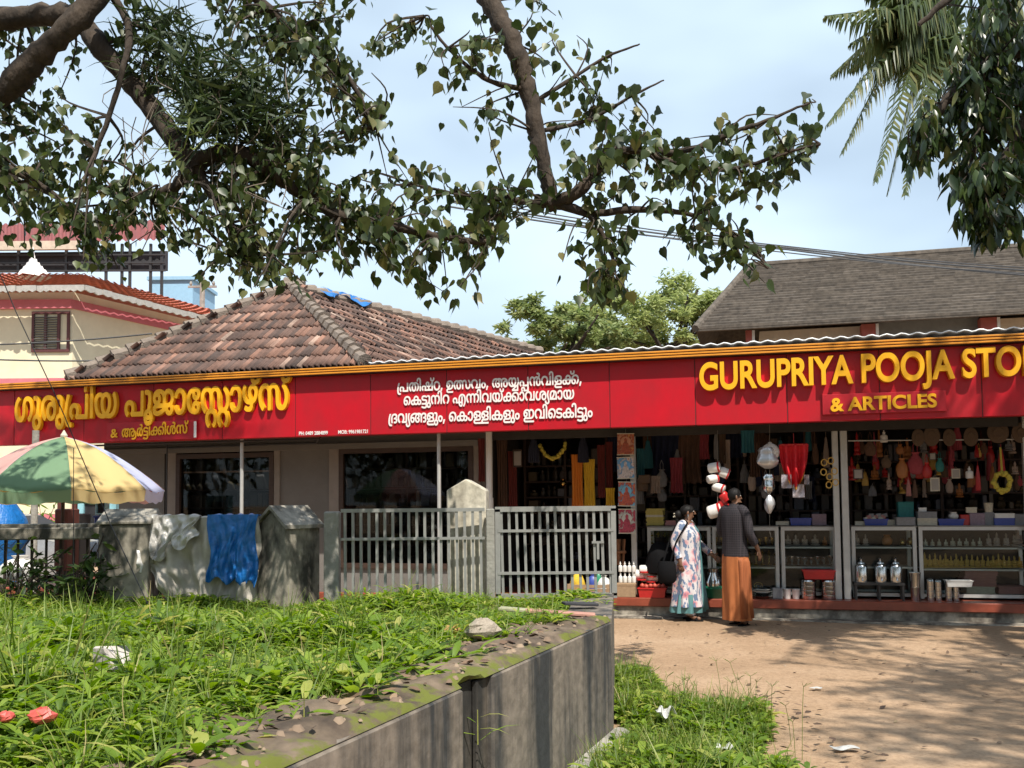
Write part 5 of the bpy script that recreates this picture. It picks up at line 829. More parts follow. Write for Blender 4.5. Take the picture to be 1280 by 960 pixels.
BR = [
 ([TB + Vector((.15, -.2, 2.9)), at(-140, 215, 6.3), at(0, 118, 6.0), at(50, 66, 5.9), at(108, 10, 5.9), at(190, -110, 6.2), at(330, -260, 6.5)], .088, .07),
 ([TB + Vector((.3, -.2, 4.6)), at(-60, 40, 6.5), at(30, 22, 6.4), at(92, 22, 6.3), at(128, 62, 6.2), at(178, 120, 6.2), at(226, 186, 6.1), at(244, 215, 6.1)], .082, .064),
 ([at(236, 205, 6.1), at(290, 190, 6.1), at(335, 212, 6.1), at(385, 248, 6.2), at(425, 270, 6.2), at(480, 280, 6.3), at(550, 296, 6.4), at(610, 302, 6.5)], .06, .02),
 ([at(236, 205, 6.1), at(225, 228, 6.0), at(190, 243, 6.0), at(150, 246, 5.9)], .05, .02),
 ([at(244, 210, 6.1), at(265, 245, 6.1), at(285, 280, 6.0), at(290, 320, 6.0)], .035, .012),
 ([TB + Vector((.7, -.2, 7.4)), Vector((-2.6, 7.0, 8.3)), at(520, -200, 7.5), at(580, -70, 7.3), at(612, 2, 7.1), at(640, 52, 7.0), at(660, 112, 7.0), at(674, 180, 7.0), at(690, 256, 7.0)], .10, .058),
 ([at(688, 256, 7.0), at(718, 243, 6.9), at(740, 222, 6.9), at(758, 196, 6.9), at(785, 187, 6.9), at(850, 190, 6.9), at(905, 170, 6.9), at(960, 150, 6.9), at(1012, 128, 6.9)], .055, .008),
 ([at(688, 254, 7.0), at(735, 268, 6.9), at(756, 300, 6.9), at(768, 328, 6.8)], .04, .012),
 ([at(740, 268, 6.9), at(800, 262, 6.9), at(870, 270, 6.9), at(925, 300, 6.9), at(960, 335, 6.9)], .03, .007),
 ([at(800, 187, 6.9), at(855, 208, 6.8), at(920, 210, 6.8), at(985, 190, 6.8), at(1025, 180, 6.8)], .026, .007),
 ([at(690, 256, 7.0), at(640, 250, 7.0), at(590, 245, 7.1), at(520, 232, 7.1)], .03, .008),
 ([at(660, 112, 7.0), at(610, 100, 6.9), at(560, 60, 6.9), at(530, 20, 6.9)], .025, .007),
 ([at(664, 130, 7.0), at(720, 95, 7.1), at(760, 70, 7.1), at(800, 55, 7.1)], .02, .006),
 ([at(670, 165, 7.0), at(735, 150, 7.1), at(790, 120, 7.1), at(830, 100, 7.1)], .02, .006),
 ([at(190, -110, 6.2), at(300, -20, 6.5), at(370, 40, 6.6), at(430, 90, 6.6), at(470, 160, 6.6)], .05, .01),
 ([at(120, -30, 6.0), at(160, 30, 6.0), at(150, 100, 5.9), at(120, 190, 5.9), at(90, 260, 5.9)], .03, .008),
 ([at(-140, 215, 6.3), at(-40, 200, 6.0), at(40, 225, 5.9), at(100, 270, 5.9)], .04, .01),
 ([TB + Vector((.7, -.2, 7.4)), (-4.2, 4.6, 8.4), (-3.0, 3.0, 8.6)], .12, .03), ([TB + Vector((.7, -.2, 7.4)), (-6.5, 5.2, 8.8)], .12, .03), ([TB + Vector((.7, -.2, 7.4)), (-4.3, 7.4, 10), (-3.6, 7.9, 12)], .14, .04)]
mb = MB(); limb(mb, rel(trunk), .46, .22, 12)
mb.build('trunk', m_bark, fig, smooth=True)
for pts, ra_, rb2 in BR:
    mb = MB(); limb(mb, rel(pts), ra_, rb2); mb.build('branch', m_bark, fig, smooth=True)
ends = []
for a in ((70, 235, 120, 95, 40, 6.0, .7), (20, 120, 70, 60, 9, 6.4, .5), (300, 60, 130, 65, 42, 6.6, .6), (220, 250, 110, 75, 38, 6.0, .6), (380, 285, 100, 70, 44, 6.1, .6), (200, 305, 130, 36, 22, 5.9, .4),
          (380, 120, 90, 90, 34, 6.4, .6), (430, 60, 55, 75, 18, 6.7, .4), (475, 180, 55, 60, 10, 6.7, .4), (545, 320, 75, 48, 24, 6.4, .4), (555, 250, 95, 50, 26, 6.8, .5), (590, 90, 65, 80, 14, 6.9, .4),
          (700, 90, 60, 60, 8, 7.0, .3), (760, 130, 85, 55, 16, 7.0, .4), (740, 190, 75, 50, 18, 6.9, .4), (820, 215, 90, 50, 28, 6.9, .4), (910, 200, 95, 58, 30, 6.9, .4), (995, 165, 42, 48, 10, 6.9, .3), (900, 285, 75, 48, 15, 6.9, .4),
          (945, 325, 30, 34, 4, 6.9, .3), (740, 325, 55, 50, 16, 6.8, .3), (765, 365, 32, 22, 6, 6.8, .3), (650, 265, 70, 45, 18, 7.0, .4), (640, 30, 60, 40, 8, 7.1, .4), (330, 345, 110, 30, 12, 6.0, .4), (570, 375, 20, 22, 3, 6.4, .2), (70, 30, 90, 40, 10, 6.8, .3), (470, 300, 60, 50, 18, 6.3, .4), (300, 30, 140, 40, 26, 6.5, .5), (90, 270, 100, 45, 18, 6.0, .4), (60, 160, 70, 60, 12, 6.1, .4), (330, 240, 90, 70, 24, 6.1, .4), (400, 200, 70, 70, 20, 6.3, .4)):
    ends += blob(*a[:4], max(3, int(a[4] * (.80 if a[0] < 480 else 1))), *a[5:])
TW, LT = MB(), []; SPt = samples(BR)
leafy([e for e in ends if e.x < -1.0], SPt, 16, .070, 1.15, TW, LT); leafy([e for e in ends if e.x >= -1.0], SPt, 7, .098, 1.15, TW, LT, .005, .06)
leafy(ball3((-3.6, 4.2, 8.6), 2.3, 30) + ball3((-6.3, 5.0, 8.6), 2.2, 50) + ball3((-1.6, 6.6, 8.6), 1.6, 26) + ball3((-2.6, 7.9, 11.8), 1.7, 46) + ball3((-4.9, 8.2, 11.8), 1.7, 46), SPt, 9, .13, 1.0, TW, LT, .01)
o = link('crown', scatter('crown_leaves', PEEPAL_V, PEEPAL_F, m_leafd, np.array(LT), True), fig); o.location = -off
o = tag(TW.build('twigs', m_bark, fig), kind='stuff'); o.location = -off
# hanging roots and vines under the big limb
mb = MB()
for _ in range(46):
    a = at(rnd(150, 360), rnd(60, 240), 6.0 + rnd(-.2, .2)); l = rnd(.15, .6); mb.tube(smooth_path([a, a + Vector((rnd(-.15, .15), rnd(-.1, .1), -l * .4)), a + Vector((rnd(-.25, .25), rnd(-.1, .1), -l))], 4), .0035, 4, False)
o = mb.build('aerial_roots', mat('dry_root', (.16, .13, .10), .9), fig); o.location = -off
# strap leaved epiphytes on the limb
def epiphyte(x, y, Y, n, s, m, label):
    c = at(x, y, Y); T = []
    for _ in range(n):
        d = Vector((rnd(-1, 1), rnd(-1, 1), rnd(-.5, .9))); p = Vector((rnd(-1, 1), rnd(-1, 1), rnd(-1, 1))) * s * .8; T.append(frame3(p, d, (rnd(-1, 1), rnd(-1, 1), rnd(-1, 1)), s * rnd(.6, 1.2)))
    V = []; 
    for k in range(6): t = k / 5; V += [(-.032 * (1 - t ** 3), .75 * t ** 2.2, t - .25 * t ** 3), (.032 * (1 - t ** 3), .75 * t ** 2.2, t - .25 * t ** 3)]
    F = [(2 * k, 2 * k + 1, 2 * k + 3, 2 * k + 2) for k in range(5)]
    o_ = link('epiphyte', scatter('epiphyte_leaves', V, F, m, np.array(T), True), None, c); tag(o_, label, 'plant')
m_epi = leaf_mat('epiphyte_leaf', [(0, (.014, .026, .008)), (.6, (.03, .055, .016)), (1, (.075, .10, .03))], .65, .2)
m_epi2 = leaf_mat('epiphyte_pale', [(0, (.05, .09, .02)), (1, (.20, .24, .07))], .6, .3)
epiphyte(205, 62, 6.15, 260, .26, m_epi, 'dark strap leaved epiphyte clump on the upper bend of the big limb')
epiphyte(275, 130, 6.0, 520, .30, m_epi, 'largest dark epiphyte clump sitting at the fork of the big limb')
epiphyte(335, 150, 6.1, 280, .25, m_epi, 'dark epiphyte clump right of the fork among the leaves')
epiphyte(243, 172, 5.75, 34, .17, m_epi2, 'small pale green epiphyte below the fork of the limb')

# tree on the right with long drooping leaves
RT = Vector((7.9, 7.4, 0))
mg = thing('broadleaf_tree', 'dark tree with long drooping leaves hanging in front of the palm', 'tree', RT); off2 = mg.location
BR2 = [([RT + Vector((0, 0, 4)), at(1430, 40, 8.2), at(1330, 40, 8.2), at(1240, 80, 8.2), at(1180, 130, 8.2), at(1140, 190, 8.2)], .12, .02), ([at(1330, 40, 8.2), at(1290, 130, 8.1), at(1250, 210, 8.0), at(1225, 270, 8.0)], .07, .012),
       ([RT + Vector((0, 0, 5)), at(1300, -60, 8.3), at(1210, -20, 8.4), at(1150, 30, 8.4)], .1, .02), ([at(1240, 80, 8.2), at(1225, 160, 8.1), at(1210, 220, 8.1)], .04, .012),
       ([RT + Vector((0, -.6, 7.8)), (7.4, 5.0, 9.0), (7.10, 2.30, 10.20), (6.00, 1.30, 10.40)], .14, .03), ([RT + Vector((0, -.6, 7.8)), (7.2, 5.8, 9.6), (6.50, 4.70, 10.80), (5.70, 3.50, 10.90)], .12, .03), ([(7.4, 5.0, 9.0), (8.90, 1.60, 10.30), (8.70, -0.10, 10.60)], .09, .02), ([(7.1, 2.3, 10.2), (6.30, 0.50, 10.50), (5.50, -1.10, 10.50)], .06, .02)]
mb = MB(); limb(mb, [p - off2 for p in (RT, RT + Vector((.05, 0, 2)), RT + Vector((-.05, 0, 4)), RT + Vector((0, -.1, 5.4)), RT + Vector((0, -.6, 8.0)))], .34, .16, 12); mb.build('trunk', m_bark, mg, smooth=True)
for pts, ra_, rb2 in BR2:
    mb = MB(); limb(mb, [Vector(p) - off2 for p in pts], ra_, rb2); mb.build('branch', m_bark, mg, smooth=True)
TW2, LT2 = MB(), []; SP2 = samples(BR2); e2 = []
for a in ((1250, 80, 62, 85, 52, 8.2, .5), (1172, 165, 42, 50, 20, 8.2, .4), (1225, 165, 75, 70, 50, 8.1, .4), (1255, 235, 42, 50, 30, 8.0, .4), (1205, 250, 26, 22, 6, 8.0, .2), (1250, 285, 40, 18, 10, 8.0, .3), (1320, 120, 60, 130, 40, 8.2, .6), (1250, 20, 40, 30, 12, 8.3, .3)): e2 += blob(*a)
leafy(e2, SP2, 10, .17, 1.5, TW2, LT2, .006, .05, .7)
leafy(ball3((6.60, 1.70, 10.50), 2.0, 170) + ball3((8.90, 1.90, 10.50), 2.2, 130) + ball3((6.60, 5.00, 10.90), 1.6, 95) + ball3((8.30, 4.30, 10.90), 1.6, 70) + ball3((5.70, -0.90, 10.50), 1.9, 150) + ball3((8.10, -0.70, 10.50), 2.0, 120), SP2, 10, .19, 1.0, TW2, LT2, .01)
o = link('crown', scatter('crown_leaves', MANGO_V, MANGO_F, leaf_mat('mango_leaf', [(0, (.014, .028, .009)), (.6, (.030, .052, .015)), (.9, (.055, .085, .022)), (1, (.15, .15, .04))], .33, .22), np.array(LT2), True), mg); o.location = -off2
o = tag(TW2.build('twigs', m_bark, mg), kind='stuff'); o.location = -off2

# coconut palm behind
PY_ = 36.0; pc = at(1196, 62, PY_)
palm = thing('coconut_palm', 'tall coconut palm with drooping feathery fronds behind the dark tree', 'tree', (pc.x + 1.6, pc.y + .5, 0)); po = palm.location
mb = MB(); limb(mb, [Vector((0, 0, 0)), Vector((-.1, 0, 4)), Vector((-.9, -.2, 11)), pc - po - Vector((0, 0, .4))], .26, .15, 10, .05); mb.build('trunk', mat('palm_trunk', (.25, .21, .17), .9, var=.4, stretch=(1, 1, 6)), palm, smooth=True)
m_frond = leaf_mat('palm_frond', [(0, (.055, .08, .032)), (.6, (.10, .13, .05)), (1, (.19, .19, .08))], .35, .35)
for (ex, ey, dY, sag_) in ((1032, 158, -1, .9), (1030, 20, -1.5, .5), (1092, 232, -1.6, 1.2), (1130, 250, -2, 1.3), (1080, -60, 1, .3), (1190, -130, 0, .1), (1310, -40, 0, .4), (1340, 100, -1, 1.0), (1200, 245, -2.5, 1.4), (1265, 240, -1, 1.2), (1060, 90, 2, .8), (1038, 95, .5, .9), (1050, 195, -.5, 1.2), (1082, -12, -.6, .5), (1108, 246, .6, 1.4), (1062, 55, -1, .7), (1120, -110, 2.5, .2), (1280, 170, 2, 1.0), (1150, 190, 2.5, 1.1)):
    e = at(ex, ey, PY_ + dY * 1.7) - po; a = pc - po; mid = a.lerp(e, .5) + Vector((0, 0, sag_ * 1.9)); P = smooth_path([a, a.lerp(mid, .6) + Vector((0, 0, .45)), mid, e], 7)
    mb = MB(); mb.tube(P, [  .085 * (1 - .85 * i / (len(P) - 1)) for i in range(len(P))], 5, False); n = 84
    for i in range(n):
        t = .12 + .87 * i / n; k = t * (len(P) - 1); j = min(int(k), len(P) - 2); p = P[j].lerp(P[j + 1], k - j); d = (P[j + 1] - P[j]).normalized(); side = d.cross(Vector((0, 0, 1))).normalized(); ln = 2.0 * (.95 * math.sin(math.pi * min(1, t * .93 + .1)) + .15) * rnd(.85, 1.1)
        for sg in (1, -1):
            v = (side * sg * rnd(.45, 1.0) + d * rnd(.3, .6) + Vector((0, 0, rnd(-.6, -.1)))).normalized(); q1 = p + v * ln * .5; q2 = q1 + (v * .6 + Vector((0, 0, -1.5 - rnd(0, .6)))).normalized() * ln * .55; wv = d * .075
            mb.add([p - wv, p + wv, q1 + wv * .9, q1 - wv * .9, q2], [(0, 1, 2, 3), (3, 2, 4)])
    mb.build('frond', m_frond, palm)
for i in range(9):
    mb = MB(); c = pc - po + Vector((rnd(-.8, .8), rnd(-1, .1), rnd(-1.2, -.3))); mb.ball(c, .2, .2, .26, 8, 6); mb.build('coconut', mat('coconut', (.30, .17, .05), .6) if i == 0 else bpy.data.materials['coconut'], palm, smooth=True)

# bushy trees behind the shop
def bush_tree(name, x, y, Y, rx, ry, n, m, label, size=.3, trunk_=True):
    c = at(x, y, Y); b = Vector((c.x, Y, 0)); t = thing(name, label, 'tree', b, group='trees behind the shop'); k = Y / F_PX
    bs = []
    for i in range(9):
        a = rnd(0, 6.28); e = c - b + Vector((math.cos(a) * rx * k * rnd(.3, .9), math.sin(a) * rx * k * .6, ry * k * rnd(-.5, .9))); bs.append(([Vector((0, 0, max(.5, c.z - ry * k * 1.2))), Vector((0, 0, c.z - ry * k * .7)) + e * .0 + Vector((e.x * .3, e.y * .3, 0)), e], .12, .03))
    q = MB(); limb(q, [(0, 0, 0), (.1, 0, c.z * .5), (0, 0, c.z - ry * k * .6)], .28, .16, 8); q.build('trunk', m_bark, t, smooth=True)
    q = MB(); [limb(q, *z, 6) for z in bs]; q.build('limbs', m_bark, t)
    lt = []
    for _ in range(70):
        a = rnd(0, 6.28); r_ = math.sqrt(random.random()); cc = c - b + Vector((math.cos(a) * rx * k * r_, rnd(-1, 1) * rx * k * .6, ry * k * rnd(-1, 1) * math.sqrt(max(.05, 1 - r_ * r_)))); rr_ = rnd(.22, .5) * ry * k * .55
        for _ in range(n // 70):
            v = Vector((random.gauss(0, 1), random.gauss(0, 1), random.gauss(0, .7))).normalized() * rr_ * random.random() ** .4; lt.append(leaf_T(cc + v, (rnd(-1, 1), rnd(-1, 1), rnd(-.6, .4)), size * rnd(.6, 1.3)))
    link('crown', scatter('crown_leaves', MANGO_V, [(0, 4, 5, 1), (1, 5, 6, 2), (2, 6, 3), (0, 1, 8, 7), (1, 2, 9, 8), (2, 3, 9)], m, np.array(lt)), t)
mlt = leaf_mat('bright_leaf', [(0, (.19, .235, .085)), (.5, (.29, .34, .13)), (1, (.42, .45, .19))], .5, .4)
mlt2 = leaf_mat('mid_leaf', [(0, (.15, .20, .075)), (.6, (.24, .29, .11)), (1, (.35, .38, .16))], .5, .35)
bush_tree('leafy_tree', 700, 420, 30, 85, 42, 9000, mlt2, 'rounded green tree above the signboard between the two roofs', .21)
bush_tree('leafy_tree', 835, 395, 32, 72, 58, 9500, mlt, 'bright yellow green tree touching the dark brown roof end', .20)
bush_tree('leafy_tree', 765, 410, 36, 75, 52, 7000, mlt, 'pale green tree with a bare trunk between the rounded tree and bright tree', .21)
bush_tree('leafy_tree', 905, 440, 42, 50, 30, 1500, mlt2, 'far green tree showing under the eave of the brown roof', .3)

# unseen trees added beside and behind the viewer to dim the shop front
def added_shade_tree(x, y, zc, r_, n, seed, label):
    random.seed(seed); b = Vector((x, y, 0)); t = thing('added_shade_tree', label, 'tree', b); q = MB(); limb(q, [(0, 0, 0), (.1, .1, zc * .4), (0, 0, zc)], .35, .16, 10); q.build('trunk', m_bark, t, smooth=True)
    br = [([Vector((0, 0, zc * .5)), Vector((math.cos(a) * r_ * .4, math.sin(a) * r_ * .4, zc * .8)), Vector((math.cos(a) * r_ * .85, math.sin(a) * r_ * .85, zc + rnd(-.2, .4) * r_))], .12, .03) for a in [6.283 * i / 8 + rnd(0, .5) for i in range(8)]]
    q = MB(); [limb(q, *z, 6) for z in br]; q.build('limbs', m_bark, t); lt = []
    for _ in range(n):
        v = Vector((random.gauss(0, 1), random.gauss(0, 1), random.gauss(0, 1))).normalized() * random.random() ** .4; lt.append(leaf_T(Vector((0, 0, zc)) + Vector((v.x * r_, v.y * r_, v.z * zc * .62)), (rnd(-1, 1), rnd(-1, 1), rnd(-1, .3)), .42 * rnd(.6, 1.3)))
    link('crown', scatter('crown_leaves', MANGO_V, MANGO_F, m_leafd, np.array(lt)), t)
added_shade_tree(-7, -7, 5.2, 4.4, 5200, 301, 'unseen broad dark tree added for shade behind the viewer to the left')
added_shade_tree(1, -9, 5.2, 4.6, 5600, 302, 'unseen broad dark tree added for shade straight behind the viewer')
added_shade_tree(10, -5, 5.4, 4.4, 5200, 303, 'unseen broad dark tree added for shade behind the viewer to the right')
added_shade_tree(-16, 4, 5.6, 4.4, 4200, 305, 'unseen broad dark tree added for shade far to the left of the weedy bank')
added_shade_tree(-14, -4, 5.2, 4.2, 3600, 306, 'unseen dark tree added for shade behind the viewer farthest to the left')
added_shade_tree(13, 5, 5.4, 3.8, 4200, 304, 'unseen broad dark tree added for shade right of the dirt yard')

# ------------------------------------------------------------------ goods
def mpp(x, y, v): p = S(x, y, v); q = W(*p); return (q - EYE).dot(fwd) / F_PX
def lathe_unit(prof, n=14): b = MB(); b.lathe([(r_ * .5, z) for r_, z in prof], n); return b
def k_figurine():
    b = MB(); b.lathe([(.46, 0), (.48, .06), (.40, .12), (.34, .14)], 10); b.ball((0, -.02, .25), .42, .30, .15, 10, 6); b.ball((0, 0, .46), .25, .20, .22, 8, 6); b.ball((.28, -.05, .42), .09, .09, .2, 6, 5); b.ball((-.28, -.05, .42), .09, .09, .2, 6, 5)
    b.ball((0, -.02, .72), .15, .15, .13, 8, 6); b.lathe([(.17, .78), (.12, .88), (.05, 1.0)], 8); b.lathe([(.30, 0), (.30, .03)], 10, (0, .12, .5)); return b
def k_lamp(): return lathe_unit([(.9, 0), (1, .04), (.7, .09), (.25, .16), (.18, .35), (.34, .42), (.18, .50), (.16, .66), (.75, .74), (.85, .80), (.5, .82), (.16, .84), (.22, .90), (.04, 1)])
def k_cup(): return lathe_unit([(.5, 0), (.55, .06), (.30, .16), (.34, .3), (.85, .65), (1, 1), (.93, .99), (.75, .66), (.2, .4)])
def k_pot(): return lathe_unit([(.55, 0), (.85, .15), (1, .42), (.92, .62), (.6, .80), (.55, .86), (.72, 1), (.64, .99), (.48, .86)], 18)
def k_tumbler(): return lathe_unit([(.78, 0), (.80, .03), (.95, .93), (1, .96), (1, 1), (.9, .99), (.8, .1)], 18)
def k_basin(): return lathe_unit([(.7, 0), (.74, .04), (.96, .86), (1.02, .9), (1.02, 1), (.94, .98), (.7, .12)], 22)
def k_plate(): return lathe_unit([(.6, 0), (.62, .2), (.95, .8), (1, 1), (.95, .95), (.6, .4)], 20)
def k_tiffin():
    b = MB()
    for i in range(4): z = i * .22; b.lathe([(.47, z), (.49, z + .02), (.49, z + .17), (.5, z + .19), (.5, z + .21), (.46, z + .219)], 18)
    b.lathe([(.49, .88), (.45, .95), (.2, .99)], 18); return b
def k_box(): b = MB(); b.box(-.5, .5, -.5, .5, 0, 1, .03); b.box(-.515, .515, -.515, .515, .80, 1.01, .03); return b
def k_book(): b = MB(); b.box(-.5, .5, -.5, .5, 0, .16); b.box(-.5, .5, -.5, .5, .84, 1); b.box(-.47, .48, -.48, .47, .16, .84); return b
def k_tray():
    b = MB(); b.box(-.44, .44, -.44, .44, 0, .08); n = 4
    for x0, x1, y0, y1 in ((-.5, .5, -.5, -.45), (-.5, .5, .45, .5), (-.5, -.45, -.45, .45), (.45, .5, -.45, .45)):
        b.add([(x0 * .9, y0 * .9, 0), (x1 * .9, y0 * .9, 0), (x1 * .9, y1 * .9, 0), (x0 * .9, y1 * .9, 0), (x0, y0, 1), (x1, y0, 1), (x1, y1, 1), (x0, y1, 1)], [(0, 3, 2, 1), (4, 5, 6, 7), (0, 1, 5, 4), (1, 2, 6, 5), (2, 3, 7, 6), (3, 0, 4, 7)])
    b.box(-.53, .53, -.53, -.5, .88, 1); b.box(-.53, .53, .5, .53, .88, 1); return b
def k_ball(): b = MB(); b.ball((0, 0, .5), .5, .5, .5, 12, 8); b.lathe([(.12, .96), (.1, 1.04), (.03, 1.08)], 6); return b
def k_pouch():
    b = MB(); rings = []
    for z, r_ in ((0, .22), (.06, .42), (.25, .5), (.42, .46), (.54, .26), (.60, .18), (.66, .30)): rings.append([(r_ * math.cos(a) * (1 + .08 * math.cos(5 * a + z * 9)), r_ * .5 * math.sin(a), z) for a in [6.283 * i / 16 for i in range(16)]])
    b.loft(rings); b.tube([(-.12, 0, .6), (-.14, 0, .85), (0, 0, 1), (.14, 0, .85), (.12, 0, .6)], .028, 5); return b
def k_hat():
    b = MB(); rings = []
    for y, r_ in ((.10, .05), (.12, .22), (.03, .30), (-.02, .46), (0, .5), (.03, .46), (.05, .28)): rings.append([(r_ * math.cos(6.283 * i / 22), -y * 1.5, .5 + r_ * math.sin(6.283 * i / 22)) for i in range(22)])
    b.loft(rings); b.tube([(0, 0, .9), (0, 0, 1.12)], .012, 4); return b
def k_bottle(): return lathe_unit([(.9, 0), (1, .05), (1, .5), (.9, .58), (.35, .66), (.3, .72), (.42, .74), (.42, .84), (.2, .88), (.14, 1)], 12)
def k_cloth():
    b = MB(); b.grid(lambda a, c: ((a - .5) * (1 - .12 * math.sin(c * 3.1)) , .16 * math.sin(a * 25 + 1.2 * math.sin(c * 4)) * (.35 + .6 * (1 - c)) + .05 * math.sin(c * 9 + a * 6), c + .012 * math.sin(a * 17) * (1 - c)), 48, 14); return b
def k_tassel():
    b = MB()
    for i in range(14): a = 6.283 * i / 14; r_ = .38; b.tube([(.1 * math.cos(a), .1 * math.sin(a), .8), (r_ * .8 * math.cos(a), r_ * .8 * math.sin(a), .45), (r_ * math.cos(a), r_ * math.sin(a), 0)], [.09, .11, .08], 5)
    b.ball((0, 0, .84), .2, .2, .1, 8, 6); b.tube([(0, 0, .9), (0, 0, 1.1)], .03, 5); return b
def k_drum():                               # a small lantern-like drum lying on its side
    b = MB(); pr = [(.38, -.5), (.46, -.46), (.5, -.3), (.5, .3), (.46, .46), (.38, .5)]
    b.loft([[(x, r_ * math.cos(6.283 * i / 14), .5 + r_ * math.sin(6.283 * i / 14)) for i in range(14)] for r_, x in pr]); return b
def k_frame():
    b = MB(); b.box(-.5, .5, -.06, .06, 0, .1); b.box(-.5, .5, -.06, .06, .9, 1); b.box(-.5, -.38, -.06, .06, .1, .9); b.box(.38, .5, -.06, .06, .1, .9); b.use(1); b.box(-.38, .38, -.03, .03, .1, .9); b.use(0); b.tube([(-.2, 0, 1), (0, 0, 1.2), (.2, 0, 1)], .012, 4); return b
def k_bundle():
    b = MB()
    for i in range(22):
        x, y = rnd(-.4, .4), rnd(-.3, .3); b.tube([(x * .7, y * .7, 0), (x + rnd(-.08, .08), y, 1)], .035, 5)
    b.lathe([(.42, .45), (.44, .47), (.44, .53), (.42, .55)], 12, sy=.75); return b
def k_sack():
    b = MB(); rings = []
    for z, r_ in ((0, .34), (.05, .46), (.3, .5), (.6, .45), (.8, .30), (.88, .14), (1, .2)): rings.append([(r_ * math.cos(a) * (1 + .09 * math.sin(4 * a + z * 7) + .05 * math.sin(9 * a)), r_ * math.sin(a) * (1 + .07 * math.cos(5 * a + z * 5)), z) for a in [6.283 * i / 20 for i in range(20)]])
    b.loft(rings); return b
def k_crate():
    b = MB(); b.box(-.48, .48, -.48, .48, 0, .06)
    for z in (.05, .38, .70):
        b.box(-.5, .5, -.5, -.46, z, z + .25); b.box(-.5, .5, .46, .5, z, z + .25); b.box(-.5, -.46, -.46, .46, z, z + .25); b.box(.46, .5, -.46, .46, z, z + .25)
    for x in (-.47, .47):
        for y in (-.47, .47): b.box(x - .035, x + .035, y - .035, y + .035, 0.001, 1.0)
    return b
KINDS = {k[2:]: f for k, f in list(globals().items()) if k.startswith('k_') and callable(f)}
_cache = {}
def good(name, kind, m, x, y, v, wpx, hpx, label, cat, group=None, dep=1.0, rot=0.0, lift=0.0, tilt=0.0):
    key = (kind, m if not isinstance(m, (list, tuple)) else tuple(m))
    if key not in _cache: _cache[key] = KINDS[kind]().mesh(kind, m, smooth=kind not in ('box', 'book', 'crate', 'frame', 'tray'))
    p = S(x, y, v); k = mpp(x, y, v); o_ = link(name, _cache[key], None, W(p.x, v, p.z + lift), SHOP_A + rot)
    if tilt: o_.rotation_euler.y = tilt
    o_.scale = (wpx * k, wpx * k * dep, hpx * k); return tag(o_, label, cat, group)
def gm(n, c, r_=.5, **k): return mat(n, c, r_, **k)
g_white = gm('white_plastic', (.72, .70, .66), .4, var=.08); g_redp = gm('red_plastic', (.50, .02, .02), .35, var=.15); g_green = gm('green_plastic', (.02, .22, .12), .35, var=.15)
g_blue = gm('blue_plastic', (.04, .07, .32), .4, var=.2); g_card = gm('cardboard', (.33, .22, .13), .9); g_grey = gm('grey_box', (.24, .24, .25), .7); g_teal = gm('teal_box', (.02, .20, .19), .6)
g_pinkb = gm('pink_paper', (.45, .20, .18), .8); g_ybook = gm('yellow_book', (.50, .40, .10), .7); g_cream = gm('cream_paper', (.58, .53, .42), .8); g_clay = gm('idol_clay', (.46, .36, .30), .7); g_straw = gm('straw', (.13, .085, .055), .9, var=.35, scale=30)
g_purple = gm('lilac_box', (.28, .20, .24), .7); g_orangep = gm('orange_pot', (.40, .15, .04), .5); g_pinkc = gm('pink_cloth', (.36, .06, .08), .9); g_tealc = gm('teal_cloth', (.03, .16, .20), .9, var=.5, scale=60); g_brown = gm('brown_cloth', (.13, .07, .045), .9, var=.4); g_navy = gm('navy_cloth', (.012, .018, .05), .9)
g_garland = gm('yellow_garland', (.55, .45, .06), .7); g_brush = gm('broom_straw', (.22, .10, .045), .9)

def counter(x0, x1, ys, label, v=1.15, yt=658, yb=744.5, lighter=False):
    a, b = S(x0, yt, v).x, S(x1, yt, v).x; zt = 1.192; zb = FL + .012; wd = b - a; t = .045
    c = thing('display_counter', label, 'counter', W(a, v, zb), SHOP_A); hh = zt - zb
    mb_ = MB()
    for x in (0, wd - t):
        for y in (0, .46): mb_.box(x, x + t, y, y + t, 0, hh)
    for z in (.02, hh - t):
        mb_.box(t, wd - t, .002, t - .002, z, z + t - .002); mb_.box(t, wd - t, .462, .46 + t - .002, z, z + t - .002)
        for x in (.002, wd - t + .002): mb_.box(x, x + t - .004, t, .46, z, z + t - .002)
    mb_.build('frame', m_alu, c)
    zs = []
    for y in ys:
        z = S((x0 + x1) / 2, y, v).z - zb; zs.append(z + zb); q = MB(); q.box(t + .002, wd - t - .002, .05, .455, z - .012, z); q.box(t + .002, wd - t - .002, .032, .048, z - .018, z + .004); q.build('shelf', m_alu, c)
    q = MB(); q.box(t, wd - t, .015, .021, .07, hh - t); q.build('pane', m_glass, c)
    q = MB(); q.box(.01, wd - .01, .508, .52, .02, hh - .02); q.box(t, wd - t, .05, .455, .022, .035); q.build('back_panel', m_wood, c)
    q = MB(); q.box(-.01, wd + .01, -.01, .53, hh + .002, hh + .014, .003); q.build('top', gm('counter_top', (.30, .29, .27), .35), c)
    return zs
counter(809, 888, (682, 709), 'glass display counter behind the woman with a stack of yellow books on it')
counter(890, 973, (684, 709), 'glass display counter behind the man holding brass lamps')
counter(976, 1045, (684, 709), 'glass display counter of clay idols left of the double posts')
counter(1064, 1145, (684, 709), 'glass display counter behind the three steel dispensers')
counter(1148, 1290, (685, 712), 'widest glass display counter with rows of small gold figures')
VS = 1.34
def row(name, kind, m, xs, y, w_, h, label, cat, group, jit=.15, dep=1.0, v=VS):
    for x in xs: good(name, kind, m, x, y, v, w_ * rnd(1 - jit, 1 + jit), h * rnd(1 - jit, 1 + jit), label, cat, group, dep, rnd(-.3, .3))
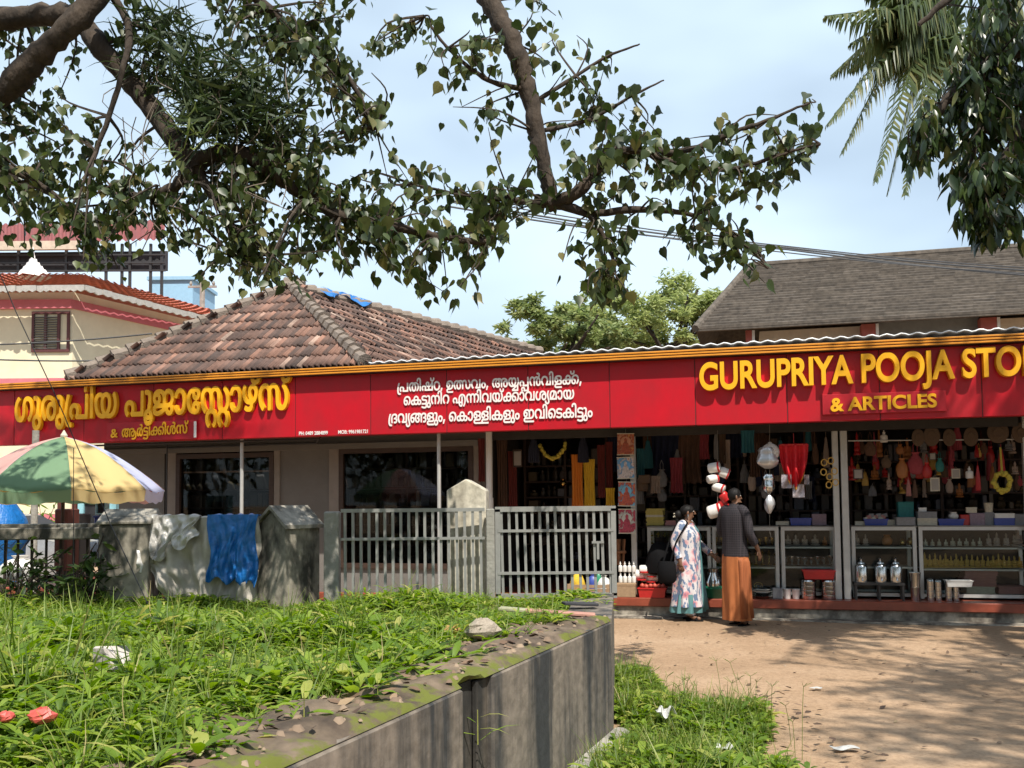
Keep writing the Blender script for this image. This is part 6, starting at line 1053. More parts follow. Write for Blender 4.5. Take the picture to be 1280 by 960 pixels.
row('figurine', 'figurine', m_gold, [1156 + i * 6.6 for i in range(19)], 709.5, 8.2, 16.5, 'small gold seated figure in the packed middle row of the widest counter', 'figurine', 'gold figures on the middle shelf')
row('figurine', 'figurine', g_cream, [1157 + i * 8.5 for i in range(9)], 682.5, 7, 10, 'tiny pale figure on the top shelf of the widest counter', 'figurine', 'pale figures on the top shelf')
row('figurine', 'figurine', g_clay, (1236, 1246, 1258), 682.5, 10, 16, 'larger clay figure at the right end of the top shelf', 'figurine', 'larger clay figures on the top shelf')
good('figurine', 'figurine', g_clay, 1272, 682.5, VS, 15, 23, 'tallest clay figure at the right end of the widest counter', 'figurine')
row('figurine', 'figurine', g_clay, (985, 995, 1006, 1019), 681.5, 11, 13, 'clay seated idol on the top shelf left of the double posts', 'figurine', 'clay idols on the top shelf')
row('figurine', 'figurine', g_orangep, (1031,), 681.5, 8, 12, 'orange idol beside the clay idols on the top shelf', 'figurine', None)
row('bottle', 'bottle', g_white, (1043,), 681.5, 5, 12, 'small white bottle at the end of the clay idol shelf', 'bottle', None)
row('cup', 'cup', m_steel, [982 + i * 8 for i in range(8)], 706.5, 7, 11, 'small steel cup on the middle shelf below the clay idols', 'cup', 'steel cups on the middle shelf')
row('cup', 'cup', m_brass, [895 + i * 7.8 for i in range(10)], 681.5, 6.5, 9, 'little brass cup on the top shelf behind the man', 'cup', 'brass cups on the top shelf')
row('brass_lamp', 'lamp', m_brass, [896 + i * 8.2 for i in range(10)], 706.5, 6.5, 19, 'tall brass oil lamp on the middle shelf behind the man', 'lamp', 'brass lamps on the middle shelf')
row('brass_lamp', 'lamp', m_brass, [815 + i * 8 for i in range(10)], 680, 6, 14, 'small brass lamp on the top shelf behind the woman', 'lamp', 'small brass lamps on the top shelf')
row('pot', 'pot', m_steel, [816 + i * 10 for i in range(7)], 707, 8, 12, 'small steel pot on the middle shelf behind the woman', 'pot', 'steel pots on the middle shelf')
row('figurine', 'figurine', g_clay, (1071, 1082), 681.5, 9, 14, 'clay figure behind the steel dispensers on the top shelf', 'figurine', 'clay figures behind the dispensers')
good('pot', 'pot', g_orangep, 1109, 681.5, VS, 13, 13, 'round orange pot on the top shelf behind the steel dispensers', 'pot')
row('pot', 'pot', m_brass, (1128, 1138), 681.5, 8, 9, 'dull brass pot beside the orange pot', 'pot', 'dull brass pots')
mb = MB(); mb.tube([(.055 * math.cos(a), 0, .07 + .055 * math.sin(a)) for a in [6.283 * i / 24 for i in range(25)]], .007, 6); mb.tube([(.03 * math.cos(a), 0, .07 + .03 * math.sin(a)) for a in [6.283 * i / 16 for i in range(17)]], .005, 6); mb.lathe([(.045, 0), (.04, .012), (.01, .016)], 12)
p = S(948, 733, 1.3); tag(mb.build('brass_ring', m_brass, None, W(p.x, 1.3, FL + .055), SHOP_A, True), 'brass ring ornament on the lowest shelf behind the man', 'ornament')
for i, (x, c, w_, lb) in enumerate(((1222, g_cream, 34, 'white paper packet lying on the lowest shelf of the widest counter'), (1262, g_pinkb, 34, 'pink paper stack lying on the lowest shelf at the far right'))):
    good('paper_packet', 'book', c, x, 741, 1.36, w_, 9, lb, 'packet', None, .8, .05)
for i in range(6): good('folded_paper', 'book', g_pinkb, 1222 + rnd(-2, 2), 732 - i * 3.4, 1.38, 38, 3.2, 'dull red folded cloth in the pile inside the widest counter', 'cloth', 'folded red cloths in the counter', .8, rnd(-.06, .06))

# things on the counters
VT, YT = 1.36, 656.5
for i in range(8): good('book', 'book', g_ybook if i != 4 else g_cream, 819 + rnd(-1, 1), YT - i * 2.6, 1.33, 22, 2.6, 'yellow covered book in the stack on the counter by the woman' if i != 4 else 'cream covered book in the middle of the yellow stack', 'book', 'stack of yellow books' if i != 4 else None, .75, rnd(-.1, .1))
for i in range(2): good('book', 'book', g_pinkb, 841 + i, YT - i * 3, 1.33, 20, 3, 'pink covered book lying flat beside the yellow stack', 'book', 'pink books', .8, .1)
def boxy(x, w_, h, m, lb, kind='box', y=YT, cat='box', v=1.34): good('box' if kind == 'box' else 'tray', kind, m, x, y, v, w_, h, lb, cat, None, .8, rnd(-.12, .12))
boxy(978, 16, 5, g_cream, 'flat white box on the counter left of the blue tray')
boxy(1001, 26, 9, g_blue, 'blue plastic tray on the counter left of the double posts', 'tray', cat='tray')
boxy(1024, 17, 14, g_purple, 'lilac grey box beside the blue tray near the double posts')
boxy(1075, 12, 5, g_cream, 'low cream box on the counter just right of the double posts')
boxy(1095, 28, 8, g_blue, 'blue plastic tray heaped with packets right of the double posts', 'tray', cat='tray')
for i in range(9): good('packet', 'book', (g_cream, g_pinkb, g_grey)[i % 3], 1084 + i * 2.8, 650 - (i % 3) * 2, 1.32, 6, 4, ('cream', 'pink', 'grey')[i % 3] + ' packet heaped in the blue tray right of the double posts', 'packet', ('cream', 'pink', 'grey')[i % 3] + ' packets in the tray', .8, rnd(-.5, .5), .0, rnd(-.4, .4))
boxy(1113, 11, 7, g_cream, 'small white box between the blue tray and the teal box')
boxy(1132, 18, 29, g_teal, 'tall teal box standing on the counter edge', v=1.5)
boxy(1131, 22, 10, g_grey, 'grey case in front of the tall teal box', v=1.25)
boxy(1158, 23, 9, g_cream, 'pale box at the left end of the widest counter'); boxy(1158, 22, 8, g_grey, 'grey box stacked on the pale box of the widest counter', y=647.5); boxy(1153, 9, 5, g_white, 'little white box topmost on the left pile', y=639.5)
boxy(1187, 30, 8, g_blue, 'blue plastic tray on the widest counter beside the pale box', 'tray', cat='tray'); good('pot', 'pot', g_white, 1192, 649, 1.34, 12, 9, 'white round pot lying in the blue tray of the widest counter', 'pot')
boxy(1206, 11, 13, g_redp, 'red box on the widest counter'); boxy(1221, 17, 15, g_purple, 'lilac box beside the red box'); boxy(1214, 12, 7, g_cream, 'cream box stacked across the red and lilac boxes', y=641)
boxy(1236, 11, 16, g_grey, 'grey upright box under the jar'); good('jar', 'tumbler', g_cream, 1236, 640.5, 1.34, 11, 12, 'cream jar standing on the grey upright box', 'jar')
boxy(1254, 23, 9, g_blue, 'blue box right of the grey upright box'); boxy(1254, 22, 6, g_white, 'white box stacked on the blue box', y=647.5); boxy(1275, 17, 14, g_grey, 'slate grey box at the right edge of the counter row')

# on the raised floor
VF = .98; YF = 749.2
def floor_good(name, kind, m, x, w_, h, label, cat, group=None, v=VF, dep=1.0, up_=0.0):
    k = mpp(x, 748, v); p = S(x, 745, v); o_ = good(name, kind, m, x, 745, v, w_, h, label, cat, group, dep); o_.location = W(p.x, v, FL + .002 + up_ * k); return o_
def dispenser(x, label):
    v = 1.02; k = mpp(x, 720, v); p = S(x, 728, v); t = thing('steel_dispenser', label, 'dispenser', W(p.x, v, p.z), SHOP_A, 'steel dispensers on the stand')
    r_ = 7.4 * k
    b = MB(); b.lathe([(r_ * .98, 0), (r_, .01), (r_, 19 * k), (r_ * .9, 21.5 * k), (r_ * .62, 23 * k)], 20); b.build('body', m_steel, t, smooth=True)
    b = MB(); b.lathe([(r_ * .66, 23 * k), (r_ * .6, 25 * k), (r_ * .2, 26 * k), (r_ * .13, 28 * k), (r_ * .26, 29.5 * k), (r_ * .1, 31 * k)], 16); b.build('lid', m_steel, t, smooth=True)
    b = MB(); b.tube([(0, -r_, 5 * k), (0, -r_ - .04, 5 * k), (0, -r_ - .045, 2.6 * k)], .009, 6); b.ball((0, -r_ - .03, 6 * k), .012); b.build('tap', m_steel, t)
for x, lb in ((1077, 'leftmost polished steel dispenser on the dark stand'), (1101, 'middle polished steel dispenser on the dark stand'), (1120, 'rightmost polished steel dispenser on the dark stand')): dispenser(x, lb)
p0, p1 = S(1068, 729, .94), S(1131, 729, .94)
st = thing('dark_stand', 'dark metal stand carrying three steel dispensers', 'stand', W(p0.x, .92, FL), SHOP_A); zt_ = S(1100, 728, 1.02).z - FL; wd = p1.x - p0.x
mb = MB(); mb.box(0, wd, 0, .22, zt_ - .03, zt_ - .001); mb.build('top', m_dark, st)
for x in (.02, wd / 2, wd - .02):
    for y in (.02, .2): mb = MB(); mb.box(x - .012, x + .012, y - .012, y + .012, 0.001, zt_ - .031); mb.build('leg', m_dark, st)
for x, w_, h, lb in ((1011, 18, 25, 'left steel tiffin carrier on the red floor under the red tray'), (1036, 18, 25, 'right steel tiffin carrier on the red floor beside the double posts')): floor_good('tiffin_carrier', 'tiffin', m_steel, x, w_, h, lb, 'container', v=.98)
k = mpp(1024, 724, .98); o = floor_good('red_tray', 'tray', g_redp, 1024, 38, 11, 'glossy red plastic tray resting across the two steel tiffin carriers', 'tray', None, .98, .5, 25.2)
floor_good('box', 'box', g_grey, 972, 12, 13, 'small grey box on the floor between the plates and white pots', 'box')
for x, lb in ((984, 'white pot on the floor next to the grey box'), (995, 'white pot on the floor next to the tiffin carriers')): floor_good('pot', 'tumbler', g_white, x, 10, 12, lb, 'pot')
for i in range(5): floor_good('plate', 'plate', m_steel if i != 3 else g_white, 953, 27 - i * .6, 3, 'steel plate in the low stack on the red floor behind the man' if i != 3 else 'white plate near the top of the steel plate stack', 'plate', 'stacked steel plates' if i != 3 else None, .98, .9, i * 2.2)
for x, h, lb in ((1144, 17, 'lower steel canister on the floor below the counter joint'),): floor_good('steel_canister', 'tumbler', m_steel, x, 13, h, lb, 'canister', v=.98)
floor_good('steel_canister', 'tumbler', m_steel, 1144, 15, 18, 'upper steel canister stacked below the counter joint', 'canister', None, .98, 1, 17.2)
for i, (x, h, w_) in enumerate(((1163, 28, 9), (1173, 27, 8), (1186, 27, 8), (1195, 26, 7))): floor_good('steel_tube', 'tiffin', m_steel, x, w_, h, ('tall steel container first from the canister pile', 'tall steel container second from the canister pile', 'tall steel container third from the canister pile', 'slimmest steel container at the right of the row')[i], 'container')
good('white_tray', 'tray', g_white, 1198, 733, 1.0, 30, 8, 'white plastic tray lying on the tall steel containers', 'tray', None, .6)
floor_good('green_basin', 'basin', g_green, 893, 33, 13, 'green plastic basin on the red floor between the woman and the man', 'basin', v=.95)
o = floor_good('steel_pot', 'pot', m_steel, 892, 21, 33, 'polished round steel pot standing in the green basin', 'pot', None, .95, 1, 3.0)
floor_good('packet', 'box', g_white, 907, 7, 9, 'white packet on the floor between the green basin and the man', 'packet', v=.92)
floor_good('red_basket', 'tray', g_redp, 816, 34, 12, 'red plastic basket of small red pots on the shop floor', 'basket', v=.93, dep=.7)
for i in range(12): floor_good('small_pot', 'ball', gm('pot_red', (.48, .08, .05), .5) if i == 0 else bpy.data.materials['pot_red'], 803 + (i % 6) * 5.2, 6, 6, 'small orange red pot heaped in the red basket', 'pot', 'red pots in the basket', .90 + .07 * (i // 6), 1, 9.5 + rnd(0, 1.5))
for i, (x, up_) in enumerate(((800, 21), (808, 17), (817, 18), (826, 22), (806, 27), (815, 26), (822, 30))):
    floor_good('toy_drum', 'drum', g_white, x, 12, 12, 'white and red toy drum piled in the bag above the red basket', 'drum', 'bagged toy drums', .99 + .05 * (i % 2), 1, up_)
mb = MB(); p = S(813, 722, 1.02); k = mpp(813, 722, 1.02)
for i in range(5): mb.lathe([(6.2 * k, -.4 * k), (6.3 * k, 1.2 * k)], 12, (rnd(-12, 12) * k, -.05, rnd(-6, 9) * k))
tag(mb.build('red_ribbon', g_redp, None, W(p.x, 1.0, p.z), SHOP_A), 'red ribbon bands tied round the bagged white drums', 'ribbon')
floor_good('cardboard_box', 'box', g_card, 784, 23, 17, 'brown cardboard box on the floor under the white bottles', 'box', v=.93)
for i in range(4):
    for j in range(2): floor_good('white_bottle', 'bottle', g_white, 776 + i * 5.6, 5.2, 13, 'white red banded bottle packed on the brown cardboard box', 'bottle', 'bottles on the cardboard box', .91, 1, 17.3 + 13.2 * j)
good('broom_bundle', 'bundle', g_brush, 775, 706, 1.0, 19, 32, 'bundle of brown brooms below the four devotional prints', 'broom', None, .8)
# behind the gate
floor_good('wooden_crate', 'crate', g_card, 738, 52, 15, 'low slatted wooden crate seen through the right gate', 'crate', v=1.0, dep=.6)
for x, m_, w_, h, lb in ((722, m_cloth_y, 20, 26, 'yellow plastic sack in the crate behind the right gate'), (741, g_blue, 16, 24, 'blue plastic sack in the crate behind the right gate'), (755, g_white, 20, 22, 'white plastic sack at the right end of the crate'), (748, g_green, 12, 27, 'green plastic sack squeezed between the blue and white sacks')): floor_good('plastic_sack', 'sack', m_, x, w_, h, lb, 'sack', None, 1.02, .8, 3)

# hanging in the sun under the fascia
m_string = gm('string', (.25, .22, .18), .8)
def string(x, y0, y1, v, label, x2=None, r_=.003):
    a, b = S(x, y0, v), S(x if x2 is None else x2, y1, v); mb_ = MB(); mb_.tube([(0, 0, 0), (b.x - a.x, 0, b.z - a.z)], r_, 4); tag(mb_.build('string', m_string, None, W(*a), SHOP_A), label, 'string')
VH_ = .35
string(897, 538, 650, VH_, 'cord holding the column of white red toy drums')
for i, (x, y, w_, h, tl) in enumerate(((894, 591, 15, 13, -.15), (903, 597, 12, 13, .4), (892, 604, 14, 11, -.2), (897, 615, 15, 11, .3), (901, 625, 11, 12, .9), (899, 632, 10, 12, 1.1), (896, 647, 17, 17, -.3))):
    o_ = good('toy_drum', 'drum', [g_white, g_redp][i in (4, 5)], x, y, VH_ + .02 * (i % 2), w_, h, ('topmost white toy drum on the hanging cord', 'second white toy drum tilted on the hanging cord', 'third white toy drum down the hanging cord', 'fourth white toy drum down the hanging cord', 'upper red toy drum low on the hanging cord', 'lower red toy drum low on the hanging cord', 'biggest white toy drum at the bottom of the cord')[i], 'drum', None, .8, rnd(-.5, .5), 0, tl)
    q = MB(); q.loft([[(x_, .52 * math.cos(6.283 * i_ / 14), .5 + .52 * math.sin(6.283 * i_ / 14)) for i_ in range(14)] for x_ in (.30, .46)]); q.build('rim', g_redp, o_)
string(962, 530, 660, VH_, 'cord holding the column of shiny silver pots')
def foil(name, x, y, w_, h, seed, label, m_=None):
    p = S(x, y, VH_); k = mpp(x, y, VH_); b = MB(); rings = []
    for i in range(9):
        z = i / 8; r_ = (.16, .38, .48, .50, .47, .42, .40, .44, .34)[i] if seed < 9 else math.sin(math.pi * (.08 + .84 * z)) * .5
        rings.append([((r_ * (1 + .16 * math.sin(3 * a + seed + z * 4) + .07 * math.sin(7 * a + z * 9))) * w_ * k * math.cos(a), r_ * w_ * k * .7 * (1 + .1 * math.sin(5 * a + seed)) * math.sin(a), z * h * k) for a in [6.283 * j / 20 for j in range(20)]])
    b.loft(rings); tag(b.build(name, m_ or m_steel, None, W(p.x, VH_, p.z), SHOP_A, True), label, 'pot')
m_silver = gm('silver_paint', (.62, .62, .62), .32, metal=.6, var=.1)
good('white_drum', 'ball', gm('drum_skin', (.66, .63, .58), .7), 963, 577, VH_, 23, 23, 'round white drum head at the top of the silver column', 'drum', None, .45)
foil('silver_pot', 960, 586, 24, 27, 2, 'crumpled silver pot below the round white drum', m_silver); foil('silver_pot', 961, 617, 15, 24, 5, 'small silver pot in the middle of the hanging column'); foil('silver_pot', 962, 642, 13, 23, 11, 'oval silver plate at the bottom of the hanging column', m_silver)
string(962, 664, 672, VH_, 'loose cord end below the oval silver plate', 964)
# red gold-edged cloth hung from a hanger
def redcloth():
    p = S(992, 556, VH_ + .04); k = mpp(992, 580, VH_)
    t = thing('red_cloth', 'bright red pleated cloth with gold edging hanging under the fascia', 'cloth', W(p.x, VH_ + .04, p.z), SHOP_A); mred = gm('bright_red_cloth', (.62, .012, .02), .7, var=.25, scale=25)
    hl = lambda a: (56 - 22 * abs(2 * a - 1) ** 1.5) * k
    b = MB(); b.grid(lambda a, c: ((a - .5) * 35 * k * (1 - .30 * c * c), .05 * math.sin(a * 20) * (.4 + c) + .03 * math.sin(c * 6) - .05, -c * hl(a)), 44, 16); o_ = b.build('cloth', mred, t, smooth=True); so_ = o_.modifiers.new('t', 'SOLIDIFY'); so_.thickness = .006
    b = MB(); b.grid(lambda a, c: ((a - .5) * 35 * k * .70 * (1 + .02), .05 * math.sin(a * 20) * 1.4 + .03 * math.sin(6) - .056, -hl(a) + (c * 3.2 - 1) * k), 44, 2); b.build('gold_edge', gm('gold_edge', (.68, .30, .03), .5), t)
    b = MB(); b.tube([(-16 * k, -.05, 0), (16 * k, -.05, 0)], .012, 6); b.tube([(0, -.05, 0), (0, -.05, 14 * k)], .004, 4); b.build('hanger', g_redp, t)
    for x, z, w_, h in ((-10, -46, 12, 17), (4, -58, 14, 16), (14, -44, 6, 12)):
        b = MB(); b.grid(lambda a, c: ((x + (a - .5) * w_) * k, -.09 + .02 * math.sin(a * 7 + c * 5), (z - (c - .5) * h) * k), 8, 8); b.build('plastic_packet', film_m, t, smooth=True)
film_m = gm('clear_packet', (.45, .40, .42), .2, var=.6, scale=25)
redcloth()
# ring string
mb = MB(); p = S(1037, 600, .6); k = mpp(1037, 600, .6)
for dx, dz in ((-6, 22), (2, 24), (-7, 10), (6, 11), (0, 4), (-1, -6), (7, -3)):
    mb.tube([((dx + 3.4 * math.cos(a)) * k, 0, (dz + 4 * math.sin(a)) * k) for a in [6.283 * i / 12 for i in range(13)]], .008, 5)
tag(mb.build('bangle_string', m_gold, None, W(p.x, .6, p.z), SHOP_A), 'cluster of gold bangles hanging left of the double posts', 'bangles')
good('teal_cloth', 'cloth', g_tealc, 935, 566, .9, 17, 28, 'teal patterned cloth hanging behind the man and silver column', 'cloth', None, .5)
for x, y, w_, h, m_, lb in ((770, 590, 20, 46, g_navy, 'navy garment hanging just right of the devotional prints'), (832, 596, 36, 56, g_navy, 'wide navy garment hanging above the woman'), (862, 604, 30, 66, g_brown, 'long brown garment hanging above the woman and man'), (880, 574, 14, 34, g_pinkc, 'pinkish cloth strip beside the drum cord'), (918, 572, 22, 36, g_navy, 'navy cloth beside the teal patterned cloth'), (846, 616, 16, 44, g_pinkc, 'dull red cloth low behind the woman'), (1012, 562, 16, 34, g_brown, 'brown cloth right of the bright red cloth'), (950, 600, 20, 62, g_brown, 'brown cloth behind the silver pots'), (812, 580, 18, 40, g_brown, 'brown garment beside the wide navy garment')):
    good('hanging_cloth', 'cloth', m_, x, y, 1.9 + .1 * (x % 3), w_, h, lb, 'cloth', None, .6)
for x, lb in ((757, 'black wire frame hanging right of the prints'), ): pass
# woven hats on the rod
p0, p1 = S(1060, 551, 1.05), S(1290, 549, 1.05); mb = MB(); mb.tube([(0, 0, 0), (p1.x - p0.x, 0, p1.z - p0.z)], .009, 6); tag(mb.build('hanging_rod', m_alu, None, W(*p0), SHOP_A), 'thin metal rod across the right bay carrying woven hats', 'rod')
for i, x in enumerate((1148, 1165, 1187, 1214, 1248, 1277)): good('woven_hat', 'hat', g_straw, x, 558 - (i > 3) * 4, 1.02, (15, 19, 15, 17, 25, 22)[i], (22, 26, 22, 24, 27, 26)[i], ('first small woven hat left on the rod', 'tall woven hat second on the rod', 'small woven hat third on the rod', 'reddish narrow woven hat alone in the middle of the rod', 'largest woven hat above the yellow garland', 'woven hat at the right edge of the rod')[i], 'hat', None, .6)
for x, y, w_, h, m_, lb in ((1128, 598, 14, 38, g_orangep, 'orange drawstring pouch hanging in the right bay'), (1145, 593, 18, 42, g_pinkc, 'pink cloth pouch hanging right of the orange pouch'), (1159, 598, 12, 30, g_redp, 'red pouch hanging right of the pink pouch'), (1175, 590, 10, 26, g_teal, 'little green pouch hanging in the right bay'), (1088, 570, 14, 30, g_brown, 'brown pouch near the top right of the double posts'), (1108, 585, 12, 24, g_straw, 'straw coloured pouch left of the orange pouch')): good('hanging_pouch', 'pouch', m_, x, y, 1.3, w_, h, lb, 'pouch')
for x, y, h, m_, lb in ((1136, 620, 22, g_pinkb, 'pink tassel hanging below the orange pouch'), (1144, 622, 24, g_brown, 'brown tassel hanging below the pink pouch'), (1223, 613, 34, g_redp, 'long red tassel left of the yellow garland')): good('tassel', 'tassel', m_, x, y, 1.2, 7, h, lb, 'tassel')
for x, y, lb in ((1105, 553, 'white bottle shaped bell at the left end of the rod'), (1212, 598, 'white bottle shaped bell below the middle hat')): good('white_bell', 'bottle', g_white, x, y, 1.1, 9, 15, lb, 'bell')
g_pic = island_mat('picture', [(0, (.30, .28, .26)), (1, (.42, .36, .30))], .4)
for x, y, w_, h, v, lb in ((1073, 599, 12, 13, 1.1, 'small square picture frame right of the double posts'), (1169, 614, 11, 17, 1.2, 'small upright picture frame hanging below the red pouch'), (1195, 598, 10, 12, 1.2, 'small pale picture frame beside the white bell'), (647, 584, 12, 22, 1.3, 'framed picture hanging high inside the gate bay'), (1166, 575, 8, 9, 1.3, 'tiny picture frame below the tall woven hat')): good('picture_frame', 'frame', [g_cream if v == 1.2 else m_wood, g_pic], x, y, v, w_, h, lb, 'frame', None, .5)
mb = MB(); p = S(1253, 603, .95); k = mpp(1253, 603, .95)
for i in range(44): a = 6.283 * i / 22; mb.ball(((9 + rnd(-2, 2)) * k * math.cos(a), rnd(-.03, .03), (11 + rnd(-2, 2)) * k * math.sin(a)), rnd(2, 3.4) * k, n=6, m=5)
mb.tube([(0, 0, 11 * k), (-.01, 0, 44 * k)], .012, 5)
tag(mb.build('garland', g_garland, None, W(p.x, .95, p.z), SHOP_A), 'yellow flower garland hanging from the rod at the far right', 'garland')
mb = MB(); a, b = S(674, 556, 1.2), S(707, 556, 1.2)
for i in range(30): t = i / 29; mb.ball(((b.x - a.x) * t + rnd(-.01, .01), rnd(-.02, .02), -.20 * 4 * t * (1 - t) + rnd(-.012, .012)), .028, n=6, m=5)
tag(mb.build('garland', g_garland, None, W(*a), SHOP_A), 'pale yellow garland looped high inside the gate bay', 'garland')
for i, (x, y, w_, h, m_, lb) in enumerate(((722, 634, 15, 66, m_cloth_o, 'orange patterned cloth hanging in the gate bay'), (737, 634, 15, 60, m_cloth_y, 'yellow cloth hanging beside the orange cloth'), (763, 632, 12, 22, m_cloth_y, 'short yellow cloth low beside the prints'), (752, 622, 10, 66, m_cloth_m, 'maroon striped cloth left of the prints'), (762, 612, 9, 60, m_cloth_m, 'maroon cloth closest to the prints'), (641, 634, 12, 70, m_cloth_m, 'maroon cloth hanging near the white pipe'), (628, 636, 14, 86, g_brown, 'long brown cloth hanging against the white pipe'), (602, 602, 9, 54, m_cloth_m, 'maroon banded cloth strip at the window edge left of the pipe'))): good('hanging_cloth', 'cloth', m_, x, y, (1.25 if x > 610 else .8) + .03 * i * (x > 610), w_, h, lb, 'cloth', None, .7)
for x, lb in ((667, 'dark navy tassel bundle hanging left of the garland loop'), (729, 'dark navy tassel bundle hanging above the orange cloth')): good('tassel', 'tassel', m_cloth_d, x, 578, 1.1, 16, 36, lb, 'tassel')
good('brass_pot_hanging', 'pot', m_brass, 704, 608, 2.2, 9, 9, 'round brass pot hanging deep inside the gate bay', 'pot')
good('basket', 'sack', g_straw, 803, 614, 1.5, 14, 20, 'straw basket hanging right of the prints', 'basket'); good('basket', 'box', g_straw, 806, 604, 1.45, 14, 10, 'small wooden box hanging just above the straw basket', 'box')

# devotional prints: plain generic stand-ins
def print_mat(name, sky_, robe, low_):
    m, t, b = new_mat(name); N = t.nodes.new; K = t.links.new; tc_ = N('ShaderNodeTexCoord')
    sp_ = N('ShaderNodeSeparateXYZ'); K(tc_.outputs['Object'], sp_.inputs[0]); n_ = N('ShaderNodeTexNoise'); n_.inputs['Scale'].default_value = 17; n_.inputs['Detail'].default_value = 5; K(tc_.outputs['Object'], n_.inputs['Vector'])
    r = ramp(t, [(.30, low_), (.43, robe), (.5, sc3(robe, .6)), (.56, sky_), (.72, sc3(sky_, 1.4))]); K(n_.outputs['Fac'], r.inputs['Fac']); K(r.outputs['Color'], b.inputs['Base Color']); b.inputs['Roughness'].default_value = .25
    return m
prow = [((782, 541.5, 569), (.42, .20, .12), (.45, .10, .05), (.5, .35, .1), 'topmost devotional print of reds and oranges on the hanging strip'), ((782.5, 571, 598.5), (.10, .26, .48), (.60, .55, .55), (.45, .2, .12), 'second devotional print with blue sky and white robe'), ((783, 602, 633), (.12, .30, .42), (.50, .10, .06), (.6, .3, .05), 'third devotional print with blue halo and red robe'), ((784, 636, 667), (.36, .36, .32), (.45, .06, .10), (.05, .05, .05), 'lowest devotional print with pink figure on grey')]
for i, ((x, ya, yb), c1, c2, c3, lb) in enumerate(prow):
    v = .82; p = S(x, yb, v); k = mpp(x, yb, v); hh = (yb - ya) * k; ww = 21 * k
    t = thing('devotional_print', lb, 'print', W(p.x, v, p.z), SHOP_A); t.rotation_euler.y = (.02, -.02, .03, .0)[i]
    b = MB(); b.box(-ww / 2, ww / 2, 0, .006, 0, hh); b.build('card', print_mat('print_%d' % i, c1, c2, c3), t)
    b = MB()                                # a plain seated figure shape and its halo
    b.lathe([(ww * .30, 0), (ww * .30, .002)], 20, (0, 0, 0)); b.v = [(x_, -.0025 - z_, y_ + hh * .62) for x_, y_, z_ in b.v]; b.build('halo', gm('halo_%d' % i, sc3(c1, 1.5), .4), t)
    b = MB(); b.add([(x_ * ww, -.0055, z_ * hh) for x_, z_ in ((-.34, .10), (.34, .10), (.22, .30), (.17, .52), (.08, .60), (.09, .72), (0, .80), (-.09, .72), (-.08, .60), (-.17, .52), (-.22, .30))], [tuple(range(11))]); b.build('figure', gm('figure_%d' % i, c2, .4, var=.6, scale=40), t)
    b = MB(); b.box(-ww / 2 - .004, ww / 2 + .004, -.003, -.0008, 0, .012); b.box(-ww / 2 - .004, ww / 2 + .004, -.003, -.0008, hh - .012, hh); b.build('border', g_cream, t)
string(782, 536, 668, .835, 'cord behind the four devotional prints', 784)

# shelving and dim stock deep inside
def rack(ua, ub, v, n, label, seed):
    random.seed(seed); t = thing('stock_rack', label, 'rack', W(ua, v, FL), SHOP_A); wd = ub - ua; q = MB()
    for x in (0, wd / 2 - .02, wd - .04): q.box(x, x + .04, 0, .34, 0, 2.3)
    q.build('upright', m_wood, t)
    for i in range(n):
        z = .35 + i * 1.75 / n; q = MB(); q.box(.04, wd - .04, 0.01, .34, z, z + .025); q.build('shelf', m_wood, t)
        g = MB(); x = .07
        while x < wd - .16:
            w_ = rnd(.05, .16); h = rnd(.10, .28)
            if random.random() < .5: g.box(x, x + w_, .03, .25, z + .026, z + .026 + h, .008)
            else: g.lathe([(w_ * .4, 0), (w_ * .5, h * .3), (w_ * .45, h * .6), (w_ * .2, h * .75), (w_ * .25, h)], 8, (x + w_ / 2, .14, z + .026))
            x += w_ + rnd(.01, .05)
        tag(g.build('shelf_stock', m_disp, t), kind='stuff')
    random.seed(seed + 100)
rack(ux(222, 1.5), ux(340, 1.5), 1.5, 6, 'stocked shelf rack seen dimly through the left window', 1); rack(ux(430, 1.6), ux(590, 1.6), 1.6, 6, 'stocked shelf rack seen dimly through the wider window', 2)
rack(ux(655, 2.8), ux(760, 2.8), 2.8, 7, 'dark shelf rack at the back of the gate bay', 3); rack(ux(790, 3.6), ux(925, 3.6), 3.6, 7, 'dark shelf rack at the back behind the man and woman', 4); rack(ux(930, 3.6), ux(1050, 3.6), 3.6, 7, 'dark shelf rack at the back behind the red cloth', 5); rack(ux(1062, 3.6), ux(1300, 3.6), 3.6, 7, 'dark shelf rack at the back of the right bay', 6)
for i in range(64):                         # small things on threads in the right bay
    x = 1064 + rnd(0, 220); y = rnd(562, 622); good('trinket', random.choice(('tassel', 'pouch', 'figurine')), random.choice((g_brown, g_straw, m_cloth_m, m_gold, g_grey, g_redp, g_clay, g_orangep, g_pinkc)), x, y, rnd(1.5, 2.4), rnd(6, 13), rnd(14, 38), 'small trinket hanging in the crowd at the back of the right bay', 'trinket', 'trinkets hanging in the right bay')
for i in range(34):
    x = 790 + rnd(0, 250); good('trinket', random.choice(('tassel', 'pouch', 'cloth')), random.choice((g_brown, g_straw, m_cloth_m, g_navy, g_grey, g_clay, g_tealc)), x, rnd(560, 630), rnd(1.5, 2.3), rnd(7, 14), rnd(20, 46), 'small trinket or cloth strip hanging in the crowd behind the man and woman', 'trinket', 'trinkets hanging in the middle bay')
good('black_bag', 'sack', m_black, 826, 718, .98, 36, 46, 'big black plastic bag against the counter behind the woman', 'bag', None, .8)

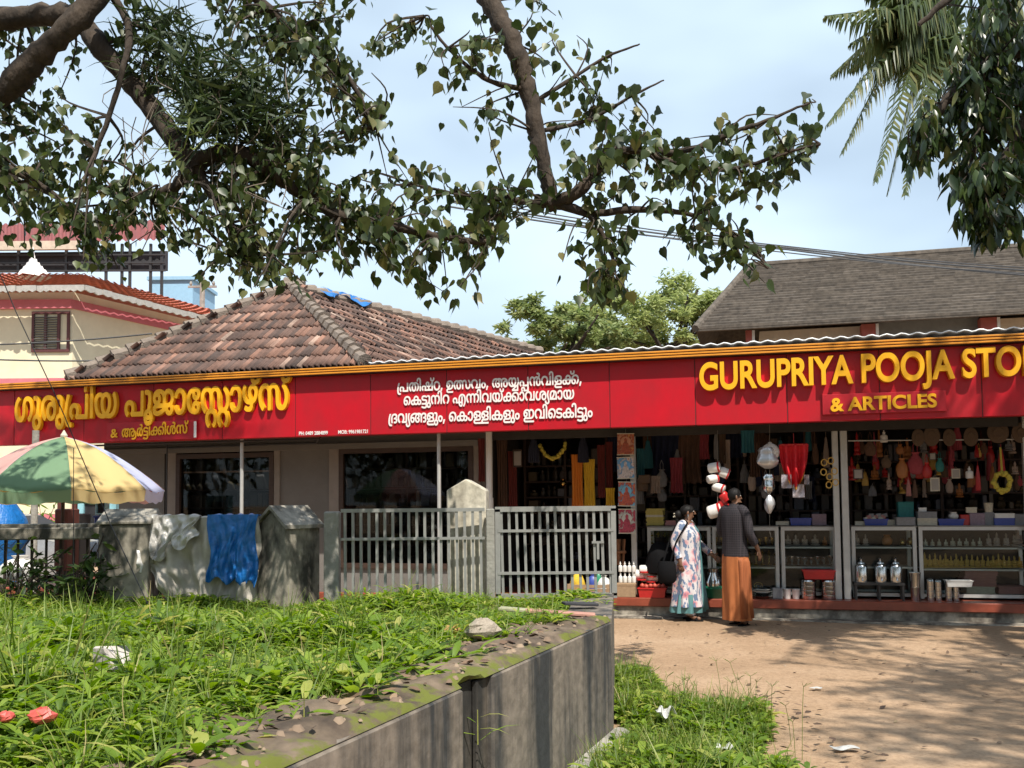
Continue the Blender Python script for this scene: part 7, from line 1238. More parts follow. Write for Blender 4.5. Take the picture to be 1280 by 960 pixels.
# ------------------------------------------------------------------ people
def skin_body(name, verts, edges, radii, m, parent, extra=None, levels=2):
    me = bpy.data.meshes.new(name); me.from_pydata(verts, edges, []); o_ = bpy.data.objects.new(name, me); COL.objects.link(o_)
    sk = o_.modifiers.new('skin', 'SKIN'); sk.use_smooth_shade = True
    for i, r_ in enumerate(radii): me.skin_vertices[0].data[i].radius = r_ if hasattr(r_, '__len__') else (r_, r_)
    me.skin_vertices[0].data[0].use_root = True
    ss = o_.modifiers.new('sub', 'SUBSURF'); ss.levels = ss.render_levels = levels
    bpy.context.view_layer.update(); dg = bpy.context.evaluated_depsgraph_get(); me2 = bpy.data.meshes.new_from_object(o_.evaluated_get(dg)); bpy.data.objects.remove(o_)
    if extra:
        bm = bmesh.new(); bm.from_mesh(me2); tmp = extra.mesh('x', m, True); bm.from_mesh(tmp); bm.to_mesh(me2); bm.free()
    me2.materials.clear(); me2.materials.append(m)
    me2.polygons.foreach_set('material_index', [0] * len(me2.polygons)); me2.polygons.foreach_set('use_smooth', [True] * len(me2.polygons))
    return link(name, me2, parent)
def figure(t, m_skin, Hh, hipw, shw, armR, armL, head_yaw=0.0, legs=None, slim=1.0):
    """arm = (elbow, wrist, finger direction); everything in metres, facing +y"""
    k = Hh / 1.70; V, E, Rr = [], [], []
    def add(p, r_, frm=None):
        V.append(tuple(Vector(p))); Rr.append(r_)
        if frm is not None: E.append((frm, len(V) - 1))
        return len(V) - 1
    pel = add((0, 0, .90 * k), (.145 * slim, .115)); bel = add((0, .005, 1.03 * k), (.135 * slim, .105), pel); ch = add((0, .0, 1.23 * k), (.155 * slim, .105), bel); sh = add((0, -.01, 1.39 * k), (.12, .075), ch)
    nk = add((0, 0, 1.455 * k), (.055, .055), sh)
    c, s = math.cos(head_yaw), math.sin(head_yaw); f = lambda y: (-s * y, c * y)
    jw = add((*f(.035), 1.515 * k), (.058, .062), nk); hd = add((*f(.012), 1.585 * k), (.074, .088), jw); add((*f(.0), 1.645 * k), (.058, .07), hd)
    for sg, arm in ((1, armR), (-1, armL)):
        s1 = add((sg * shw, -.01, 1.385 * k), .058, sh); s2 = add(arm[0], .043, s1); s3 = add(arm[1], .030, s2); d = Vector(arm[2]).normalized(); wv = d.cross(Vector((sg, 0, 0))); wv = Vector((0, 1, 0)) if wv.length < .1 else wv.normalized()
        pm = Vector(arm[1]) + d * .055; p1 = add(pm, (.030, .018), s3)
        for i, ln in enumerate((.062, .072, .068, .052)):
            b0 = pm + d * .025 + wv * (i - 1.5) * .019; i1 = add(b0, .0095, p1); i2 = add(b0 + d * ln * .55, .0085, i1); add(b0 + d * ln * .95 + Vector((-sg * .018, 0, -.006)), .0075, i2)
        tb_ = Vector(arm[1]) + d * .03 + wv * .026; i1 = add(tb_, .011, p1); add(tb_ + (d * .7 + wv * .7).normalized() * .045, .009, i1)
    for sg, lg in zip((1, -1), legs):
        h1 = add((sg * hipw, 0, .86 * k), .088 * slim, pel); h2 = add(lg[0], .056, h1); h3 = add(lg[1], .036, h2); h4 = add(Vector(lg[1]) + Vector((0, .03, -.045)), .034, h3); add(Vector(lg[1]) + Vector((0, .15, -.06)), .028, h4)
    ex = MB()
    def hp_(x, y, z): return (c * x - s * y, s * x + c * y, z * k)
    ex.tube([hp_(0, .092, 1.60), hp_(0, .106, 1.575), hp_(0, .118, 1.556), hp_(0, .095, 1.548)], [.008, .011, .015, .009], 7)
    for sg in (1, -1): ex.ball(hp_(sg * .078, .0, 1.572), .012, .02, .03, 8, 6)
    ex.ball(hp_(0, .082, 1.520), .026, .012, .007, 8, 5); ex.ball(hp_(0, .083, 1.510), .022, .012, .007, 8, 5)
    b = skin_body('body', V, E, Rr, m_skin, t, ex)
    ey = MB()
    for sg in (1, -1): ey.ball(hp_(sg * .031, .083, 1.592), .013, .010, .008, 8, 6)
    ey.build('eye', gm('eye_white', (.6, .58, .55), .3), t, smooth=True) if 'eye_white' not in bpy.data.materials else ey.build('eye', bpy.data.materials['eye_white'], t, smooth=True)
    ir = MB()
    for sg in (1, -1): ir.ball(hp_(sg * .031, .0905, 1.592), .006, .005, .006, 8, 6); ir.tube([hp_(sg * .016, .092, 1.613), hp_(sg * .033, .091, 1.618), hp_(sg * .05, .082, 1.612)], .004, 5)
    ir.build('iris', m_black, t); return hp_
def rings_loft(mb_, prof, n=40, fold=0.0, nf=9, ang=None, seed=0.0, cap=False):
    rg = []; A = [6.283185 * i / n for i in range(n)] if ang is None else [ang[0] + (ang[1] - ang[0]) * i / n for i in range(n + 1)]
    for z, rx, ry, cx, cy, fk in prof:
        rg.append([(cx + (rx + fold * fk * (math.sin(nf * a + seed + z * 1.5) + .5 * math.sin((nf * 1.7 // 1) * a - z * 3 + seed * 2))) * math.cos(a), cy + (ry + fold * fk * (math.sin(nf * a + seed + z * 1.5) + .5 * math.sin((nf * 1.7 // 1) * a - z * 3 + seed * 2))) * math.sin(a), z) for a in A])
    return mb_.loft(rg, cap, ang is None)
def sub(o_, n=1): s_ = o_.modifiers.new('s', 'SUBSURF'); s_.levels = s_.render_levels = n; return o_
m_skin = gm('skin', (.17, .085, .05), .5, var=.12); m_hair = gm('hair', (.008, .007, .007), .6, var=.3, scale=60, stretch=(1, 1, .2), spec=.2)
def check_mat():
    m, t, b = new_mat('check_shirt'); N = t.nodes.new; K = t.links.new; tc_ = N('ShaderNodeTexCoord'); cs = []
    for ax in ('X', 'Z', 'Y'):
        w_ = N('ShaderNodeTexWave'); w_.bands_direction = ax; w_.inputs['Scale'].default_value = 11 if ax != 'Y' else 11; w_.inputs['Distortion'].default_value = .6; K(tc_.outputs['Object'], w_.inputs['Vector']); r = ramp(t, [(.78, (0, 0, 0)), (.9, (1, 1, 1))]); K(w_.outputs['Fac'], r.inputs['Fac']); cs.append(r)
    a = N('ShaderNodeMath'); a.operation = 'MAXIMUM'; K(cs[0].outputs[0], a.inputs[0]); K(cs[1].outputs[0], a.inputs[1])
    r = ramp(t, [(0, (.008, .007, .010)), (1, (.030, .023, .028))]); K(a.outputs[0], r.inputs['Fac']); K(r.outputs['Color'], b.inputs['Base Color']); b.inputs['Roughness'].default_value = .85
    return m
def floral_mat():
    m, t, b = new_mat('floral_cloth'); N = t.nodes.new; K = t.links.new; tc_ = N('ShaderNodeTexCoord')
    d = N('ShaderNodeTexNoise'); d.inputs['Scale'].default_value = 9; K(tc_.outputs['Object'], d.inputs['Vector']); ad = N('ShaderNodeMix'); ad.data_type = 'RGBA'; ad.blend_type = 'ADD'; ad.inputs['Factor'].default_value = .10; K(tc_.outputs['Object'], ad.inputs['A']); K(d.outputs['Color'], ad.inputs['B'])
    v = N('ShaderNodeTexVoronoi'); v.inputs['Scale'].default_value = 8.5; K(ad.outputs['Result'], v.inputs['Vector']); r = ramp(t, [(.0, (.30, .07, .10)), (.26, (.50, .22, .25)), (.42, (.60, .42, .43)), (.54, (.56, .53, .54))]); K(v.outputs['Distance'], r.inputs['Fac'])
    n_ = N('ShaderNodeTexNoise'); n_.inputs['Scale'].default_value = 15; n_.inputs['Detail'].default_value = 3; mp_ = N('ShaderNodeMapping'); mp_.inputs['Rotation'].default_value = (.5, .7, .3); mp_.inputs['Scale'].default_value = (2.2, 1, .8); K(tc_.outputs['Object'], mp_.inputs['Vector']); K(mp_.outputs['Vector'], n_.inputs['Vector'])
    r2 = ramp(t, [(.51, (0, 0, 0)), (.535, (1, 1, 1))]); K(n_.outputs['Fac'], r2.inputs['Fac']); mx_ = N('ShaderNodeMix'); mx_.data_type = 'RGBA'; K(r2.outputs['Color'], mx_.inputs['Factor']); K(r.outputs['Color'], mx_.inputs['A']); mx_.inputs['B'].default_value = (.12, .17, .27, 1)
    K(mx_.outputs['Result'], b.inputs['Base Color']); b.inputs['Roughness'].default_value = .85
    return m
# the man, seen from behind, turned to the right
mp_ = low(921, 783.5, 0)
man = thing('person', 'man in a dark checked shirt and orange brown wrapped skirt seen from behind', 'person', (mp_.x, mp_.y, .012), R(-48))
man.scale = (.85, .85, 1.01)
armR = ((.265, -.02, 1.125), (.30, .13, .93), (.05, .35, -.9)); armL = ((-.25, .02, 1.14), (-.18, .24, 1.10), (.4, .8, .1))
hp_ = figure(man, m_skin, 1.69, .10, .185, armR, armL, R(-28), (((.10, .02, .48), (.11, -.03, .10)), ((-.10, .03, .48), (-.10, .06, .10))))
m_shirt = check_mat(); q = MB()
rings_loft(q, [(.845, .208, .154, 0, 0, .5), (.90, .202, .148, 0, 0, .5), (1.0, .192, .142, 0, 0, .8), (1.12, .192, .14, 0, -.005, .7), (1.25, .204, .14, 0, -.01, .5), (1.34, .208, .125, 0, -.015, .2), (1.40, .198, .105, 0, -.015, 0), (1.438, .135, .085, 0, -.01, 0), (1.462, .066, .066, 0, -.004, 0), (1.485, .064, .064, 0, -.002, 0)], 44, .009, 7)
for sg, arm in ((1, armR), (-1, armL)):
    e, w_ = Vector(arm[0]), Vector(arm[1]); s0 = Vector((sg * .165, -.012, 1.385)); P = smooth_path([Vector((sg * .07, -.012, 1.412)), s0, s0.lerp(e, .5) + Vector((sg * .018, 0, .01)), e, e.lerp(w_, .62)], 4); q.tube(P, [.05, .062, .071, .076, .078, .076, .074, .072, .070, .068, .066, .065, .064, .062, .060, .058, .058][:len(P)], 14, False)
sub(q.build('shirt', m_shirt, man, smooth=True))
q = MB(); rings_loft(q, [(.955, .17, .13, 0, 0, .2), (.86, .205, .155, 0, 0, .5), (.70, .208, .16, 0, .0, .9), (.50, .207, .165, .0, .005, 1.2), (.30, .208, .172, .005, .01, 1.5), (.16, .212, .18, .008, .01, 1.7), (.075, .218, .186, .01, .012, 1.9)], 60, .009, 8, seed=1.3)
sub(q.build('wrapped_skirt', gm('orange_brown_cloth', (.40, .125, .035), .85, var=.22, scale=5), man, smooth=True))
q = MB(); rings_loft(q, [(.84, .196, .150, .0, 0, .3), (.78, .222, .175, 0, 0, .8), (.70, .226, .178, .0, 0, 1.3), (.40, .226, .184, .0, .005, 1.6), (.11, .234, .20, .01, .01, 2.0)], 18, .012, 9, ang=(R(-50), R(15)), seed=.4)
o = q.build('skirt_fold', gm('skirt_fold', (.33, .095, .028), .85, var=.3, scale=9, stretch=(3, 3, .4)), man, smooth=True); k = o.modifiers.new('t', 'SOLIDIFY'); k.thickness = .008
q = MB(); yw = R(-28)
def haircap(q, hp_, rx, ry, top, zc, low_back, low_front):
    q.grid(lambda a, c: (lambda th, ph: (lambda k: hp_(rx * k * math.sin(ph) * math.sin(th), .004 + ry * k * math.sin(ph) * -math.cos(th), zc + top * k * math.cos(ph)))(1 + .03 * math.sin(th * 9 + ph * 4) + .025 * math.sin(th * 5 - ph * 11)))((a - .5) * 6.283185, c * (low_front + (low_back - low_front) * (.5 + .5 * math.cos((a - .5) * 6.283185)) ** .55)), 28, 10)
haircap(q, hp_, .086, .101, .088, 1.600, R(146), R(56)); sub(q.build('hair', m_hair, man, smooth=True))
for sg, y in ((1, -.03), (-1, .06)):
    q = MB(); rings = [[(sg * .105 + r_ * .05 * math.cos(a), y + .055 + .135 * r_ * math.sin(a), z) for a in [6.283 * i / 18 for i in range(18)]] for r_, z in ((1, 0), (1.03, .018), (.95, .022))]; q.loft(rings); q.tube([(sg * .105 - .045, y + .09, .02), (sg * .105, y + .10, .075), (sg * .105 + .045, y + .09, .02)], .012, 6); q.build('sandal', m_black, man)
# the woman, body half turned to the viewer, face in profile to the right
wp_ = low(861, 777, 0)
wom = thing('person', 'woman in a pink floral and teal long tunic with a black shoulder bag', 'person', (wp_.x, wp_.y, .012), R(-122))
wom.scale = (.95, .95, .98)
armR = ((.215, -.10, 1.02), (.235, -.02, .80), (.05, .2, -.9)); armL = ((-.215, .06, 1.03), (-.20, .27, .86), (.05, .8, -.55))
hp_ = figure(wom, m_skin, 1.53, .095, .165, armR, armL, R(30), (((.09, .06, .42), (.09, .06, .10)), ((-.09, -.02, .42), (-.09, -.07, .10))), 1.05)
m_flo = floral_mat(); m_teal = gm('teal_silk', (.10, .24, .25), .6, var=.25, scale=20, stretch=(3, 3, .4)); q = MB()
KP = [(.20, .265, .225, 0, .0, 2.0), (.34, .25, .205, 0, 0, 1.6), (.55, .232, .19, 0, 0, 1.1), (.75, .215, .178, 0, 0, .7), (.90, .196, .160, 0, .005, .5), (1.02, .19, .155, 0, .01, .3), (1.11, .196, .165, 0, .015, .2), (1.19, .188, .135, 0, .0, .1), (1.245, .165, .10, 0, -.01, 0), (1.285, .105, .075, 0, -.008, 0), (1.305, .072, .062, 0, -.004, 0)]
rings_loft(q, KP, 48, .012, 7)
for sg, arm in ((1, armR), (-1, armL)):
    e, w_ = Vector(arm[0]), Vector(arm[1]); s0 = Vector((sg * .145, -.012, 1.245)); P = smooth_path([Vector((sg * .075, -.012, 1.268)), s0, s0.lerp(e, .5) + Vector((sg * .015, 0, .01)), e, e.lerp(w_, .9)], 4); q.tube(P, [.045, .058, .068, .072, .073, .071, .069, .067, .065, .063, .061, .058, .055, .051, .049, .047, .047][:len(P)], 14, False)
sub(q.build('tunic', m_flo, wom, smooth=True))
q = MB(); rings_loft(q, [(z - (.05 if i == 0 else 0), rx + .009, ry + .009, cx, cy, fk) for i, (z, rx, ry, cx, cy, fk) in enumerate(KP[:9])], 16, .012, 7, ang=(R(93), R(158)))
o = q.build('teal_panel', m_teal, wom, smooth=True); k = o.modifiers.new('t', 'SOLIDIFY'); k.thickness = .006
q = MB(); rings_loft(q, [(.12, .26, .22, 0, -.02, 2.6), (.24, .255, .215, 0, -.01, 2.0), (.36, .235, .195, 0, 0, 1.2)], 48, .012, 9, seed=2); sub(q.build('underskirt', m_teal, wom, smooth=True))
q = MB()
for sg, y in ((1, .06), (-1, -.07)): q.tube([(sg * .09, .02 + y * .4, .5), (sg * .09, y, .28), (sg * .09, y + .005, .09)], [.085, .075, .07], 14)
q.build('trousers', gm('print_trousers', (.55, .56, .60), .85, var=.5, scale=18), wom, smooth=True)
for sg, y in ((1, .06), (-1, -.07)):
    q = MB(); rings = [[(sg * .09 + r_ * .045 * math.cos(a), y + .06 + .12 * r_ * math.sin(a), z) for a in [6.283 * i / 18 for i in range(18)]] for r_, z in ((1, 0), (1.03, .022), (.95, .028))]; q.loft(rings); q.tube([(sg * .09 - .042, y + .09, .02), (sg * .09, y + .10, .07), (sg * .09 + .042, y + .09, .02)], .02, 6); q.build('sandal', m_black, wom)
q = MB(); haircap(q, hp_, .087, .103, .090, 1.598, R(142), R(54)); c = hp_(0, -.115, 1.545); q.ball(c, .055, .055, .06, 12, 8); q.tube([hp_(0, -.12, 1.54), hp_(0, -.135, 1.47), hp_(.01, -.125, 1.36)], [.035, .03, .012], 8); sub(q.build('hair', m_hair, wom, smooth=True))
q = MB(); c = hp_(.02, -.165, 1.53); [q.ball((c[0] + rnd(-.025, .025), c[1] + rnd(-.02, .02), c[2] + rnd(-.03, .03)), .009, n=6, m=5) for _ in range(7)]; q.build('hair_flower', g_cream, wom)
q = MB(); c = hp_(.082, .005, 1.52); q.ball((c[0], c[1], c[2]), .009, .009, .03, 6, 6); q.build('earring', m_steel, wom)
bag = thing('shoulder_bag', 'black shoulder bag with a long strap hanging at the woman\'s back', 'bag', wom.location + Vector((0, 0, 0)), R(-122))
q = MB(); rg = []
for z, w_, d in ((.50, .09, .045), (.53, .12, .06), (.62, .13, .068), (.72, .12, .058), (.77, .105, .035)): rg.append([(.285 + d * math.cos(a), -.17 + w_ * math.sin(a), z) for a in [6.283 * i / 20 for i in range(20)]])
q.loft(rg); q.build('pouch', m_black, bag, smooth=True)
q = MB(); q.tube(smooth_path([(.28, -.12, .76), (.245, -.06, 1.0), (.20, .03, 1.18), (.13, .055, 1.262), (.115, -.03, 1.295), (.135, -.11, 1.20), (.21, -.17, 1.0), (.275, -.22, .76)], 5), .012, 6); q.build('strap', m_black, bag)

# ------------------------------------------------------------------ parasol, vendor's things, car
ua = at(80, 545, 9.3); um = thing('parasol', 'large faded parasol with pink green yellow and lilac panels beside the fence', 'parasol', (ua.x, 9.3, 0)); RR, zA, zRm = .97, ua.z - .01, 1.715
cols = [('pink', (.64, .42, .38)), ('green', (.22, .35, .21)), ('yellow', (.68, .55, .27)), ('lilac', (.58, .60, .74))]
A0_ = R(-60)
def dome(r_): return zA - (zA - zRm) * (.62 * r_ ** 2.1 + .38 * r_)
umats = {n_: leaf_mat('parasol_' + n_, [(0, c_), (1, c_)], .7, .42) for n_, c_ in cols}
for i in range(8):
    nm = ('yellow', 'lilac', 'pink', 'green', 'yellow', 'lilac', 'pink', 'green')[i]; a0 = A0_ + i * R(45); b = MB()
    def f(a, c):
        th = a0 + R(45) * a; chord = math.cos(R(22.5)) / math.cos(R(45) * (a - .5)); s_ = 1 - (1 - chord) * .8
        if c <= .86: r_ = c / .86; return (RR * r_ * s_ * math.cos(th), RR * r_ * s_ * math.sin(th), dome(r_) - .03 * r_ * math.sin(math.pi * a) + .006 * math.sin(a * 12 + c * 7))
        k_ = (c - .86) / .14; return (RR * s_ * (1 - .02 * k_) * math.cos(th), RR * s_ * (1 - .02 * k_) * math.sin(th), dome(1) - .03 * math.sin(math.pi * a) - .11 * k_ + .008 * math.sin(a * 18 + i))
    b.grid(lambda a, c: f(a, c * .86), 14, 14); o_ = b.build('canopy_panel', umats[nm], um, smooth=True); s_ = o_.modifiers.new('t', 'SOLIDIFY'); s_.thickness = .002
    b = MB(); b.grid(lambda a, c: f(a, .8601 + .1399 * c), 14, 4); b.build('valance', umats[nm], o_, smooth=True)
    b = MB(); b.tube([(RR * r_ * math.cos(a0), RR * r_ * math.sin(a0), dome(r_) - .012) for r_ in [j / 8 for j in range(9)]], .006, 5); b.tube([(.02 * math.cos(a0), .02 * math.sin(a0), 1.62), (.5 * math.cos(a0), .5 * math.sin(a0), dome(.5) - .012)], .005, 5); b.build('rib', m_alu, um)
b = MB(); b.tube([(0, 0, 0), (0, 0, zA + .02)], .018, 10); b.build('pole', m_wood, um); b = MB(); b.lathe([(.03, zA - .004), (.035, zA + .015), (.015, zA + .05), (.004, zA + .07)], 10); b.build('finial', g_cream, um)
def upright(name, x0, x1, y0, y1, Y, m_, label, cat, d=.15, frame_=None):
    a, b = at(x0, y1, Y), at(x1, y0, Y); q = MB()
    if frame_ is None: q.box(0, b.x - a.x, 0, d, 0, b.z - a.z, .01); q.box(-.01, b.x - a.x + .01, -.01, d, (b.z - a.z) * .93, b.z - a.z + .012, .004)
    else:
        w_, h, t_ = b.x - a.x, b.z - a.z, frame_; q.box(0, w_, 0, d, 0, t_); q.box(0, w_, 0, d, h - t_, h); q.box(0, t_, 0, d, t_, h - t_); q.box(w_ - t_, w_, 0, d, t_, h - t_); q.use(1); q.box(t_, w_ - t_, d * .4, d * .5, t_, h - t_)
    return tag(q.build(name, m_, None, (a.x, Y, a.z)), label, cat)
m_rw = gm('red_brown_wood', (.12, .035, .025), .6, var=.4); m_pblue = gm('light_blue_paint', (.30, .58, .66), .6, var=.1)
q = MB(); a = at(43, 640, 12.6); q.tube([(0, 0, 0), (0, 0, 2.6)], .045, 12); tag(q.build('canopy_post', m_conc, None, (a.x, 12.6, 0)), 'grey post standing behind the parasol near the left edge', 'post')
def stall(x0, x1, y0, Y, m_, label, cat, name):
    a, b = at(x0, 640, Y), at(x1, y0, Y); t = thing(name, label, cat, (a.x, Y, 0)); w_ = b.x - a.x; h = b.z; q = MB(); q.box(0, w_, 0, .3, h * .55, h, .012); q.build('box_body', m_, t)
    for x in (.02, w_ - .04):
        for y in (.02, .26): q = MB(); q.box(x, x + .025, y, y + .025, 0, h * .55 - .001); q.build('leg', m_dark, t)
stall(68, 84, 636, 10.2, m_rw, 'small red brown vendor box on legs behind the fence', 'box', 'vendor_box')
stall(86, 99, 642, 10.6, m_dark, 'small black vendor box on legs beside the red brown box', 'box', 'vendor_box')
upright('hanging_case', 119, 132, 625, 643, 10.0, [m_pblue, m_blk], 'dark glazed case hanging under the parasol edge', 'case', .1, .012)
q = MB(); a = at(125, 643, 10.05); q.tube([(0, 0, 0), (0, 0, a.z)], .014, 6); tag(q.build('case_post', m_dark, None, (a.x, 10.05, 0)), 'thin dark post carrying the small glazed case', 'post')
upright('glazed_door', 95, 145, 618, 668, 12.8, [m_pblue, m_blk], 'light blue door frame with dark panes behind the parasol', 'door', .1, .10)
upright('wooden_post', 71, 79, 612, 638, 11.2, m_rw, 'dark red wooden board standing above the vendor box', 'board', .06); upright('wooden_post', 89, 95, 610, 645, 11.0, m_rw, 'narrow dark wooden board just right of the vendor boxes', 'board', .06)
for i, x in enumerate((117, 129)): upright('blue_crate', x, x + 10, 646, 659, 9.6, g_blue, ('left', 'right')[i] + ' blue plastic crate on the ledge under the glazed case', 'crate', .3)
a = at(-2, 640, 13); q = MB(); rg = []
for z, r_ in ((0, .32), (.5, .34), (.62, .42), (.9, .34), (1.25, .12), (1.32, .03)): rg.append([(r_ * math.cos(b_) * (1 + .06 * math.sin(5 * b_)), r_ * math.sin(b_) * (1 + .06 * math.cos(4 * b_)), z) for b_ in [6.283 * i / 18 for i in range(18)]])
q.loft(rg); tag(q.build('covered_cart', m_blue, None, (a.x, 13, .5), 0, True), 'bundle covered in bright blue sheeting at the left edge', 'bundle')
# parked cars
def car(x, y, rz, m_, label):
    t = thing('parked_car', label, 'car', (x, y, 0), rz, 'cars parked beyond the fence'); S_ = [(-2.0, .45, .55), (-1.95, .35, .85), (-1.25, .32, .98), (-.75, .32, 1.40), (.2, .32, 1.47), (.95, .32, 1.40), (1.6, .32, 1.0), (2.0, .38, .88), (2.05, .45, .6)]
    q = MB(); rg = []
    for px, z0, z1 in S_:
        wz = .82 if z1 < 1.1 else .66; rg.append([(px, -.80, z0), (px, -.84, .6), (px, -.82, min(z1, .92)), (px, -wz, z1), (px, wz, z1), (px, .82, min(z1, .92)), (px, .84, .6), (px, .80, z0)])
    q.loft(rg); b = q.build('body', m_, t, smooth=True)
    for sg in (-1, 1):
        for x0, x1 in ((-.95, -.12), (-.02, .95)): q = MB(); q.add([(x0 + .0, sg * .826, .95), (x1, sg * .826, .95), (x1 - .14 * (x1 > .5), sg * .70, 1.34), (x0 + .28 * (x0 < -.5), sg * .70, 1.34)], [(0, 1, 2, 3)]); o_ = q.build('side_window', m_blk, t); k_ = o_.modifiers.new('t', 'SOLIDIFY'); k_.thickness = .03; k_.offset = 0
    for x0, z0, x1, z1 in ((-1.23, 1.0, -.78, 1.37), (1.58, 1.02, .98, 1.37)):
        q = MB(); q.add([(x0, -.7, z0), (x0, .7, z0), (x1, .6, z1), (x1, -.6, z1)], [(0, 1, 2, 3)]); o_ = q.build('windscreen', m_blk, t); k_ = o_.modifiers.new('t', 'SOLIDIFY'); k_.thickness = .05; k_.offset = 0
    for px in (-1.3, 1.3):
        for sg in (-1, 1):
            q = MB(); q.loft([[(px + r_ * math.cos(a), sg * (.70 + d), .31 + r_ * math.sin(a)) for a in [6.283 * i / 22 for i in range(22)]] for r_, d in ((.31, 0), (.31, .15), (.27, .17))]); wl = q.build('wheel', m_black, t)
            q = MB(); q.loft([[(px + r_ * math.cos(a), sg * (.70 + d), .31 + r_ * math.sin(a)) for a in [6.283 * i / 16 for i in range(16)]] for r_, d in ((.19, .171), (.16, .185))]); q.build('rim', m_alu, wl)
    for sg in (-1, 1): q = MB(); q.ball((-1.98, sg * .62, .74), .05, .15, .07, 8, 6); q.build('headlight', g_white, t)
c = at(18, 640, 17); car(c.x - .8, 17, R(4), gm('silver_paint_car', (.50, .52, .55), .25, metal=.5), 'silver car parked behind the railing under the parasol'); c = at(-60, 640, 20); car(c.x + 3.4, 20.5, R(2), gm('dark_car', (.10, .12, .16), .25), 'dark blue grey car parked beyond the silver car')
q = MB(); a = at(25, 718, 8.3); good_sack = KINDS['sack']().mesh('sack', g_white, True); o = link('white_sack', good_sack, None, (a.x, 8.3, a.z - .05)); o.scale = (.36, .3, .22); tag(o, 'white sack lying behind the rusty railing at the left', 'sack')

# ------------------------------------------------------------------ weeds, grass, litter
def plant_template(nl, spread_, w_, seed, seg=3):
    random.seed(seed); V, F = [], []
    for i in range(nl):
        a = 6.283 * i / nl * 2.4 + rnd(-.4, .4); h0 = .06 + .42 * (i / nl); ln = rnd(.45, .8) * (1 - .3 * i / nl); el = rnd(.1, .75) + .35 * i / nl; o_ = len(V)
        ca, sa = math.cos(a), math.sin(a)
        for k_ in range(seg + 1):
            t = k_ / seg; r_ = .04 + ln * spread_ * t * math.cos(el * (1 - .6 * t)); z = h0 + ln * (math.sin(el) * t - .38 * t * t * spread_); wd = w_ * math.sin(math.pi * (.12 + .86 * t)) * ln
            V += [(ca * r_ - sa * wd, sa * r_ + ca * wd, z + wd * .35), (ca * r_, sa * r_, z), (ca * r_ + sa * wd, sa * r_ - ca * wd, z + wd * .35)]
        for k_ in range(seg):
            b_ = o_ + 3 * k_; F += [(b_, b_ + 1, b_ + 4, b_ + 3), (b_ + 1, b_ + 2, b_ + 5, b_ + 4)]
    o_ = len(V); V += [(-.008, 0, 0), (.008, 0, 0), (.005, .01, .5), (-.005, .01, .5)]; F.append((o_, o_ + 1, o_ + 2, o_ + 3)); return V, F
def blade_template(n, seed):
    random.seed(seed); V, F = [], []
    for i in range(n):
        a = rnd(0, 6.283); ca, sa = math.cos(a), math.sin(a); ln = rnd(.6, 1.1); le = rnd(.1, .6); o_ = len(V); bx, by = rnd(-.12, .12), rnd(-.12, .12)
        for k_ in range(4):
            t = k_ / 3; r_ = le * t * t * ln; z = ln * t * (1 - .25 * le * t); wd = .018 * (1 - t) + .002; V += [(bx + ca * r_ - sa * wd, by + sa * r_ + ca * wd, z), (bx + ca * r_ + sa * wd, by + sa * r_ - ca * wd, z)]
        for k_ in range(3): F.append((o_ + 2 * k_, o_ + 2 * k_ + 1, o_ + 2 * k_ + 3, o_ + 2 * k_ + 2))
    return V, F
def ground_T(pts, smin, smax):
    T = []
    for p in pts:
        a = rnd(0, 6.283); s_ = rnd(smin, smax) * 1.15 * (1 + .45 * math.sin(p[0] * 2.9 + 1.3 * math.sin(p[1] * 2.1)) * math.sin(p[1] * 2.6 + p[0])) * (max(.58, 1 - .30 * max(0, p[1] - 5.2)) if p[2] > .3 else 1) * (1 + .6 * max(0, wob(p[0] * .05, p[1] * .05))); c_, n_ = math.cos(a) * s_, math.sin(a) * s_; tx, ty = rnd(-.5, .5) * s_, rnd(-.5, .5) * s_
        T.append([[c_, -n_, tx, p[0]], [n_, c_, ty, p[1]], [0, 0, s_, p[2]]])
    return np.array(T)
m_weed = leaf_mat('weed_leaf', [(0, (.07, .13, .012)), (.5, (.15, .245, .022)), (.85, (.26, .35, .045)), (1, (.42, .40, .12))], .5, .42)
m_grass = leaf_mat('grass_blade', [(0, (.07, .12, .015)), (.6, (.15, .22, .03)), (.93, (.26, .29, .07)), (1, (.38, .30, .15))], .5, .35)
def terr_pts(n, near=False):
    out = []
    while len(out) < n:
        t = rnd(-1.6, WL + 1.0); s_ = .25 + 6.9 * random.random() ** 1.25
        p = onwall(t, s_, 0)
        if p.y > 7.55 or p.y < 1.4 or p.x < -6.5: continue
        if s_ < .42 + .14 * math.sin(t * 3.1) and random.random() < .6: continue
        if p.y > 6.3 and p.x > -.1 and s_ < .5: continue
        out.append((p.x, p.y, terr_z(p.x, p.y) - .01))
    return out
random.seed(21)
for i, (nl, sp_, w_, n, s0, s1) in enumerate(((10, 1.0, .13, 3000, .10, .20), (8, 1.1, .085, 2400, .13, .26), (13, .8, .20, 2000, .08, .14), (6, .9, .23, 900, .11, .22))):
    V, F = plant_template(nl, sp_, w_, 30 + i); random.seed(50 + i)
    tag(link('weeds', scatter('weeds', V, F, m_weed, ground_T(terr_pts(n), s0, s1), True)), kind='stuff')
V, F = blade_template(9, 3); random.seed(61)
tag(link('grass', scatter('grass', V, F, m_grass, ground_T(terr_pts(1100), .12, .26))), kind='stuff')
# along the fence foot and the wall's far end
pts = [(rnd(-5.5, .7), rnd(7.35, 7.62), .70) for _ in range(420)] + [(rnd(.25, .75), rnd(6.9, 7.6), .72) for _ in range(50)]
V, F = plant_template(8, 1.0, .14, 77); tag(link('weeds', scatter('weeds', V, F, m_weed, ground_T(pts, .14, .26), True)), kind='stuff')
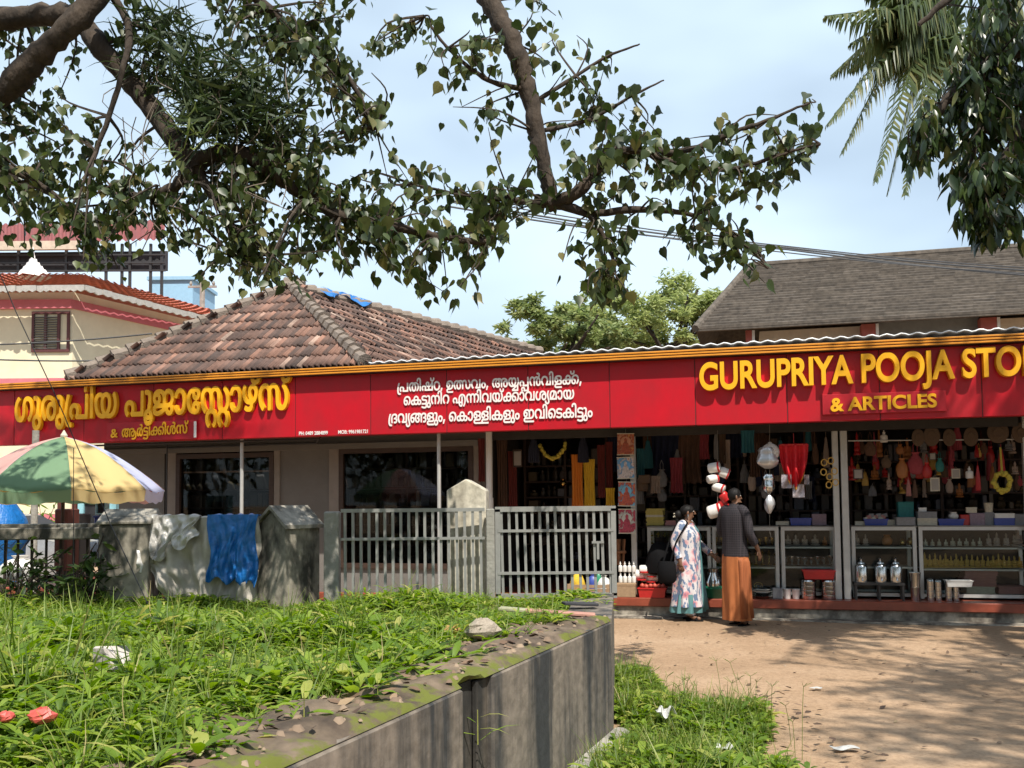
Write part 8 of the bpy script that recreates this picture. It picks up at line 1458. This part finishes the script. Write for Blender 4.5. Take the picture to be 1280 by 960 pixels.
# grass strip at the foot of the wall on the right
def strip_pts(n):
    out = []
    while len(out) < n:
        y = rnd(3.6, 8.1); t = (y - 2.67) / 3.38; xw = -.72 + 1.36 * t + .06; wd = .98 * min(1, (8.3 - y) / 2.0 + .12) * (1 + .22 * math.sin(y * 4.1)); x = xw + (wd + .12) * random.random() ** .85
        if y > 6.05: x = .72 + (x - xw) * .8
        if x > xw + wd * .75 and random.random() < .5: continue
        out.append((x, y, .01))
    return out
random.seed(81); V, F = blade_template(10, 5); tag(link('grass', scatter('grass', V, F, m_grass, ground_T(strip_pts(1000), .07, .19))), kind='stuff')
V, F = plant_template(10, .9, .24, 41); tag(link('weeds', scatter('weeds', V, F, m_weed, ground_T(strip_pts(1500), .06, .14), True)), kind='stuff')
V, F = plant_template(8, .9, .15, 42); tag(link('weeds', scatter('weeds', V, F, m_weed, ground_T(strip_pts(380), .10, .20), True)), kind='stuff')
# thin seeding stalks in the strip
mb = MB()
for _ in range(26):
    x, y = rnd(.9, 1.75), rnd(5.3, 6.9); h = rnd(.25, .48); dx, dy = rnd(-.1, .1), rnd(-.06, .06); P = smooth_path([(x, y, 0), (x + dx * .4, y + dy * .4, h * .6), (x + dx, y + dy, h)], 3); mb.tube(P, .0018, 4, False)
    for j in range(4): a = rnd(0, 6.28); mb.tube([P[-1], P[-1] + Vector((.05 * math.cos(a), .05 * math.sin(a), .03))], .0015, 3, False)
tag(mb.build('grass_stalks', m_grass), kind='stuff')
# shrub growing through the railing on the left
def bush(c, n, s, r_, label, size, m_=None, name='shrub'):
    t = thing(name, label, 'plant', c); lt = []; q = MB()
    for _ in range(n):
        e = Vector((rnd(-1, 1) * r_[0], rnd(-1, 1) * r_[1], rnd(.15, 1) * r_[2])); P = smooth_path([Vector((rnd(-.3, .3) * r_[0], 0, 0)), e * .5 + Vector((rnd(-.1, .1), 0, .08)), e], 3); q.tube(P, .005, 4, False)
        for _ in range(s): p = P[-1].lerp(P[len(P) // 2], random.random()); lt.append(leaf_T(p + Vector((rnd(-.04, .04), rnd(-.04, .04), rnd(-.03, .03))), (rnd(-1, 1), rnd(-1, 1), rnd(-.9, .5)), size * rnd(.6, 1.2)))
    q.build('stem', m_bark, t); link('foliage', scatter('leaves', MANGO_V, MANGO_F, m_ or m_weed, np.array(lt), True), t)
random.seed(5)
m_dimleaf = leaf_mat('shrub_leaf', [(0, (.02, .045, .01)), (.6, (.05, .09, .02)), (1, (.12, .17, .04))], .45, .3)
bush((at(20, 700, 7.5).x, 7.5, .7), 24, 7, (.45, .14, .62), 'leafy weed shrub against the railing at the far left', .10, m_dimleaf); bush((at(112, 700, 7.45).x, 7.45, .7), 22, 8, (.28, .14, .62), 'leafy shrub climbing the railing beside the stained pillar', .11, m_dimleaf); bush((at(60, 700, 7.6).x, 7.9, .5), 30, 6, (.6, .12, .6), 'tangle of dry twigs and leaves behind the rusty railing', .09, m_dimleaf)
bush((at(20, 620, 19).x, 19, 0), 40, 9, (1.1, .5, 1.9), 'garden bush in front of the cream house under the parasol', .22); bush((at(60, 620, 18.5).x, 18.5, 0), 36, 9, (.7, .5, 1.75), 'second smaller garden bush near the parked cars', .2)
def sprig(c, n, ln, label, w_=.13):
    random.seed(int(c[0] * 100) + 9); V, F = plant_template(n, 1.0, w_, 90 + n); me = bpy.data.meshes.new('sprig'); me.from_pydata([(x * ln, y * ln, z * ln) for x, y, z in V], [], F); me.materials.append(m_weed); tag(link('weed_sprig', me, None, c), label, 'plant')
sprig(onwall(.52, .22, .81), 4, .24, 'single broad leaved weed growing from the mossy wall top', .17); sprig(onwall(.92, .16, .815), 4, .16, 'little weed on the wall top beside the moss', .17); sprig(onwall(1.5, -.0, .50), 5, .30, 'grassy sprig growing out of the joint in the wall face', .03)
# litter
def lump(name, c, s_, m_, label, cat, seed, rz=0.0):
    random.seed(seed); b = MB(); b.ball((0, 0, .5), .5, .5, .5, 9, 7); b.v = [(x * (1 + rnd(-.2, .2)), y * (1 + rnd(-.2, .2)), max(0, z) * (1 + rnd(-.15, .15))) for x, y, z in b.v]; o_ = b.build(name, m_, None, c, rz); o_.scale = s_; return tag(o_, label, cat)
p = low(603, 790, .84); lump('rock', (p.x, p.y, .80), (.19, .14, .11), gm('pale_rock', (.40, .34, .27), .9, var=.4, scale=10, bump=.5), 'pale rough rock lying on top of the wall near the gate', 'rock', 3)
p = low(565, 790, .82); lump('rock', (p.x, p.y, .76), (.12, .1, .09), gm('ochre_rock', (.42, .24, .08), .9, var=.4), 'small ochre stone in the weeds beside the pale rock', 'rock', 5)
p = low(147, 836, .85); b = MB(); b.add([(-.13, -.04, 0), (.13, -.05, 0), (.12, .08, 0), (-.12, .08, 0), (-.13, -.04, .15), (-.03, -.05, .16), (.10, .08, .06), (-.06, .08, .15)], [(0, 3, 2, 1), (4, 5, 6, 7), (0, 1, 5, 4), (1, 2, 6, 5), (2, 3, 7, 6), (3, 0, 4, 7)])
tag(bevel(b.build('stone_block', gm('white_stone', (.50, .45, .42), .85, var=.35, scale=9, bump=.3), None, (p.x, p.y, .79), R(-35)), .008), 'broken white painted stone block standing in the weeds', 'stone')
def scrap(name, c, sx_, sy_, m_, label, seed, rz=0.0, lift=.05, cat='litter'):
    b = MB(); b.grid(lambda a, k_: ((a - .5) * sx_ + .1 * sx_ * math.sin(k_ * 5 + seed), (k_ - .5) * sy_ + .1 * sy_ * math.sin(a * 6 + seed), lift * (.5 + .5 * math.sin(a * 7 + seed) * math.cos(k_ * 5 + seed * 2)) + .01), 9, 9); o_ = b.build(name, m_, None, c, rz); k_ = o_.modifiers.new('t', 'SOLIDIFY'); k_.thickness = .002; return tag(o_, label, cat)
g_redw = gm('red_wrapper', (.55, .09, .07), .4, var=.2); g_wfilm = gm('white_film', (.46, .46, .44), .4, var=.1)
p = low(52, 905, .86); lump('red_wrapper', (p.x, p.y, .86), (.085, .06, .05), g_redw, 'crumpled red wrapper caught in the weeds at the lower left', 'litter', 11, .3); p = low(8, 903, .86); lump('red_wrapper', (p.x, p.y, .86), (.05, .05, .035), g_redw, 'smaller red wrapper scrap at the very left in the weeds', 'litter', 12, .9)
p = low(832, 898, .12); scrap('plastic_scrap', (p.x, p.y, .12), .12, .09, g_wfilm, 'crumpled white plastic scrap lying in the grass strip', 3, .4, .08); p = low(905, 945, .08); scrap('plastic_scrap', (p.x, p.y, .08), .12, .08, g_wfilm, 'torn white plastic at the near end of the grass strip', 4, 1.1, .06); p = low(1056, 941, .01); scrap('paper_scrap', (p.x, p.y, .02), .16, .07, g_wfilm, 'flat white paper on the dirt beside the grass strip', 5, .1, .02); p = low(1020, 865, .01); scrap('paper_scrap', (p.x, p.y, .03), .09, .05, g_wfilm, 'tiny white paper out on the open dirt', 6, .5, .01)
for i, (x, y, l, rz, m_, lb) in enumerate(((700, 763, .46, -.10, gm('pink_board', (.42, .22, .17), .85, var=.3), 'pinkish broken board lying at the foot of the right gate'), (655, 760, .34, -.2, gm('greenish_board', (.36, .35, .22), .85, var=.3), 'pale greenish strip of board left of the pinkish board'), (725, 752, .25, .2, m_blk, 'crumpled black plastic scrap under the right gate'))):
    p = low(x, y, .84); b = MB(); b.box(-l / 2, l / 2, -.05, .05, 0, .02, .004); o_ = b.build('board' if i < 2 else 'plastic_scrap', m_, None, (p.x, p.y, .815), rz); o_.rotation_euler.y = .06; tag(o_, lb, 'board' if i < 2 else 'litter')
# dead leaves on the wall top and the dirt
DL_V = [(-.5, 0, .02), (-.15, .25, .06), (.25, .2, .05), (.62, 0, .03), (.25, -.18, .07), (-.15, -.24, .04), (0, 0, .0)]; DL_F = [(0, 1, 6), (1, 2, 6), (2, 3, 6), (3, 4, 6), (4, 5, 6), (5, 0, 6)]
m_dead = island_mat('dead_leaf', [(0, (.06, .036, .024)), (.55, (.13, .08, .05)), (.9, (.21, .135, .085)), (1, (.32, .24, .13))], .8)
random.seed(91); T = []
for _ in range(190):
    t = rnd(-.4, WL); s_ = .05 + .42 * random.random() ** .7; p = onwall(t, s_, .812); T.append(leaf_T(p, (rnd(-.5, .5), rnd(-.5, .5), 1), rnd(.025, .07)))
tag(link('dead_leaves', scatter('dead_leaves', DL_V, DL_F, m_dead, np.array(T))), kind='stuff'); T = []
for _ in range(210): x, y = rnd(.8, 8), rnd(4.5, 11.6); T.append(leaf_T((x, y, .028), (rnd(-.4, .4), rnd(-.4, .4), 1), rnd(.025, .075)))
for _ in range(120): T.append(leaf_T((rnd(.9, 2.2), rnd(5, 7.5), .05), (rnd(-.4, .4), rnd(-.4, .4), 1), rnd(.03, .08)))
tag(link('dead_leaves', scatter('dead_leaves', DL_V, DL_F, m_dead, np.array(T))), kind='stuff')
PB_V = [(-.5, -.4, 0), (.5, -.3, 0), (.4, .5, 0), (-.4, .4, 0), (-.2, -.2, .5), (.25, -.1, .45), (.1, .25, .5)]; PB_F = [(0, 1, 5, 4), (1, 2, 6, 5), (2, 3, 6), (3, 0, 4, 6), (4, 5, 6)]
T = []
for _ in range(210): x, y = rnd(.8, 8), rnd(4.6, 11.9); T.append(frame3((x, y, .018), (0, 0, 1), (rnd(-1, 1), rnd(-1, 1), 0), rnd(.008, .03)))
for _ in range(160): p = onwall(rnd(-.4, WL), rnd(.03, .42), .80); T.append(frame3(p, (0, 0, 1), (rnd(-1, 1), rnd(-1, 1), 0), rnd(.01, .045)))
tag(link('pebbles', scatter('pebbles', PB_V, PB_F, island_mat('pebble', [(0, (.16, .11, .075)), (1, (.29, .215, .15))], .95), np.array(T))), kind='stuff')
